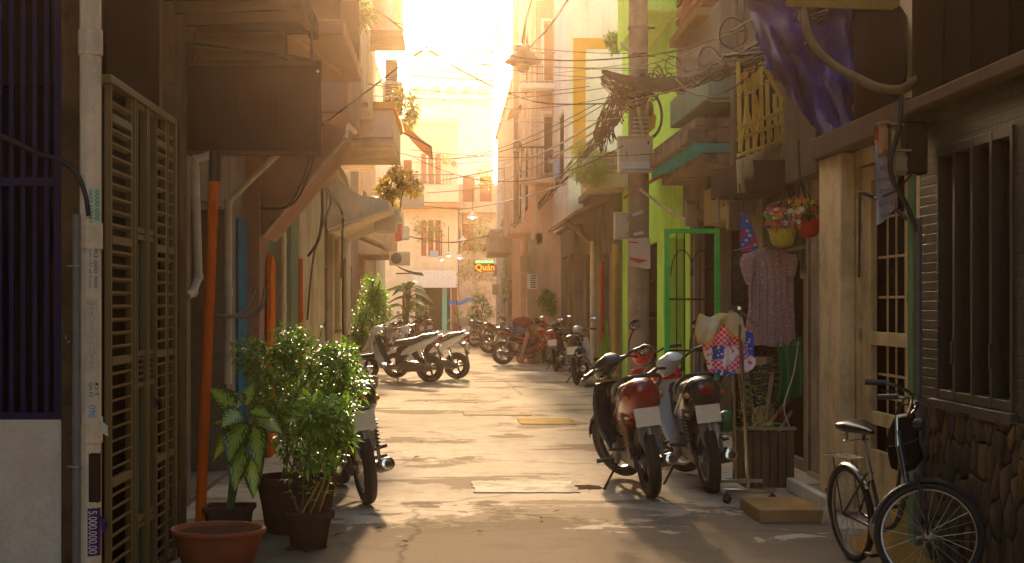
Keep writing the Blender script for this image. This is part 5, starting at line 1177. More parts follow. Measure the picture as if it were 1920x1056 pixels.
def pot(root,c,r0,r1,h,mat,rim=.02,n=32,soil=True,sq=False):
    if sq:
        mb=MB().loft([se_ring(V(c)+V((0,0,z)),r,r,24,9,'z') for z,r in ((0,r0),(h-.03,r1),(h-.029,r1+rim),(h,r1+rim),(h,r1-.012),(h-.05,r1-.02))])
    else: mb=MB().lathe([(r0,0),(r0+.006,.01),(r1*.55+r0*.45,h*.5),(r1,h-.05),(r1+rim,h-.045),(r1+rim*1.15,h-.012),(r1+rim*.9,h),(r1-.004,h),(r1-.016,h-.05)],c,n,wob=.006)
    p=part(root,'pot',mb,mat,sharp=50)
    if soil:
        mb=MB(); cc=V(c)
        mb.grid(lambda u,v:cc+V(((r1-.014)*v*math.cos(2*PI*u),(r1-.014)*v*math.sin(2*PI*u),h-.045+.012*noise.noise(V((v*5*math.cos(2*PI*u),v*5*math.sin(2*PI*u),3))))),24,6,uv=False); part(p,'soil',mb,SOIL)
    return p
def potted(name,label,c,r0,r1,h,potmat,sprigs,clumps,leafm,L,seed,group=None,aspect=.42,sq=False,cat='plant'):
    root=thing(name,label,cat,c,group); pot(root,c,r0,r1,h,potmat,sq=sq); st=MB(); lf=MB(); rr=random.Random(seed)
    b=V(c)+V((0,0,h-.05))
    for k,(dx,dy,dz,n) in enumerate(sprigs):
        sprig(lf,st,b+V((rr.uniform(-.4,.4)*r1,rr.uniform(-.4,.4)*r1,0)),V(c)+V((dx,dy,dz)),n,L,seed*31+k,.008,aspect)
    for k,(dx,dy,dz,r,n) in enumerate(clumps): clump(lf,V(c)+V((dx,dy,dz)),r if isinstance(r,tuple) else (r,r,r),n,L,seed*17+k,aspect=aspect)
    if st.v: part(root,'stems',st,STEM)
    part(root,'foliage',lf,leafm,sharp=180); return root
# terracotta basin
c=V((XX(409,9.3),9.3,0)); root=thing('basin','wide terracotta basin standing at the foot of the orange pipe','basin',c)
b_=part(root,'bowl',MB().lathe([(.20,0),(.215,.02),(.262,.16),(.275,.225),(.296,.23),(.30,.245),(.292,.258),(.272,.256),(.262,.235),(.25,.20)],c,48),TERR,sharp=50)
mb=MB(); mb.grid(lambda u,v:c+V((.262*v*math.cos(2*PI*u),.262*v*math.sin(2*PI*u),.232+.01*noise.noise(V((v*5*math.cos(2*PI*u),v*5*math.sin(2*PI*u),3))))),28,6,uv=False); part(b_,'soil',mb,grime('clay_soil',(.16,.07,.04),(.06,.03,.02),.6,.95,0,9,.9))
# dieffenbachia
c=V((XX(432,10.5),10.45,0)); root=thing('potted_plant','broad leaved plant with yellow green veined leaves in a square dark pot','plant',c); pot(root,c,.13,.155,.24,POTD,sq=True)
st=MB(); lf=MB(); Yd=10.4
for k,(bx_,by_,tx,ty,w,dy,dr) in enumerate(((440,770,400,728,.085,-.05,.1),(445,765,432,738,.085,.06,.1),(450,775,425,790,.09,-.12,.3),(470,770,505,775,.065,-.08,.35),(455,790,440,838,.10,-.18,.55),(478,800,490,850,.085,-.15,.6),(455,820,450,880,.10,-.2,.7),(470,830,480,895,.085,-.16,.7),(480,780,522,800,.07,-.05,.5),(440,790,400,790,.08,.1,.4),(435,820,405,850,.08,.05,.5),(460,760,470,725,.07,.1,.1))):
    a=W(bx_,by_,Yd); b=W(tx,ty,Yd)+V((0,dy,0)); d=b-a; L=d.length*.92+.03
    st.tube(smooth([V((c.x+.02*math.sin(k*2),c.y,.2)),V((c.x,c.y,.2)).lerp(a,.6)+V((.0,.02,.06)),a],4),.008,6); lf.leaf(a,d+V((0,0,dr*.25*L)),V((.15*math.sin(k),-.9,.7)),L*1.05,w*2.3,dr*.6,6,.16)
part(root,'stems',st,STEMG); o=part(root,'foliage',lf,DIEF,sharp=180)
# the two round pots with the bushy shrubs
PX=10.85
c1=V((XX(556,PX),PX,0)); rr=random.Random(11)
def dpx(px,py,Y,c): p=W(px,py,Y)-c; return (p.x,p.y,p.z)
sp=[]; cl=[]
for k,(px,py,yy,n) in enumerate(((470,690,10.8,16),(455,665,11.0,14),(500,650,11.0,18),(545,640,11.1,18),(585,650,11.0,18),(620,640,11.1,16),(650,690,10.9,16),(520,700,10.6,16),(600,700,10.6,16),(640,720,10.6,14),(560,620,11.3,14),(490,625,11.2,12),(610,600,11.3,10),(672,700,10.9,14),(575,690,10.5,18),(445,640,11.1,12))): sp.append((*dpx(px,py,yy,c1),n))
for k,(px,py,yy,r,n) in enumerate(((500,690,10.95,.18,560),(560,680,10.9,.21,760),(625,690,10.9,.19,620),(590,745,10.75,.20,640),(530,755,10.8,.19,560),(655,720,10.9,.15,420),(465,660,11.0,.13,260),(545,640,11.05,.15,320),(640,665,11.0,.12,260),(610,800,10.8,.17,420),(545,820,10.8,.15,300),(500,760,10.9,.14,260))): cl.append((*dpx(px,py,yy,c1),r,n))
potted('potted_shrub','large bushy shrub with small glossy leaves in the big dark round pot',c1,.22,.285,.40,POTD,sp,cl,LF1,.062,5)
c2=V((XX(578,10.1),10.12,0)); sp=[];cl=[]
for (px,py,yy,n) in ((545,800,9.95,10),(530,850,9.95,8),(600,760,10.0,14),(640,790,9.95,14),(660,800,10.1,14),(620,830,9.9,12),(590,820,9.9,12),(565,870,9.9,8),(650,850,10.0,10)): sp.append((*dpx(px,py,yy,c2),n))
for (px,py,yy,r,n) in ((615,800,10.0,.14,360),(590,785,10.0,.15,360),(640,770,10.15,.11,230),(600,850,10.0,.12,200),(640,820,10.1,.08,110)): cl.append((*dpx(px,py,yy,c2),r,n))
potted('potted_shrub','leggy shrub with brighter leaves in the smaller front clay pot',c2,.115,.155,.25,POTD,sp,cl,LF2,.085,8,aspect=.36)
for k in range(3):
    a=W(598+6*k,905,9.98); b=V((c2.x-.06+.06*k,c2.y-.02,.2)); solo('bamboo_stick',('leftmost','middle','rightmost')[k]+' of the bamboo sticks stuck in the smaller front clay pot','stick',MB().tube([b,a+V((.02*k,0,.02*k))],.006,6),plain('bamboo_stick',(.40,.28,.10),.6))
for k,(px,py) in enumerate(((545,1032),(575,1034),(606,1028))): 
    Y=GY(py)+.02; solo('clay_shard','%s broken clay piece wedged under the smaller front pot'%('left','middle','right')[k],'shard',MB().ell((XX(px,Y),Y-.02,.012),.03,.022,.012,10),POTD)
# rising thin climbing stems behind
st=MB(); lf=MB()
for k,(px,py) in enumerate(((612,570),(600,610),(640,640),(668,640),(655,600))): sprig(lf,st,(XX(600,12.3),12.3,0),W(px,py,12.4),9,.075,60+k,.006)
t_=thing('climbing_plant','thin climbing plant with sparse leaves against the cream house','plant',(XX(600,12.3),12.3,0)); part(t_,'stems',st,STEM); part(t_,'foliage',lf,LF2,sharp=180)
# far-left bushes
def bush(name,label,px,py,rx,ry,Y,n,L,mat,seed,cat='bush',pz=None,aspect=.45,group=None,trunk=True):
    c=W(px,py,Y); k=Y/F; root=thing(name,label,cat,(c.x,c.y,0 if pz is None else pz),group); lf=MB(); rr=random.Random(seed)
    clump(lf,c,(rx*k*.75,rx*k*.8,ry*k*.8),int(n*.45),L,seed,0,aspect=aspect)
    for q in range(6): a=rr.uniform(0,6.28); clump(lf,c+V((rx*k*.55*math.cos(a),rx*k*.4*math.sin(a),ry*k*rr.uniform(-.6,.6))),(rx*k*.42,)*3,int(n*.1),L,seed+q+1,aspect=aspect)
    if trunk:
        st=MB()
        for q in range(5): st.tube(smooth([(c.x+rr.uniform(-.05,.05),c.y,0 if pz is None else pz),c+V((rr.uniform(-.2,.2)*rx*k,0,-ry*k*.4)),c+V((rr.uniform(-.6,.6)*rx*k,rr.uniform(-.3,.3),rr.uniform(0,.6)*ry*k))],4),.02,6)
        part(root,'stems',st,STEM)
    part(root,'foliage',lf,mat,sharp=180); return root
bush('tall_bush','tall dense bush standing behind the white scooters on the left',700,572,36,80,38,2300,.13,LF2,21)
bush('low_bush','dark low bush in front of the tall one near the left wall',672,622,28,56,36,1100,.11,LF1,22)
bush('vine_bush','small leafy weed growing at the left wall foot before the white scooters',648,660,10,40,30,160,.10,LF2,23)
root=thing('banana_plant','big leaved banana like plant far on the left behind the scooters','plant',(XX(762,55),55,0)); st=MB(); lf=MB(); rr=random.Random(9)
for k in range(26):
    a=W(762+rr.uniform(-8,8),565+rr.uniform(-28,30),55); d=V((rr.uniform(-1,1),rr.uniform(-.7,.3),rr.uniform(.0,1.0))); L=rr.uniform(.6,1.15); lf.leaf(a,d,V((0,-.3,1)),L,L*.42,.45,4,.2); st.tube(smooth([(XX(762,55),55,0),a-V((0,0,.3)),a],3),.025,6)
part(root,'stems',st,STEMG); part(root,'foliage',lf,LF1,sharp=180)
bush('potted_bush','dim green bush behind the banana like plant at the far left',790,592,22,32,66,420,.16,LF1,24)
FBX=grime('flower_box_white',(.60,.54,.44),(.3,.24,.16),.4,.7,.3,2)
root=thing('flower_box','white flower box with an orange leaved plant on the curved hood','planter',W(720,432,26.5))
a=W(703,432,26.3); b=W(742,390,26.3); part(root,'box',MB().box(a.x,b.x,26.3,27.4,a.z,b.z-.06),FBX,bevel=.02); part(root,'rim',MB().box(a.x-.04,b.x+.04,26.25,27.45,b.z-.058,b.z),FBX,bevel=.01)
lf=MB(); st=MB()
for (px,py,rx,n) in ((735,350,24,420),(760,338,22,320),(720,365,18,220),(775,352,14,150),(745,325,16,160),(728,385,18,140)): clump(lf,W(px,py,26.9),(rx*27/F,.35,rx*.9*27/F),n,.13,px,.02)
for px in (720,735,750): st.tube(smooth([W(px,395,26.8),W(px+5,360,26.9),W(px+20,335,26.9)],4),.015,6)
part(root,'stems',st,STEM); part(root,'foliage',lf,LF4,sharp=180)
bush('hanging_plant','yellowish drooping plant spilling over the pinkish balcony',768,205,20,42,27.2,520,.14,LF3,26,'plant',pz=4.4,aspect=.28,trunk=False)
bush('balcony_plant','yellow leaves behind the pinkish balcony rim by the drain pipe',745,180,20,18,26,240,.12,LF3,27,'plant',pz=4.9,trunk=False)
bush('balcony_plant','dark green leaves poking out over the brown concrete balcony',676,22,20,30,18.5,170,.15,LF1,28,'plant',pz=4.9,aspect=.5,trunk=False)
for k,(px,py,rx,ry,Y,n,m,lb) in enumerate(((800,428,32,22,74,420,LF3,'yellow vine mass below the cream balcony'),(835,300,22,12,80,150,LF4,'thin orange vine on the upper cream balcony'),(900,440,48,38,76,800,LF3,'big yellow vine tangle left of the white pole'),(890,510,40,26,76,500,LF4,'brownish hanging vine over the far shop front'),(905,330,24,34,78,240,LF3,'pale sunlit leaves on the upper floor beyond the pole'),(932,60,14,28,52,160,LF3,'sunlit yellow plant high on the salmon house'),(792,445,12,28,70,120,LF4,'small orange vine beside the far vent'))):
    bush('vine',lb,px,py,rx,ry,Y,n,.19,m,40+k,'vine',pz=2.6,trunk=False)
# right side plants
bush('hanging_bush','round fine leaved bush overflowing the brick planter',1106,308,42,50,28.2,3600,.07,leafmat('leaf_fine',(.20,.30,.03),(.38,.40,.06)),50,pz=3.4,aspect=.3,trunk=False)
bush('balcony_plant','small green plant on a high ledge beside the concrete pole',1152,78,18,26,27,520,.11,LF2,51,'plant',pz=5.6,trunk=False)
bush('ivy','ivy climbing round the white pole in the distance',962,530,30,64,63,1500,.17,LF2,52,'ivy',pz=0.)
bush('ivy','thin yellow ivy strand hugging the far white pole higher up',946,450,7,60,65,240,.15,LF3,53,'ivy',pz=2.,trunk=False)
bush('hanging_plant','pale hanging fern above the two parked right motorbikes',1024,566,20,38,42,600,.13,LF2,54,'plant',pz=1.4,trunk=False)
bush('low_plant','weeds at the foot of the square concrete post',1018,660,13,26,41.8,200,.12,LF2,55,'plant')
bush('shrub','leafy shrub under the blue canopy beyond the motorbikes',902,586,26,42,66,800,.17,LF1,56)
root=thing('red_pot_plant','small plant in an orange red tub at the far end of the alley','plant',(XX(856,78),78,.145)); pot(root,V((XX(856,78),78,.145)),.22,.28,.5,TERR); lf=MB(); clump(lf,(XX(856,78),78,.9),(.4,.4,.35),60,.3,3); part(root,'foliage',lf,LF1,sharp=180)
c=V((XX(1134,30.6),30.6,.12)); root=thing('snake_plant','snake plant in a square grey pot set on an orange brick','plant',c); pot(root,c,.155,.20,.42,POTG,sq=True); lf=MB()
for k,(dx,dz) in enumerate(((-.06,.62),(.05,.95),(.12,.55),(-.12,.4),(.0,.5))): lf.leaf(c+V((dx*.4,-.04*(k%3),.36)),V((dx*.5,0,1)),V((0,-1,.1)),dz,.075,.0,4,.2)
part(root,'foliage',lf,LF2,sharp=180)
solo('brick','orange brick propping up the square grey pot','brick',MB().box(c.x-.16,c.x+.12,c.y-.28,c.y+.1,.0,.118),grime('brick_orange',(.45,.17,.06),(.2,.08,.03),.5,.8,0,6),bevel=.008)
solo('fallen_stick','grey fallen stick lying before the snake plant','stick',MB().tube(smooth([W(1100,728,29.2)*1,V((XX(1125,29.6),29.6,.03)),V((XX(1150,30),30,.06))],4)[6:],[.035]*3,6) if False else MB().tube([(XX(1098,29.5),29.5,.03),(XX(1130,29.9),29.9,.045),(XX(1148,30),30,.05)],.035,7),STEM)
solo('fallen_stick','short grey stick on the ground beside the left bushes','stick',MB().tube([(XX(685,31),31,.04),(XX(706,30.4),30.4,.03)],.035,7),STEM)
# plant box behind the clothes rail
BX=grime('old_plank',(.17,.11,.065),(.06,.04,.025),.6,.8,.5,4,.4)
a,b=XX(1396,13.4),XX(1490,13.4); root=thing('plant_box','old wooden plant box of dark planks beside the clothes rail','planter',((a+b)/2,13.7,0))
mb=MB()
for k in range(6):
    w=(b-a)/6; mb.box(a+w*k+.003,a+w*(k+1)-.003,13.4,13.43,0,.50+.012*(k%2))
mb.box(a,a+.03,13.432,13.95,0,.5); mb.box(b-.03,b,13.432,13.95,0,.5); mb.box(a,b,13.95,13.98,0,.5); part(root,'planks',mb,BX,bevel=.005)
part(root,'rim',MB().box(a-.015,b+.015,13.38,13.46,.515,.545),grime('pale_rim',(.36,.30,.18),(.16,.12,.07),.5,.8,.3,4),bevel=.006)
part(root,'soil',MB().box(a+.032,b-.032,13.465,13.948,.3,.46),SOIL)
lf=MB(); st=MB(); rr=random.Random(31)
for k in range(12): sprig(lf,st,(a+.08+rr.random()*(b-a-.2),13.7,.45),W(1400+rr.uniform(-8,82),680+rr.uniform(-40,90),13.75+rr.uniform(-.15,.2)),9,.09,300+k,.006,.3)
for k in range(7): lf.leaf((a+.05+.04*k,13.5,.5),(rr.uniform(-.9,.3),-.4,.45),V((0,-.5,1)),.28,.035,.4,3,.2)
part(root,'stems',st,STEM); part(root,'foliage',lf,LF2,sharp=180)
cr=thing('plastic_crate','black slatted plastic crate tilted above the plant box','crate',W(1430,770,13.9))
mb=MB(); rm=rotz(.2)@roty(R(-8))
for k in range(6):
    for (dx,dy,sx,sy) in ((0,-.13,.30,.008),(0,.13,.30,.008),(-.15,0,.008,.26),(.15,0,.008,.26)): mb.obox(W(1428,722,13.95)+rm@V((dx,dy,-.16+.064*k)),(sx,sy,.026),rm)
for sx in (-1,1):
    for sy in (-1,1): mb.obox(W(1428,722,13.95)+rm@V((.15*sx,.13*sy,0)),(.03,.03,.36),rm)
    mb.obox(W(1428,722,13.95)+rm@V((.05*sx,-.13,0)),(.02,.012,.34),rm)
part(cr,'slats',mb,BPL)
for k,(p,q,lb) in enumerate((((1432,812),(1448,700),'thick tan stick leaning up from the plant box'),((1438,800),(1472,758),'orange brown stick slanting in the plant box'),((1458,812),(1484,772),'pale grey stick at the right of the plant box'))):
    solo('stick',lb,'stick',MB().tube([W(*p,13.6),W(*q,13.75)],(.022,.016,.016)[k],7),plain('stick_%d'%k,((.34,.22,.09),(.40,.19,.06),(.30,.24,.17))[k],.7))
GCL=NT('green_bag'); GCL.set(Base_Color=(.03,.13,.035),Roughness=.5); GCL.bump(GCL.noise(GCL.co(),14,5),.6,.03); GCL=GCL.mat
def gb(u,v):
    px=1456+45*u+4*math.sin(v*3); py=640+110*v+8*math.sin(u*5); return W(px,py,13.5)+V((0,.05*math.sin(u*12)*(.3+v),0))
o=solo('green_sack','dark green plastic sheet hanging beside the dress above the plant box','sheet',MB().grid(gb,20,16,uv=False),GCL,sharp=180); o.modifiers.new('thick','SOLIDIFY').thickness=.004
solo('thin_cord','pale thin cord trailing down over the green sheet','cord',MB().tube(smooth([W(1497,640,13.4),W(1488,700,13.38),W(1470,760,13.36),W(1480,800,13.38)],5),.005,6),PVC)

# ================================================================== CLOTHES
def cloth(name,c1,c2,scale,th=.35,c3=None):
    t=NT(name); o=t.co(); v=t.n('ShaderNodeTexVoronoi'); v.inputs['Scale'].default_value=scale; t.l(o,v.inputs['Vector'])
    col=t.mix(t.ramp(v.outputs['Distance'],[(th,1.),(th+.03,0.)]),c1,c2)
    if c3:
        v2=t.n('ShaderNodeTexVoronoi',distance='CHEBYCHEV'); v2.inputs['Scale'].default_value=scale*.45; t.l(o,v2.inputs['Vector']); sp=t.n('ShaderNodeSeparateColor'); t.l(v2.outputs['Color'],sp.inputs[0]); col=t.mix(t.ramp(sp.outputs[0],[(.55,0.),(.56,1.)]),col,c3)
    t.l(col,t.b.inputs['Base Color']); t.set(Roughness=.85); t.bump(t.noise(o,22,5),.25,.02)
    tr=t.n('ShaderNodeBsdfTranslucent'); t.l(col,tr.inputs[0]); ms=t.n('ShaderNodeMixShader'); ms.inputs[0].default_value=.25; t.l(t.b.outputs[0],ms.inputs[1]); t.l(tr.outputs[0],ms.inputs[2]); t.l(ms.outputs[0],t.t.nodes['Material Output'].inputs[0]); return t.mat
DRS=cloth('mauve_print',(.44,.27,.26),(.80,.68,.64),42,.22); DRK=cloth('dark_print',(.045,.03,.025),(.12,.08,.05),36,.3); TOW=cloth('red_towel',(.68,.04,.14),(.85,.68,.70),24,.42,(.03,.07,.30)); PAT=cloth('blue_red_print',(.06,.13,.40),(.62,.45,.45),20,.28,(.52,.04,.14)); TEE=cloth('cream_tee',(.62,.54,.36),(.66,.60,.46),9,.2)
def hang_cloth(name,label,cat,outline,Y,mat,fold=.03,freq=9,seed=0,hanger=True,parent=None,nu=22,nv=26,dep=.05,crumple=0):
    """outline: rows (py, left px, right px) from top to hem; a closed two-sided garment with folds"""
    rr=random.Random(seed)
    def row(v):
        k=v*(len(outline)-1); i=min(len(outline)-2,int(k)); f=k-i; a,b=outline[i],outline[i+1]; return [a[j]+(b[j]-a[j])*f for j in range(3)]
    rings=[]
    for j in range(nv+1):
        v=j/nv; py,l,r=row(v); ring=[]; n=nu*2
        for k in range(n):
            a=2*PI*k/n; u=.5-.5*math.cos(a); s=math.sin(a); px=l+(r-l)*u
            fo=fold*(.25+.75*v)*math.sin(freq*u*PI*2/2+seed+v*2.2+1.2*math.sin(v*3+seed))+.3*fold*math.sin(freq*2.7*u+v*7)
            ring.append(W(px,py+fold*60*math.sin(freq*.9*u+seed)*v*.6,Y)+V((0,-s*dep*(.5+.5*v)+fo,0)))
            if crumple: p=ring[-1]; ring[-1]=p+V((noise.noise(p*9+V((seed,0,0)))*.6,noise.noise(p*7+V((0,seed,0))),noise.noise(p*8+V((0,0,seed)))*.7))*crumple
        rings.append(ring)
    mb=MB().loft(rings,cap=True)
    if parent: return part(parent,name,mb,mat,sharp=180)
    c=W((outline[0][1]+outline[0][2])/2,outline[-1][0],Y); root=thing(name,label,cat,c); part(root,'cloth',mb,mat,sharp=180)
    return root
tn=NT('towel_print'); oo=tn.co((1,0,1)); ck=tn.n('ShaderNodeTexChecker'); ck.inputs['Scale'].default_value=44; tn.l(oo,ck.inputs[0]); ck.inputs[1].default_value=(.72,.04,.15,1); ck.inputs[2].default_value=(.86,.50,.56,1)
vv=tn.n('ShaderNodeTexVoronoi',distance='CHEBYCHEV'); vv.inputs['Scale'].default_value=7; tn.l(oo,vv.inputs['Vector']); sc_=tn.n('ShaderNodeSeparateColor'); tn.l(vv.outputs['Color'],sc_.inputs[0]); v5=tn.n('ShaderNodeTexVoronoi'); v5.inputs['Scale'].default_value=30; tn.l(oo,v5.inputs['Vector'])
cc=tn.mix(tn.ramp(sc_.outputs[0],[(.62,0.),(.63,1.)]),ck.outputs[0],tn.mix(tn.ramp(v5.outputs['Distance'],[(.25,1.),(.3,0.)]),(.05,.10,.48),(.75,.70,.72))); cc=tn.mix(tn.ramp(sc_.outputs[1],[(.72,0.),(.73,1.)]),cc,tn.mix(tn.ramp(v5.outputs['Distance'],[(.3,1.),(.35,0.)]),(.85,.74,.74),(.70,.05,.14)))
tn.l(cc,tn.b.inputs['Base Color']); tn.set(Roughness=.9); tn.bump(tn.noise(tn.co(),24,5),.3,.02); TOW=tn.mat
d_=hang_cloth('dress','mauve sprigged dress with short sleeves drying on a wire hanger','dress',[(468,1428,1462),(474,1402,1482),(484,1394,1492),(505,1400,1491),(535,1403,1488),(580,1402,1488),(620,1400,1490),(648,1399,1492)],13.55,DRS,.042,13,1,nu=34,nv=34,crumple=.018)
hang_cloth('sleeve','', '',[(476,1394,1420),(490,1386,1416),(510,1390,1414),(530,1397,1412),(534,1400,1408)],13.48,DRS,.012,4,2,parent=d_,nu=8,nv=10,dep=.05)
hang_cloth('sleeve','', '',[(476,1470,1492),(488,1474,1497),(505,1476,1494),(518,1478,1490)],13.5,DRS,.012,4,3,parent=d_,nu=8,nv=10,dep=.05)
part(d_,'hanger',MB().tube(smooth([W(1446,452,13.55),W(1449,446,13.55),W(1444,442,13.55),W(1440,450,13.55),W(1443,462,13.55)],3),.004,5).tube([W(1395,480,13.55),W(1443,462,13.55),W(1492,480,13.55)],.005,5),STEEL)
hang_cloth('dress','dark brown patterned dress hanging just behind the mauve one','dress',[(474,1382,1490),(490,1374,1500),(560,1376,1501),(640,1378,1500),(668,1382,1496)],13.85,DRK,.03,9,4)
hang_cloth('shorts','blue and red printed garment pegged above the dresses','garment',[(398,1390,1400),(420,1388,1408),(445,1387,1418),(466,1388,1424),(474,1390,1404)],13.9,PAT,.015,6,5,nu=12,nv=14,dep=.03)
hang_cloth('towel','red printed towel with blue squares slung over the clothes rail','towel',[(612,1330,1398),(622,1318,1410),(660,1320,1412),(690,1324,1414),(702,1335,1390)],12.5,TOW,.04,7,6,nu=30,nv=26,crumple=.035)
0 and hang_cloth('shirt','cream t shirt with yellow cuffs spread over the red towel','shirt',[(588,1330,1376),(592,1316,1388),(604,1305,1394),(616,1306,1392),(624,1318,1388),(632,1326,1386),(641,1338,1370),(646,1348,1362)],12.40,TEE,.045,5,7,nu=30,nv=24,dep=.03,crumple=.05)
def tee(u,v):
    l=1312-7*math.sin(v*3)-4*v; r=1386+8*math.sin(v*2.2); px=l+(r-l)*u; bot=626+16*math.sin(u*7+1)+10*noise.noise(V((u*6,1,2))); py=589+3*math.sin(u*6)+(bot-589)*v
    p=W(px,py,12.40); return p+V((0,.07*noise.noise(p*7)-.05*v+.025*math.sin(u*19+v*5)*v-.05*math.sin(PI*v),.03*noise.noise(p*11+V((3,0,0)))))
ts=thing('shirt','cream t shirt with yellow edging thrown over the red towel','shirt',W(1350,640,12.4)); o=part(ts,'cloth',MB().grid(tee,36,24),TEE,sharp=180); o.modifiers.new('thick','SOLIDIFY').thickness=.008
part(ts,'edging',MB().tube([tee(i/24,1)+V((0,-.006,0)) for i in range(25)],.009,6).tube([tee(0,i/12)+V((0,-.006,0)) for i in range(13)],.009,6).tube([tee(.55+.12*math.cos(a),.25+.2*math.sin(a))+V((0,-.012,0)) for a in [2*PI*i/16 for i in range(16)]],.008,5,closed=True),plain('yellow_trim',(.70,.46,.05),.7))
# dress line
solo('wash_line','thin wire line carrying the dresses between lattice and siding','line',MB().tube([W(1376,470,13.7),W(1440,455,13.7),W(1500,462,13.75),W(1560,440,13.2)],.004,5),STEEL)
# clothes rail on castors
rk=thing('clothes_rail','steel clothes rail on castors with two T shaped feet','clothes rail',(2.5,12.7,0))
def foot(px0,px1,py,Y):
    x0,x1=XX(px0,Y),XX(px1,Y); f=part(rk,'foot',MB().box(x0,x1,Y-.02,Y+.02,.085,.125),CHR,bevel=.006)
    for x in (x0+.035,x1-.035): part(f,'castor',MB().ell((x,Y,.04),.04,.03,.04,14).tube([(x,Y,.05),(x,Y,.086)],.012,8),BPL)
foot(1355,1456,938,12.35); foot(1335,1430,908,13.05)
mb=MB().tube([(XX(1403,12.35),12.35,.12),W(1386,580,12.35)],.017,10); mb.tube([(XX(1378,13.05),13.05,.12),W(1372,580,13.05)],.017,10); part(rk,'upright',mb,CHR)
part(rk,'top_bar',MB().tube([W(1386,578,12.3),W(1372,578,13.1)],.016,10).tube([W(1340,600,12.45),W(1386,579,12.36),W(1420,612,12.45)],.008,6),CHR)
part(rk,'knob',MB().tube([W(1386,588,12.35),W(1386,574,12.35)],.022,12).obox(W(1378,577,12.36),(.12,.04,.035)),BPL)
# hanging flower pots
def flower_pot(label,px,pt,pb,w0,w1,Y,mat,cols,seed,hook):
    a=W(px,pb,Y); h=(pb-pt)*Y/F; r0,r1=w0/2*Y/F,w1/2*Y/F; root=thing('hanging_flower_pot',label,'flower pot',a)
    part(root,'pot',MB().lathe([(r0*.4,0),(r0*.85,h*.12),(r0*1.0,h*.3),(r1,h*.92),(r1*1.04,h),(r1*.94,h),(r1*.9,h*.9)],a,28),mat,sharp=60)
    lf=MB(); c=a+V((0,0,h*1.05)); clump(lf,c+V((0,0,.05)),(r1*1.25,r1*1.1,.09),260,.075,seed); part(root,'foliage',lf,LF1,sharp=180)
    rr=random.Random(seed)
    for cname,cc in cols:
        mb=MB()
        for k in range(34):
            q=V((rr.uniform(-1,1)*r1*1.3,rr.uniform(-1.1,.3)*r1,.05+rr.uniform(-.05,.12))); p=c+q; s=rr.uniform(.016,.032)
            for j in range(6): an=j*PI/3; mb.leaf(p,V((math.cos(an),-.55,math.sin(an)+.2)),V((0,-1,.3)),s,s*.9,.1,2,.1)
        part(root,'blossoms',mb,plain(cname,cc,.6),sharp=180)
    mb=MB()
    for an in (.5,2.6,4.7): mb.tube([a+V((r1*math.cos(an),r1*math.sin(an),h)),W(*hook,Y)],.004,5)
    part(root,'wires',mb,IRON)
ORF=('orange_petal',(.75,.22,.02)); YLF=('yellow_petal',(.75,.52,.05)); PKF=('pink_petal',(.62,.12,.26)); WTF=('white_petal',(.72,.66,.5))
flower_pot('red bowl shaped pot of orange and yellow flowers hanging by the siding',1516,410,446,38,54,13.4,plain('red_pot',(.55,.045,.015),.4),(ORF,YLF,PKF),3,(1502,335))
flower_pot('yellow pot of mixed orange and white flowers hanging left of the red bowl',1467,430,464,42,50,13.2,plain('yellow_pot',(.50,.38,.03),.4),(ORF,WTF,PKF),4,(1480,345))
solo('green_ball','round green plastic container behind the silver motorbike plate','container',MB().ell(W(1362,790,13.3),.085,.08,.10,18),plain('green_plastic',(.015,.20,.06),.35))
# ================================================================== POLE, BOXES, LAMP, CABLES
CPOLE=grime('pole_concrete',(.42,.32,.21),(.13,.09,.055),.6,.85,.5,2.5,.4,peel=(.60,.50,.36),peel_at=.63)
YP=21.5; xp=XX(1197,YP)
pl=thing('utility_pole','tall weathered concrete utility pole in front of the lime house','pole',(xp,YP,0))
part(pl,'shaft',MB().lathe([(.165,0),(.155,2),(.15,4),(.135,6),(.12,9),(.115,10)],(xp,YP,0),20),CPOLE)
for z in (3.55,5.6,5.2): part(pl,'band',MB().lathe([(.148,0),(.152,.004),(.152,.04),(.148,.044)],(xp,YP,z),20).box(xp+.14,xp+.24,YP-.02,YP+.02,z+.01,z+.035),IRON)
for k in range(5): part(pl,'rung',MB().box(xp-.10,xp+.12,YP-.175,YP-.15,ZZ(225+8*k,YP),ZZ(225+8*k,YP)+.02),PVC)
part(pl,'side_pipe',MB().tube([W(1190,170,YP-.17),W(1206,255,YP-.17)],.02,8),PVC); part(pl,'side_pipe',MB().tube([W(1163,80,YP-.15),W(1185,102,YP-.15)],.018,8),PVC)
CBX=grime('cabinet_cream',(.56,.47,.34),(.24,.18,.11),.35,.55,.4,3)
root=box_thing('cable_cabinet','large cream cable cabinet strapped to the concrete pole','cabinet',1161,1224,257,322,21.05,.28,CBX)
a=W(1163,321,21.03); b=W(1223,303,21.03); part(root,'sticker',MB().box(a.x,b.x,21.02,21.036,a.z,b.z),plain('pale_panel',(.62,.58,.52),.5)); part(root,'stripe',MB().box(a.x+.02,b.x,21.012,21.019,a.z+.01,a.z+.035),plain('teal_stripe',(.12,.38,.40),.5))
part(root,'handle',MB().tube([W(1175,283,21.02),W(1175,297,21.02)],.014,8),STEEL)
box_thing('meter_box','small cream meter box on the left of the concrete pole','meter box',1153,1180,400,448,21.2,.2,CBX)
def pfn(u,v): return V((XX(1180,21.2)+.31*u,21.30-.02*math.sin(u*3)+.03*(1-v)*math.sin(u*4),ZZ(500,21.2)+.42*v-.02*u+.012*math.sin(u*6+v*3)))
ps=thing('poster','curling paper notice with a red arrow tied to the concrete pole','poster',W(1200,500,21.2))
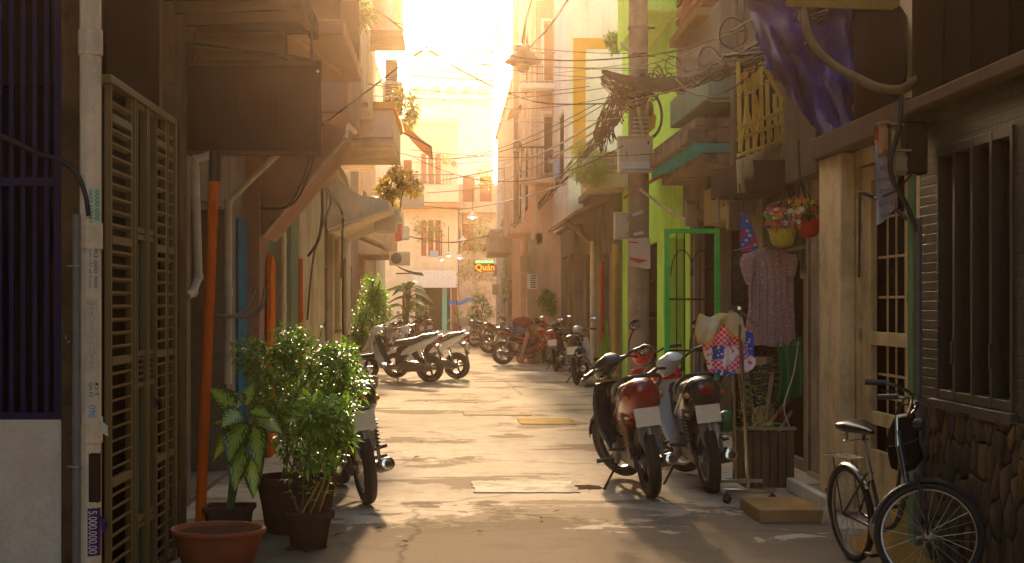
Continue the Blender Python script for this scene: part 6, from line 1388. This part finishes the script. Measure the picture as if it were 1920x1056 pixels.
part(ps,'paper',MB().grid(pfn,10,10),grime('notice_paper',(.64,.52,.42),(.42,.24,.17),.4,.8,.2,3,.1))
mb=MB(); p0=pfn(.04,.30); mb.add([pfn(.05,.31)-V((0,.012,0)),pfn(.9,.26)-V((0,.012,0)),pfn(.5,.15)-V((0,.012,0)),pfn(.08,.2)-V((0,.012,0))],[(0,1,2,3)]); mb.add([pfn(.0,.84)-V((0,.012,0)),pfn(.45,.88)-V((0,.012,0)),pfn(.45,.84)-V((0,.012,0)),pfn(.0,.80)-V((0,.012,0))],[(0,1,2,3)]); part(ps,'print',mb,plain('red_print',(.50,.07,.04),.7))
for k,(pa,pb_) in enumerate((((1186,404),(1206,396)),((1188,440),(1206,436)))): 
    a,b=W(*pa,21.28),W(*pb_,21.28); solo('paper_scrap','%s torn strip of white paper on the concrete pole'%('upper' if k==0 else 'lower'),'paper',MB().bar(a,b,.012,.045),PAPER)
# coil of cable with a yellow cloth
CO=thing('cable_coil','coil of black cable hung on the concrete pole over the cream cabinet','cable coil',W(1219,260,21.7)); mb=MB(); rr=random.Random(6)
for k in range(9):
    r=.30+rr.uniform(-.012,.018); off=rr.uniform(-.04,.04); mb.tube([W(1217,217,21.75)+V((r*.62*math.cos(a),off,r*1.08*math.sin(a))) for a in [2*PI*i/28 for i in range(28)]],.012,5,closed=True)
part(CO,'loops',mb,CABLE)
solo('yellow_cloth','yellow cloth tucked inside the black cable coil','cloth',MB().prism([(XX(1206,21.8),ZZ(222,21.8)),(XX(1222,21.8),ZZ(205,21.8)),(XX(1231,21.8),ZZ(220,21.8)),(XX(1228,21.8),ZZ(240,21.8)),(XX(1210,21.8),ZZ(254,21.8))],'y',21.8,21.84),plain('yellow_cloth',(.62,.38,.02),.7),bevel=.008)
solo('black_box','small black splice box hanging inside the cable coil','box',MB().loft([se_ring(W(1217,190+k*9,21.7),.04+.03*math.sin(k),.04,10,3,'z') for k in range(4)]),BPL)
def wire(label,P,r=.008,mat=None,n=5,name='overhead_wire'):
    solo(name,label,'wire',MB().tube(smooth(P,8),r,n,cap=False),mat or CABLE,group='wires strung over the alley')
CABD=plain('cable_dull',(.016,.012,.01),.8,0,Specular_IOR_Level=.15); WB=plain('wire_brown',(.06,.03,.018),.85,0,Specular_IOR_Level=.1); WP=plain('wire_pale',(.30,.21,.13),.8,0,Specular_IOR_Level=.15)
def bundle(label,nodes,nst,rad,seed,spread,name='cable_bundle',rmin=.006,rmax=.013,mats=(CABLE,WP)):
    """a sagging bundle of many separate strands tied together"""
    rr=random.Random(seed); root=thing(name,label,'cables',nodes[len(nodes)//2]); P0=smooth(nodes,6); 
    for mi,frac in ((0,.85),(1,.15)):
        mb=MB()
        for s in range(max(1,int(nst*frac))):
            ph=rr.uniform(0,6.28); am=rad*rr.random()**.5; tw=rr.uniform(.1,.35); P=[]
            for i,p in enumerate(P0):
                f=i/(len(P0)-1); w=am*(.35+.65*math.sin(PI*f)**.6)*(1+spread*math.sin(f*PI*rr.choice((1,1,2)))*.3)
                P.append(p+V((.5*w*math.cos(ph+i*tw),w*math.cos(ph+i*tw)*.6,w*math.sin(ph+i*tw)-spread*.12*math.sin(PI*f)*rr.random()*.3)))
            mb.tube(P,rr.uniform(rmin,rmax),4,cap=False)
        part(root,'strands',mb,mats[mi])
    return root
bundle('thick tangled bundle of black cables from the concrete pole up over the tarpaulin',[W(1130,135,21.6),W(1175,150,21.2),W(1230,158,20),W(1290,148,18),W(1350,122,16),W(1420,95,14.4),W(1480,50,13.2),W(1545,15,12),W(1610,-30,11)],34,.085,1,1.0,mats=(CABD,WB))
bundle('loose loops of cable around the head of the concrete pole',[W(1128,150,21.9),W(1165,165,21.3),W(1200,172,21.1),W(1240,150,20.6),W(1285,165,19.6)],18,.16,2,2.0,mats=(CABD,WP))
bundle('long brown cable bundle sloping from the concrete pole down to the far white pole',[W(1188,150,21.7),W(1160,215,23.5),W(1110,270,27),W(1060,325,33),W(1010,385,42),W(950,440,56),W(905,470,64)],16,.11,3,1,mats=(WB,WP))
bundle('ragged curtain of dead stems and cables down the left of the concrete pole',[W(1165,160,21.9),W(1155,205,22.1),W(1135,245,22.5),W(1120,262,23)],26,.26,4,1.5,mats=(WB,WB))
# small loops in the tangle
rr=random.Random(12)
for k,(px,py,r,Y) in enumerate(((1225,135,.11,20.3),(1262,122,.10,19),(1330,110,.12,16.8),(1375,62,.14,15.2),(1446,30,.12,13.5),(1345,135,.09,16.2),(1520,25,.10,12.2))):
    c=W(px,py,Y); solo('cable_loop',('hoop of slack cable near the pole head','small hoop of cable right of the pole head','hoop of cable left of the lattice balcony','large hoop of cable above the lattice balcony','hoop of cable on the dark blue tarpaulin','little hoop under the thick bundle','hoop of cable at the top of the tarpaulin')[k],'cable',MB().tube([c+V((r*math.cos(a),.04*math.sin(a*2),r*1.1*math.sin(a))) for a in [2*PI*i/20 for i in range(20)]],.007,5,closed=True),CABLE)
WL=[('dark wire crossing under the bright sky to the lamp',[(690,8,19),(765,62,21),(840,118,23),(930,165,26),(1010,192,24),(1110,195,22.5),(1180,190,21.4),(1262,170,19)],.012,WB),
('dark wire rising from the signboard to the top of the sky',[(603,236,13),(690,170,14),(770,110,15),(850,55,16),(915,-5,17)],.008,WB),
('wire running level from the left houses past the lamp',[(765,52,26),(860,80,24.5),(960,105,23),(1040,113,22),(1130,112,21.6),(1260,97,19),(1400,55,15)],.012,WB),
('pale wire strung across the alley under the lamp',[(760,100,28),(870,118,26),(1000,125,23.5),(1130,128,21.6),(1262,128,19)],.010,WP),
('pale wire crossing lower over the white sky',[(770,142,30),(900,150,27),(1040,152,24),(1170,140,21.6)],.010,WP),
('thin wire above the pinkish balcony heading right',[(700,180,24),(830,186,25),(960,184,24),(1100,170,22),(1180,155,21.5)],.008,WP),
('long pale cable sagging from the pole to the far left',[(1185,185,21.5),(1110,235,27),(1020,285,36),(930,318,48),(830,338,60),(770,345,72)],.022,WP),
('second long pale cable sagging below the first one',[(1185,200,21.5),(1110,250,27),(1010,310,38),(900,352,52),(800,362,66)],.02,WP),
('cable dipping across the far street under the small lamps',[(1060,345,33),(960,375,46),(860,392,60),(760,380,52)],.025,WP),
('low brown cable slung over the far shop front',[(1000,400,46),(920,440,58),(840,455,66),(750,440,56)],.03,WB),
('thin wire from the lattice up to the wooden beam',[(1240,170,20),(1330,130,17),(1450,75,14),(1545,15,12.3)],.008,WP),
('wire stretched from the mint balcony to the tarpaulin top',[(1185,128,21.3),(1290,100,18),(1400,40,15),(1460,-10,13.5)],.009,CABLE),
('thin vertical wire against the lime wall',[(1282,0,19),(1272,60,19.2),(1268,130,19.3)],.006,WP),
('pale line dropping from the bundle to the lattice',[(1180,190,21.2),(1290,160,18),(1380,105,15.2),(1470,40,13.2),(1540,-10,12)],.010,WP)]
for lb,P,r,m in WL: wire(lb,[W(*p) for p in P],r,m)
solo('drop_cable','pair of dark cables looping along the mauve overhang','cable',MB().tube(smooth([W(590,282,14.4),W(575,340,15.2),(W(545,385,15.6)),W(500,392,15.65)],6),.013,6).tube(smooth([W(583,284,14.4),W(565,345,15.2),W(535,388,15.6),W(485,390,15.7)],6),.011,6),CABLE)
solo('drop_cable','dark cables hanging beside the curved white hood','cable',MB().tube(smooth([W(603,335,19.5),W(604,400,19.6),W(597,450,19.6),W(578,480,19.7)],6),.02,6).tube(smooth([W(600,335,19.7),W(640,395,24),W(642,440,24),W(640,520,26)],6),.018,6).tube(smooth([W(604,350,19.6),W(620,380,22),W(590,470,20),W(576,600,19.7)],6),.013,6),CABLE)
solo('drop_cable','grey cable bundle hanging from the lattice balcony','cable',MB().tube(smooth([W(1497,262,13.6),W(1500,330,13.7),W(1512,372,13.6)],5),.01,6).tube(smooth([W(1440,410,15),W(1465,380,14.6),W(1478,345,14.4)],5),.008,6).tube(smooth([W(1386,345,14.8),W(1395,400,14.6),W(1408,450,14.2)],5),.007,6),CABLE)
solo('drop_pipe','pale conduit running from the pole to the lettered lintel','pipe',MB().tube(smooth([W(1200,355,21.3),W(1230,378,21),W(1270,405,20),W(1292,415,19.6)],4),.022,8),PVC)
# pendant lamp
YL=24; lp=thing('pendant_lamp','big dished metal street lamp hanging over the alley','lamp',W(980,137,YL)); cx=XX(980,YL)
part(lp,'shade',MB().lathe([(.295,ZZ(118,YL)),(.302,ZZ(117,YL)),(.27,ZZ(112,YL)),(.17,ZZ(100,YL)),(.12,ZZ(95,YL)),(.12,ZZ(85,YL)),(.05,ZZ(83,YL)),(.0,ZZ(83,YL))],(cx,YL,0),32,cap=False).lathe([(.295,ZZ(118,YL)),(.26,ZZ(115,YL)),(.1,ZZ(106,YL)),(.0,ZZ(106,YL))],(cx,YL,0),32,cap=False),grime('lamp_enamel',(.22,.11,.07),(.10,.05,.03),.4,.45,.2,4),sharp=50)
part(lp,'bulb',MB().ell((cx,YL,ZZ(126,YL)),.11,.11,.10,18),plain('bulb_glass',(.62,.42,.3),.15))
part(lp,'bracket',MB().tube([(cx,YL,ZZ(84,YL)),W(985,45,YL),W(998,-8,YL)],[.03,.02,.015],8).tube(smooth([W(992,90,YL),W(1030,50,YL),W(1058,10,YL),W(1085,-30,YL)],4),.018,8),IRON)
# far little lamps
for k,(px,py,s) in enumerate(((886,408,11),(868,452,9),(841,480,7),(862,484,8),(828,488,7))):
    Y=70; c=W(px,py,Y); r=s*Y/F*.9; root=thing('small_lamp','small white street lamp, %s'%('highest of the far cluster','second highest of the far cluster','middle one above the vine','rightmost of the lower far three','leftmost and lowest of the far cluster')[k],'lamp',c,group='small far street lamps')
    part(root,'shade',MB().lathe([(r,0),(r*1.02,.03),(r*.35,r*.75),(r*.2,r*.9),(r*.2,r*1.2),(0,r*1.25)],c,16,cap=False),plain('white_enamel',(.75,.70,.62),.4)); part(root,'bulb',MB().ell(c+V((0,0,.02)),r*.4,r*.4,r*.35,10),emit('lamp_glow_%d'%k,(1,.86,.6),6)); part(root,'stem',MB().tube([c+V((0,0,r*1.2)),c+V((0,0,1.4))],.02,5),IRON)
# far white pole and signs
x=XX(940,66); root=thing('white_pole','white concrete pole far down the alley wrapped in ivy','pole',(x,66,0)); part(root,'shaft',MB().lathe([(.24,0),(.22,3),(.19,8)],(x,66,0),16),WH); 
def sign(name,label,px0,px1,py0,py1,Y,mat,cat='sign',d=.06,rows=0):
    a=W(px0,py1,Y); b=W(px1,py0,Y); root=thing(name,label,cat,((a.x+b.x)/2,Y,a.z)); part(root,'board',MB().box(a.x,b.x,Y,Y+d,a.z,b.z),mat,bevel=.01)
    if rows:
        mb=MB(); rr=random.Random(px0)
        for k in range(rows): z=b.z-(b.z-a.z)*(k+.7)/(rows+.6); w=(b.x-a.x); mb.box(a.x+w*.3,a.x+w*rr.uniform(.7,.9),Y-.006,Y-.002,z-.02,z+.012)
        part(root,'print',mb,BLK)
    return root
NB=grime('notice_white',(.62,.56,.46),(.4,.32,.22),.4,.6,.2,4)
sign('sign_board','white blank signboard hanging beyond the orange leaved plant',754,795,352,389,45,NB)
sign('notice','narrow white notice high on the far white pole',925,932,496,519,64,NB)
sign('notice','square white notice lower on the far white pole',923,935,533,553,64,NB)
sign('notice_board','white notice board with dark print beside the square post',989,1008,514,542,40.8,NB,rows=6)
sign('switch_box','tan metal box under the awning above the notice board',977,993,480,508,41,BOXM,'box',.3)
sign('green_card','pale green card hanging under the salmon balcony',1003,1017,437,458,42,plain('card_green',(.30,.46,.36),.6))
sign('white_bracket','thin white frame bracket on the pale pipe',1028,1056,297,306,40,NB)
led=sign('shop_sign','small neon shop sign with green dots over orange lettering',890,926,488,509,62,plain('sign_dark',(.16,.07,.03),.6),rows=0)
tm=text_mb('Quán',.36,Matrix(((1,0,0),(0,0,-1),(0,1,0))),W(891,507,61.97),.01); part(led,'lettering',tm,emit('neon_orange',(1,.16,.01),1.1))
mb=MB()
for k in range(7): mb.ell(W(894+4.8*k,491,61.95),.05,.03,.05,8)
part(led,'green_dots',mb,emit('neon_green',(.12,1,.12),1.4))
# left far air conditioner, right low awning
def acunit(label,px0,px1,py0,py1,Y,d,name='air_conditioner'):
    a=W(px0,py1,Y); b=W(px1,py0,Y); root=thing(name,label,'air conditioner',((a.x+b.x)/2,Y+d/2,a.z)); part(root,'casing',MB().box(a.x,b.x,Y,Y+d,a.z,b.z),HOOD,bevel=.02)
    c=((b.x-a.x)*.35+a.x,Y-.001,(a.z+b.z)/2); rr_=(b.z-a.z)*.38; mb=MB()
    for q in range(5): mb.tube([(c[0]+rr_*(q+1)/5*math.cos(t),Y-.012,c[2]+rr_*(q+1)/5*math.sin(t)) for t in [2*PI*i/20 for i in range(20)]],.01,4,closed=True)
    part(root,'fan_grille',mb,IRON)
acunit('white air conditioner box on the far left wall under the wires',730,768,472,497,43,.6)
acunit('pale air conditioner box high on the left upper house',722,745,110,160,28.5,.5)
solo('blue_canopy','bright blue plastic canopy strip over a far cart','canopy',MB().grid(lambda u,v:W(843+67*u,564-6*u+8*v+1.5*math.sin(u*9),70-.6*v)+V((0,0,.04*math.sin(u*14))),16,4,uv=False),leafmat('blue_film',(.04,.28,.90),(.06,.34,.95),rough=.8,trans=.6))
ct=thing('cart','white box cart on legs under the blue canopy','cart',W(876,625,68)); a=W(862,612,68); b=W(890,594,68)
part(ct,'box',MB().box(a.x,b.x,68,69,a.z,b.z),NB,bevel=.03); mb=MB()
for x in (a.x+.04,b.x-.04):
    for y in (68.05,68.95): mb.bar((x,y,0),(x,y,a.z),.05)
mb.bar((a.x,68,0),W(856,562,69.6),.05); part(ct,'legs',mb,IRON)
for k,(px,py,sc_) in enumerate(((622,1008,1),(648,1022,.8),(765,1019,.8),(775,860,.9),(955,800,.8),(905,1000,.6))):
    Y=GY(py); mb=MB(); mb.leaf((XX(px,Y),Y,.012),V((math.cos(k*2),math.sin(k*2),.12)),V((.2,.1,1)),.09*sc_,.045*sc_,-.1,3,.3); solo('fallen_leaf',('dry brown leaf lying right of the front clay pot','small dry leaf farther right of the front clay pot','dry leaf on the dark near patch of the alley','dry leaf in the middle of the alley floor','dry leaf near the ochre drain cover','tiny dry leaf near the bottom of the alley floor')[k],'leaf',mb,plain('dry_leaf',(.26,.12,.03),.7))
# sand heap behind the bicycle
def sand(u,v):
    a=2*PI*u; r=v; q=1+.35*noise.noise(V((2*math.cos(a),2*math.sin(a),5))); x=3.02+.30*r*q*math.cos(a); y=9.95+.55*r*q*math.sin(a); return V((x,y,max(0.003,.42*(1-r)**1.3+.05*noise.noise(V((x*5,y*5,0)))*(1-r)+.003)))
solo('sand_heap','ochre sand heap against the wall behind the bicycle','sand heap',MB().grid(sand,32,14,uv=False),grime('sand',(.38,.22,.06),(.22,.12,.04),.5,.95,0,6,.8),sharp=180)

# extra things along the far walls
def awn(label,px0,px1,pt,pb,Y,d,mat):
    a=W(px0,pt,Y); b=W(px1,pb,Y); root=thing('awning',label,'awning',((a.x+b.x)/2,Y,b.z))
    n=12; mb=MB(); mb.grid(lambda u,v:V((a.x+(b.x-a.x)*v,Y+d*u,a.z+(b.z-a.z)*v-.05*math.sin(PI*v)-.02*math.sin(u*20)*v)),20,6,uv=False)
    o=part(root,'cloth',mb,mat,sharp=180); o.modifiers.new('thick','SOLIDIFY').thickness=.015
    part(root,'arm',MB().tube([(a.x,Y,a.z-.25),(b.x,Y,b.z)],.018,6).tube([(b.x,Y,b.z),(b.x,Y+d,b.z)],.018,6),IRON); return root
CANV=grime('orange_canvas',(.62,.25,.08),(.3,.12,.04),.4,.8,.4,3); GCV=grime('green_canvas',(.16,.30,.16),(.07,.13,.08),.4,.8,.4,3)
awn('rust orange canvas awning flap sticking out past the pinkish balcony',752,808,222,275,27.8,2.2,CANV)
awn('faded green awning low on the far left wall',742,790,498,512,46,4,GCV)
awn('brown tin awning over the olive shutters on the right',1062,1006,452,470,43.5,3,TIN)
awn('rusty orange awning high on the salmon house',1000,958,178,205,46,2.5,CANV)
acunit('grey air conditioner hung on the end of the salmon house',962,985,262,282,41.3,.4)
acunit('small air conditioner under the cornice of the cream end house',846,858,300,312,83.5,.4)
acunit('air conditioner below the vines on the brownish end house',905,925,455,470,83.8,.4)
sign('sign_board','orange sign panel fixed above the far left awning',757,772,300,340,47,CANV)
sign('sign_board','small pale blue sign plate over the far shop opening',806,822,470,482,80,plain('pale_blue',(.35,.50,.62),.6))
for k,(px,pt,pb,Y,c,lb) in enumerate(((748,420,452,38,(.55,.10,.06),'red shirt'),(760,424,450,38,(.62,.56,.46),'white vest'),(1045,300,340,40,(.40,.46,.62),'pale blue towel'))):
    hang_cloth('laundry','%s hung out high on the %s wall'%(lb,'left' if px<900 else 'right'),'laundry',[(pt,px-5,px+5),(pt+4,px-8,px+8),(pb,px-7,px+7)],Y,plain('laundry_%d'%k,c,.85),.03,6,k,nu=8,nv=8)

rr=random.Random(77)
for k in range(16):
    px,py=rr.uniform(640,1480),rr.uniform(730,1045); Y=GY(py); mb=MB(); mb.leaf((XX(px,Y),Y,.012),V((rr.uniform(-1,1),rr.uniform(-1,1),.12)),V((.2,.1,1)),rr.uniform(.03,.07),rr.uniform(.02,.035),-.1,3,.3); o=solo('fallen_leaf','tiny dry leaf scattered on the alley floor','leaf',mb,MATS['dry_leaf'],group='scattered dry leaves')

for k in range(12):
    y0=rr.uniform(15,330); x0=rr.choice((640,690,740,770)); Y0=rr.uniform(18,44); y1=y0*.5+rr.uniform(20,150); x1=rr.uniform(1100,1260); Y1=rr.uniform(19.5,22)
    a=W(x0,y0,Y0); b=W(x1,y1,Y1); solo('overhead_wire','thin slack wire strung high across the alley','wire',MB().tube(sag(a,b,rr.uniform(.1,.5),18),.006,4,cap=False),rr.choice((WB,WP,CABD)),group='thin slack wires high across the alley')
for k in range(7):
    a=W(rr.uniform(1190,1330),rr.uniform(90,175),rr.uniform(18,21)); b=W(rr.uniform(1420,1600),rr.uniform(-30,70),rr.uniform(11.5,14)); solo('overhead_wire','loose thin wire hanging along the thick cable bundle','wire',MB().tube(sag(a,b,rr.uniform(.15,.5),18),.006,4,cap=False),rr.choice((WP,CABD)),group='loose wires along the thick cable bundle')
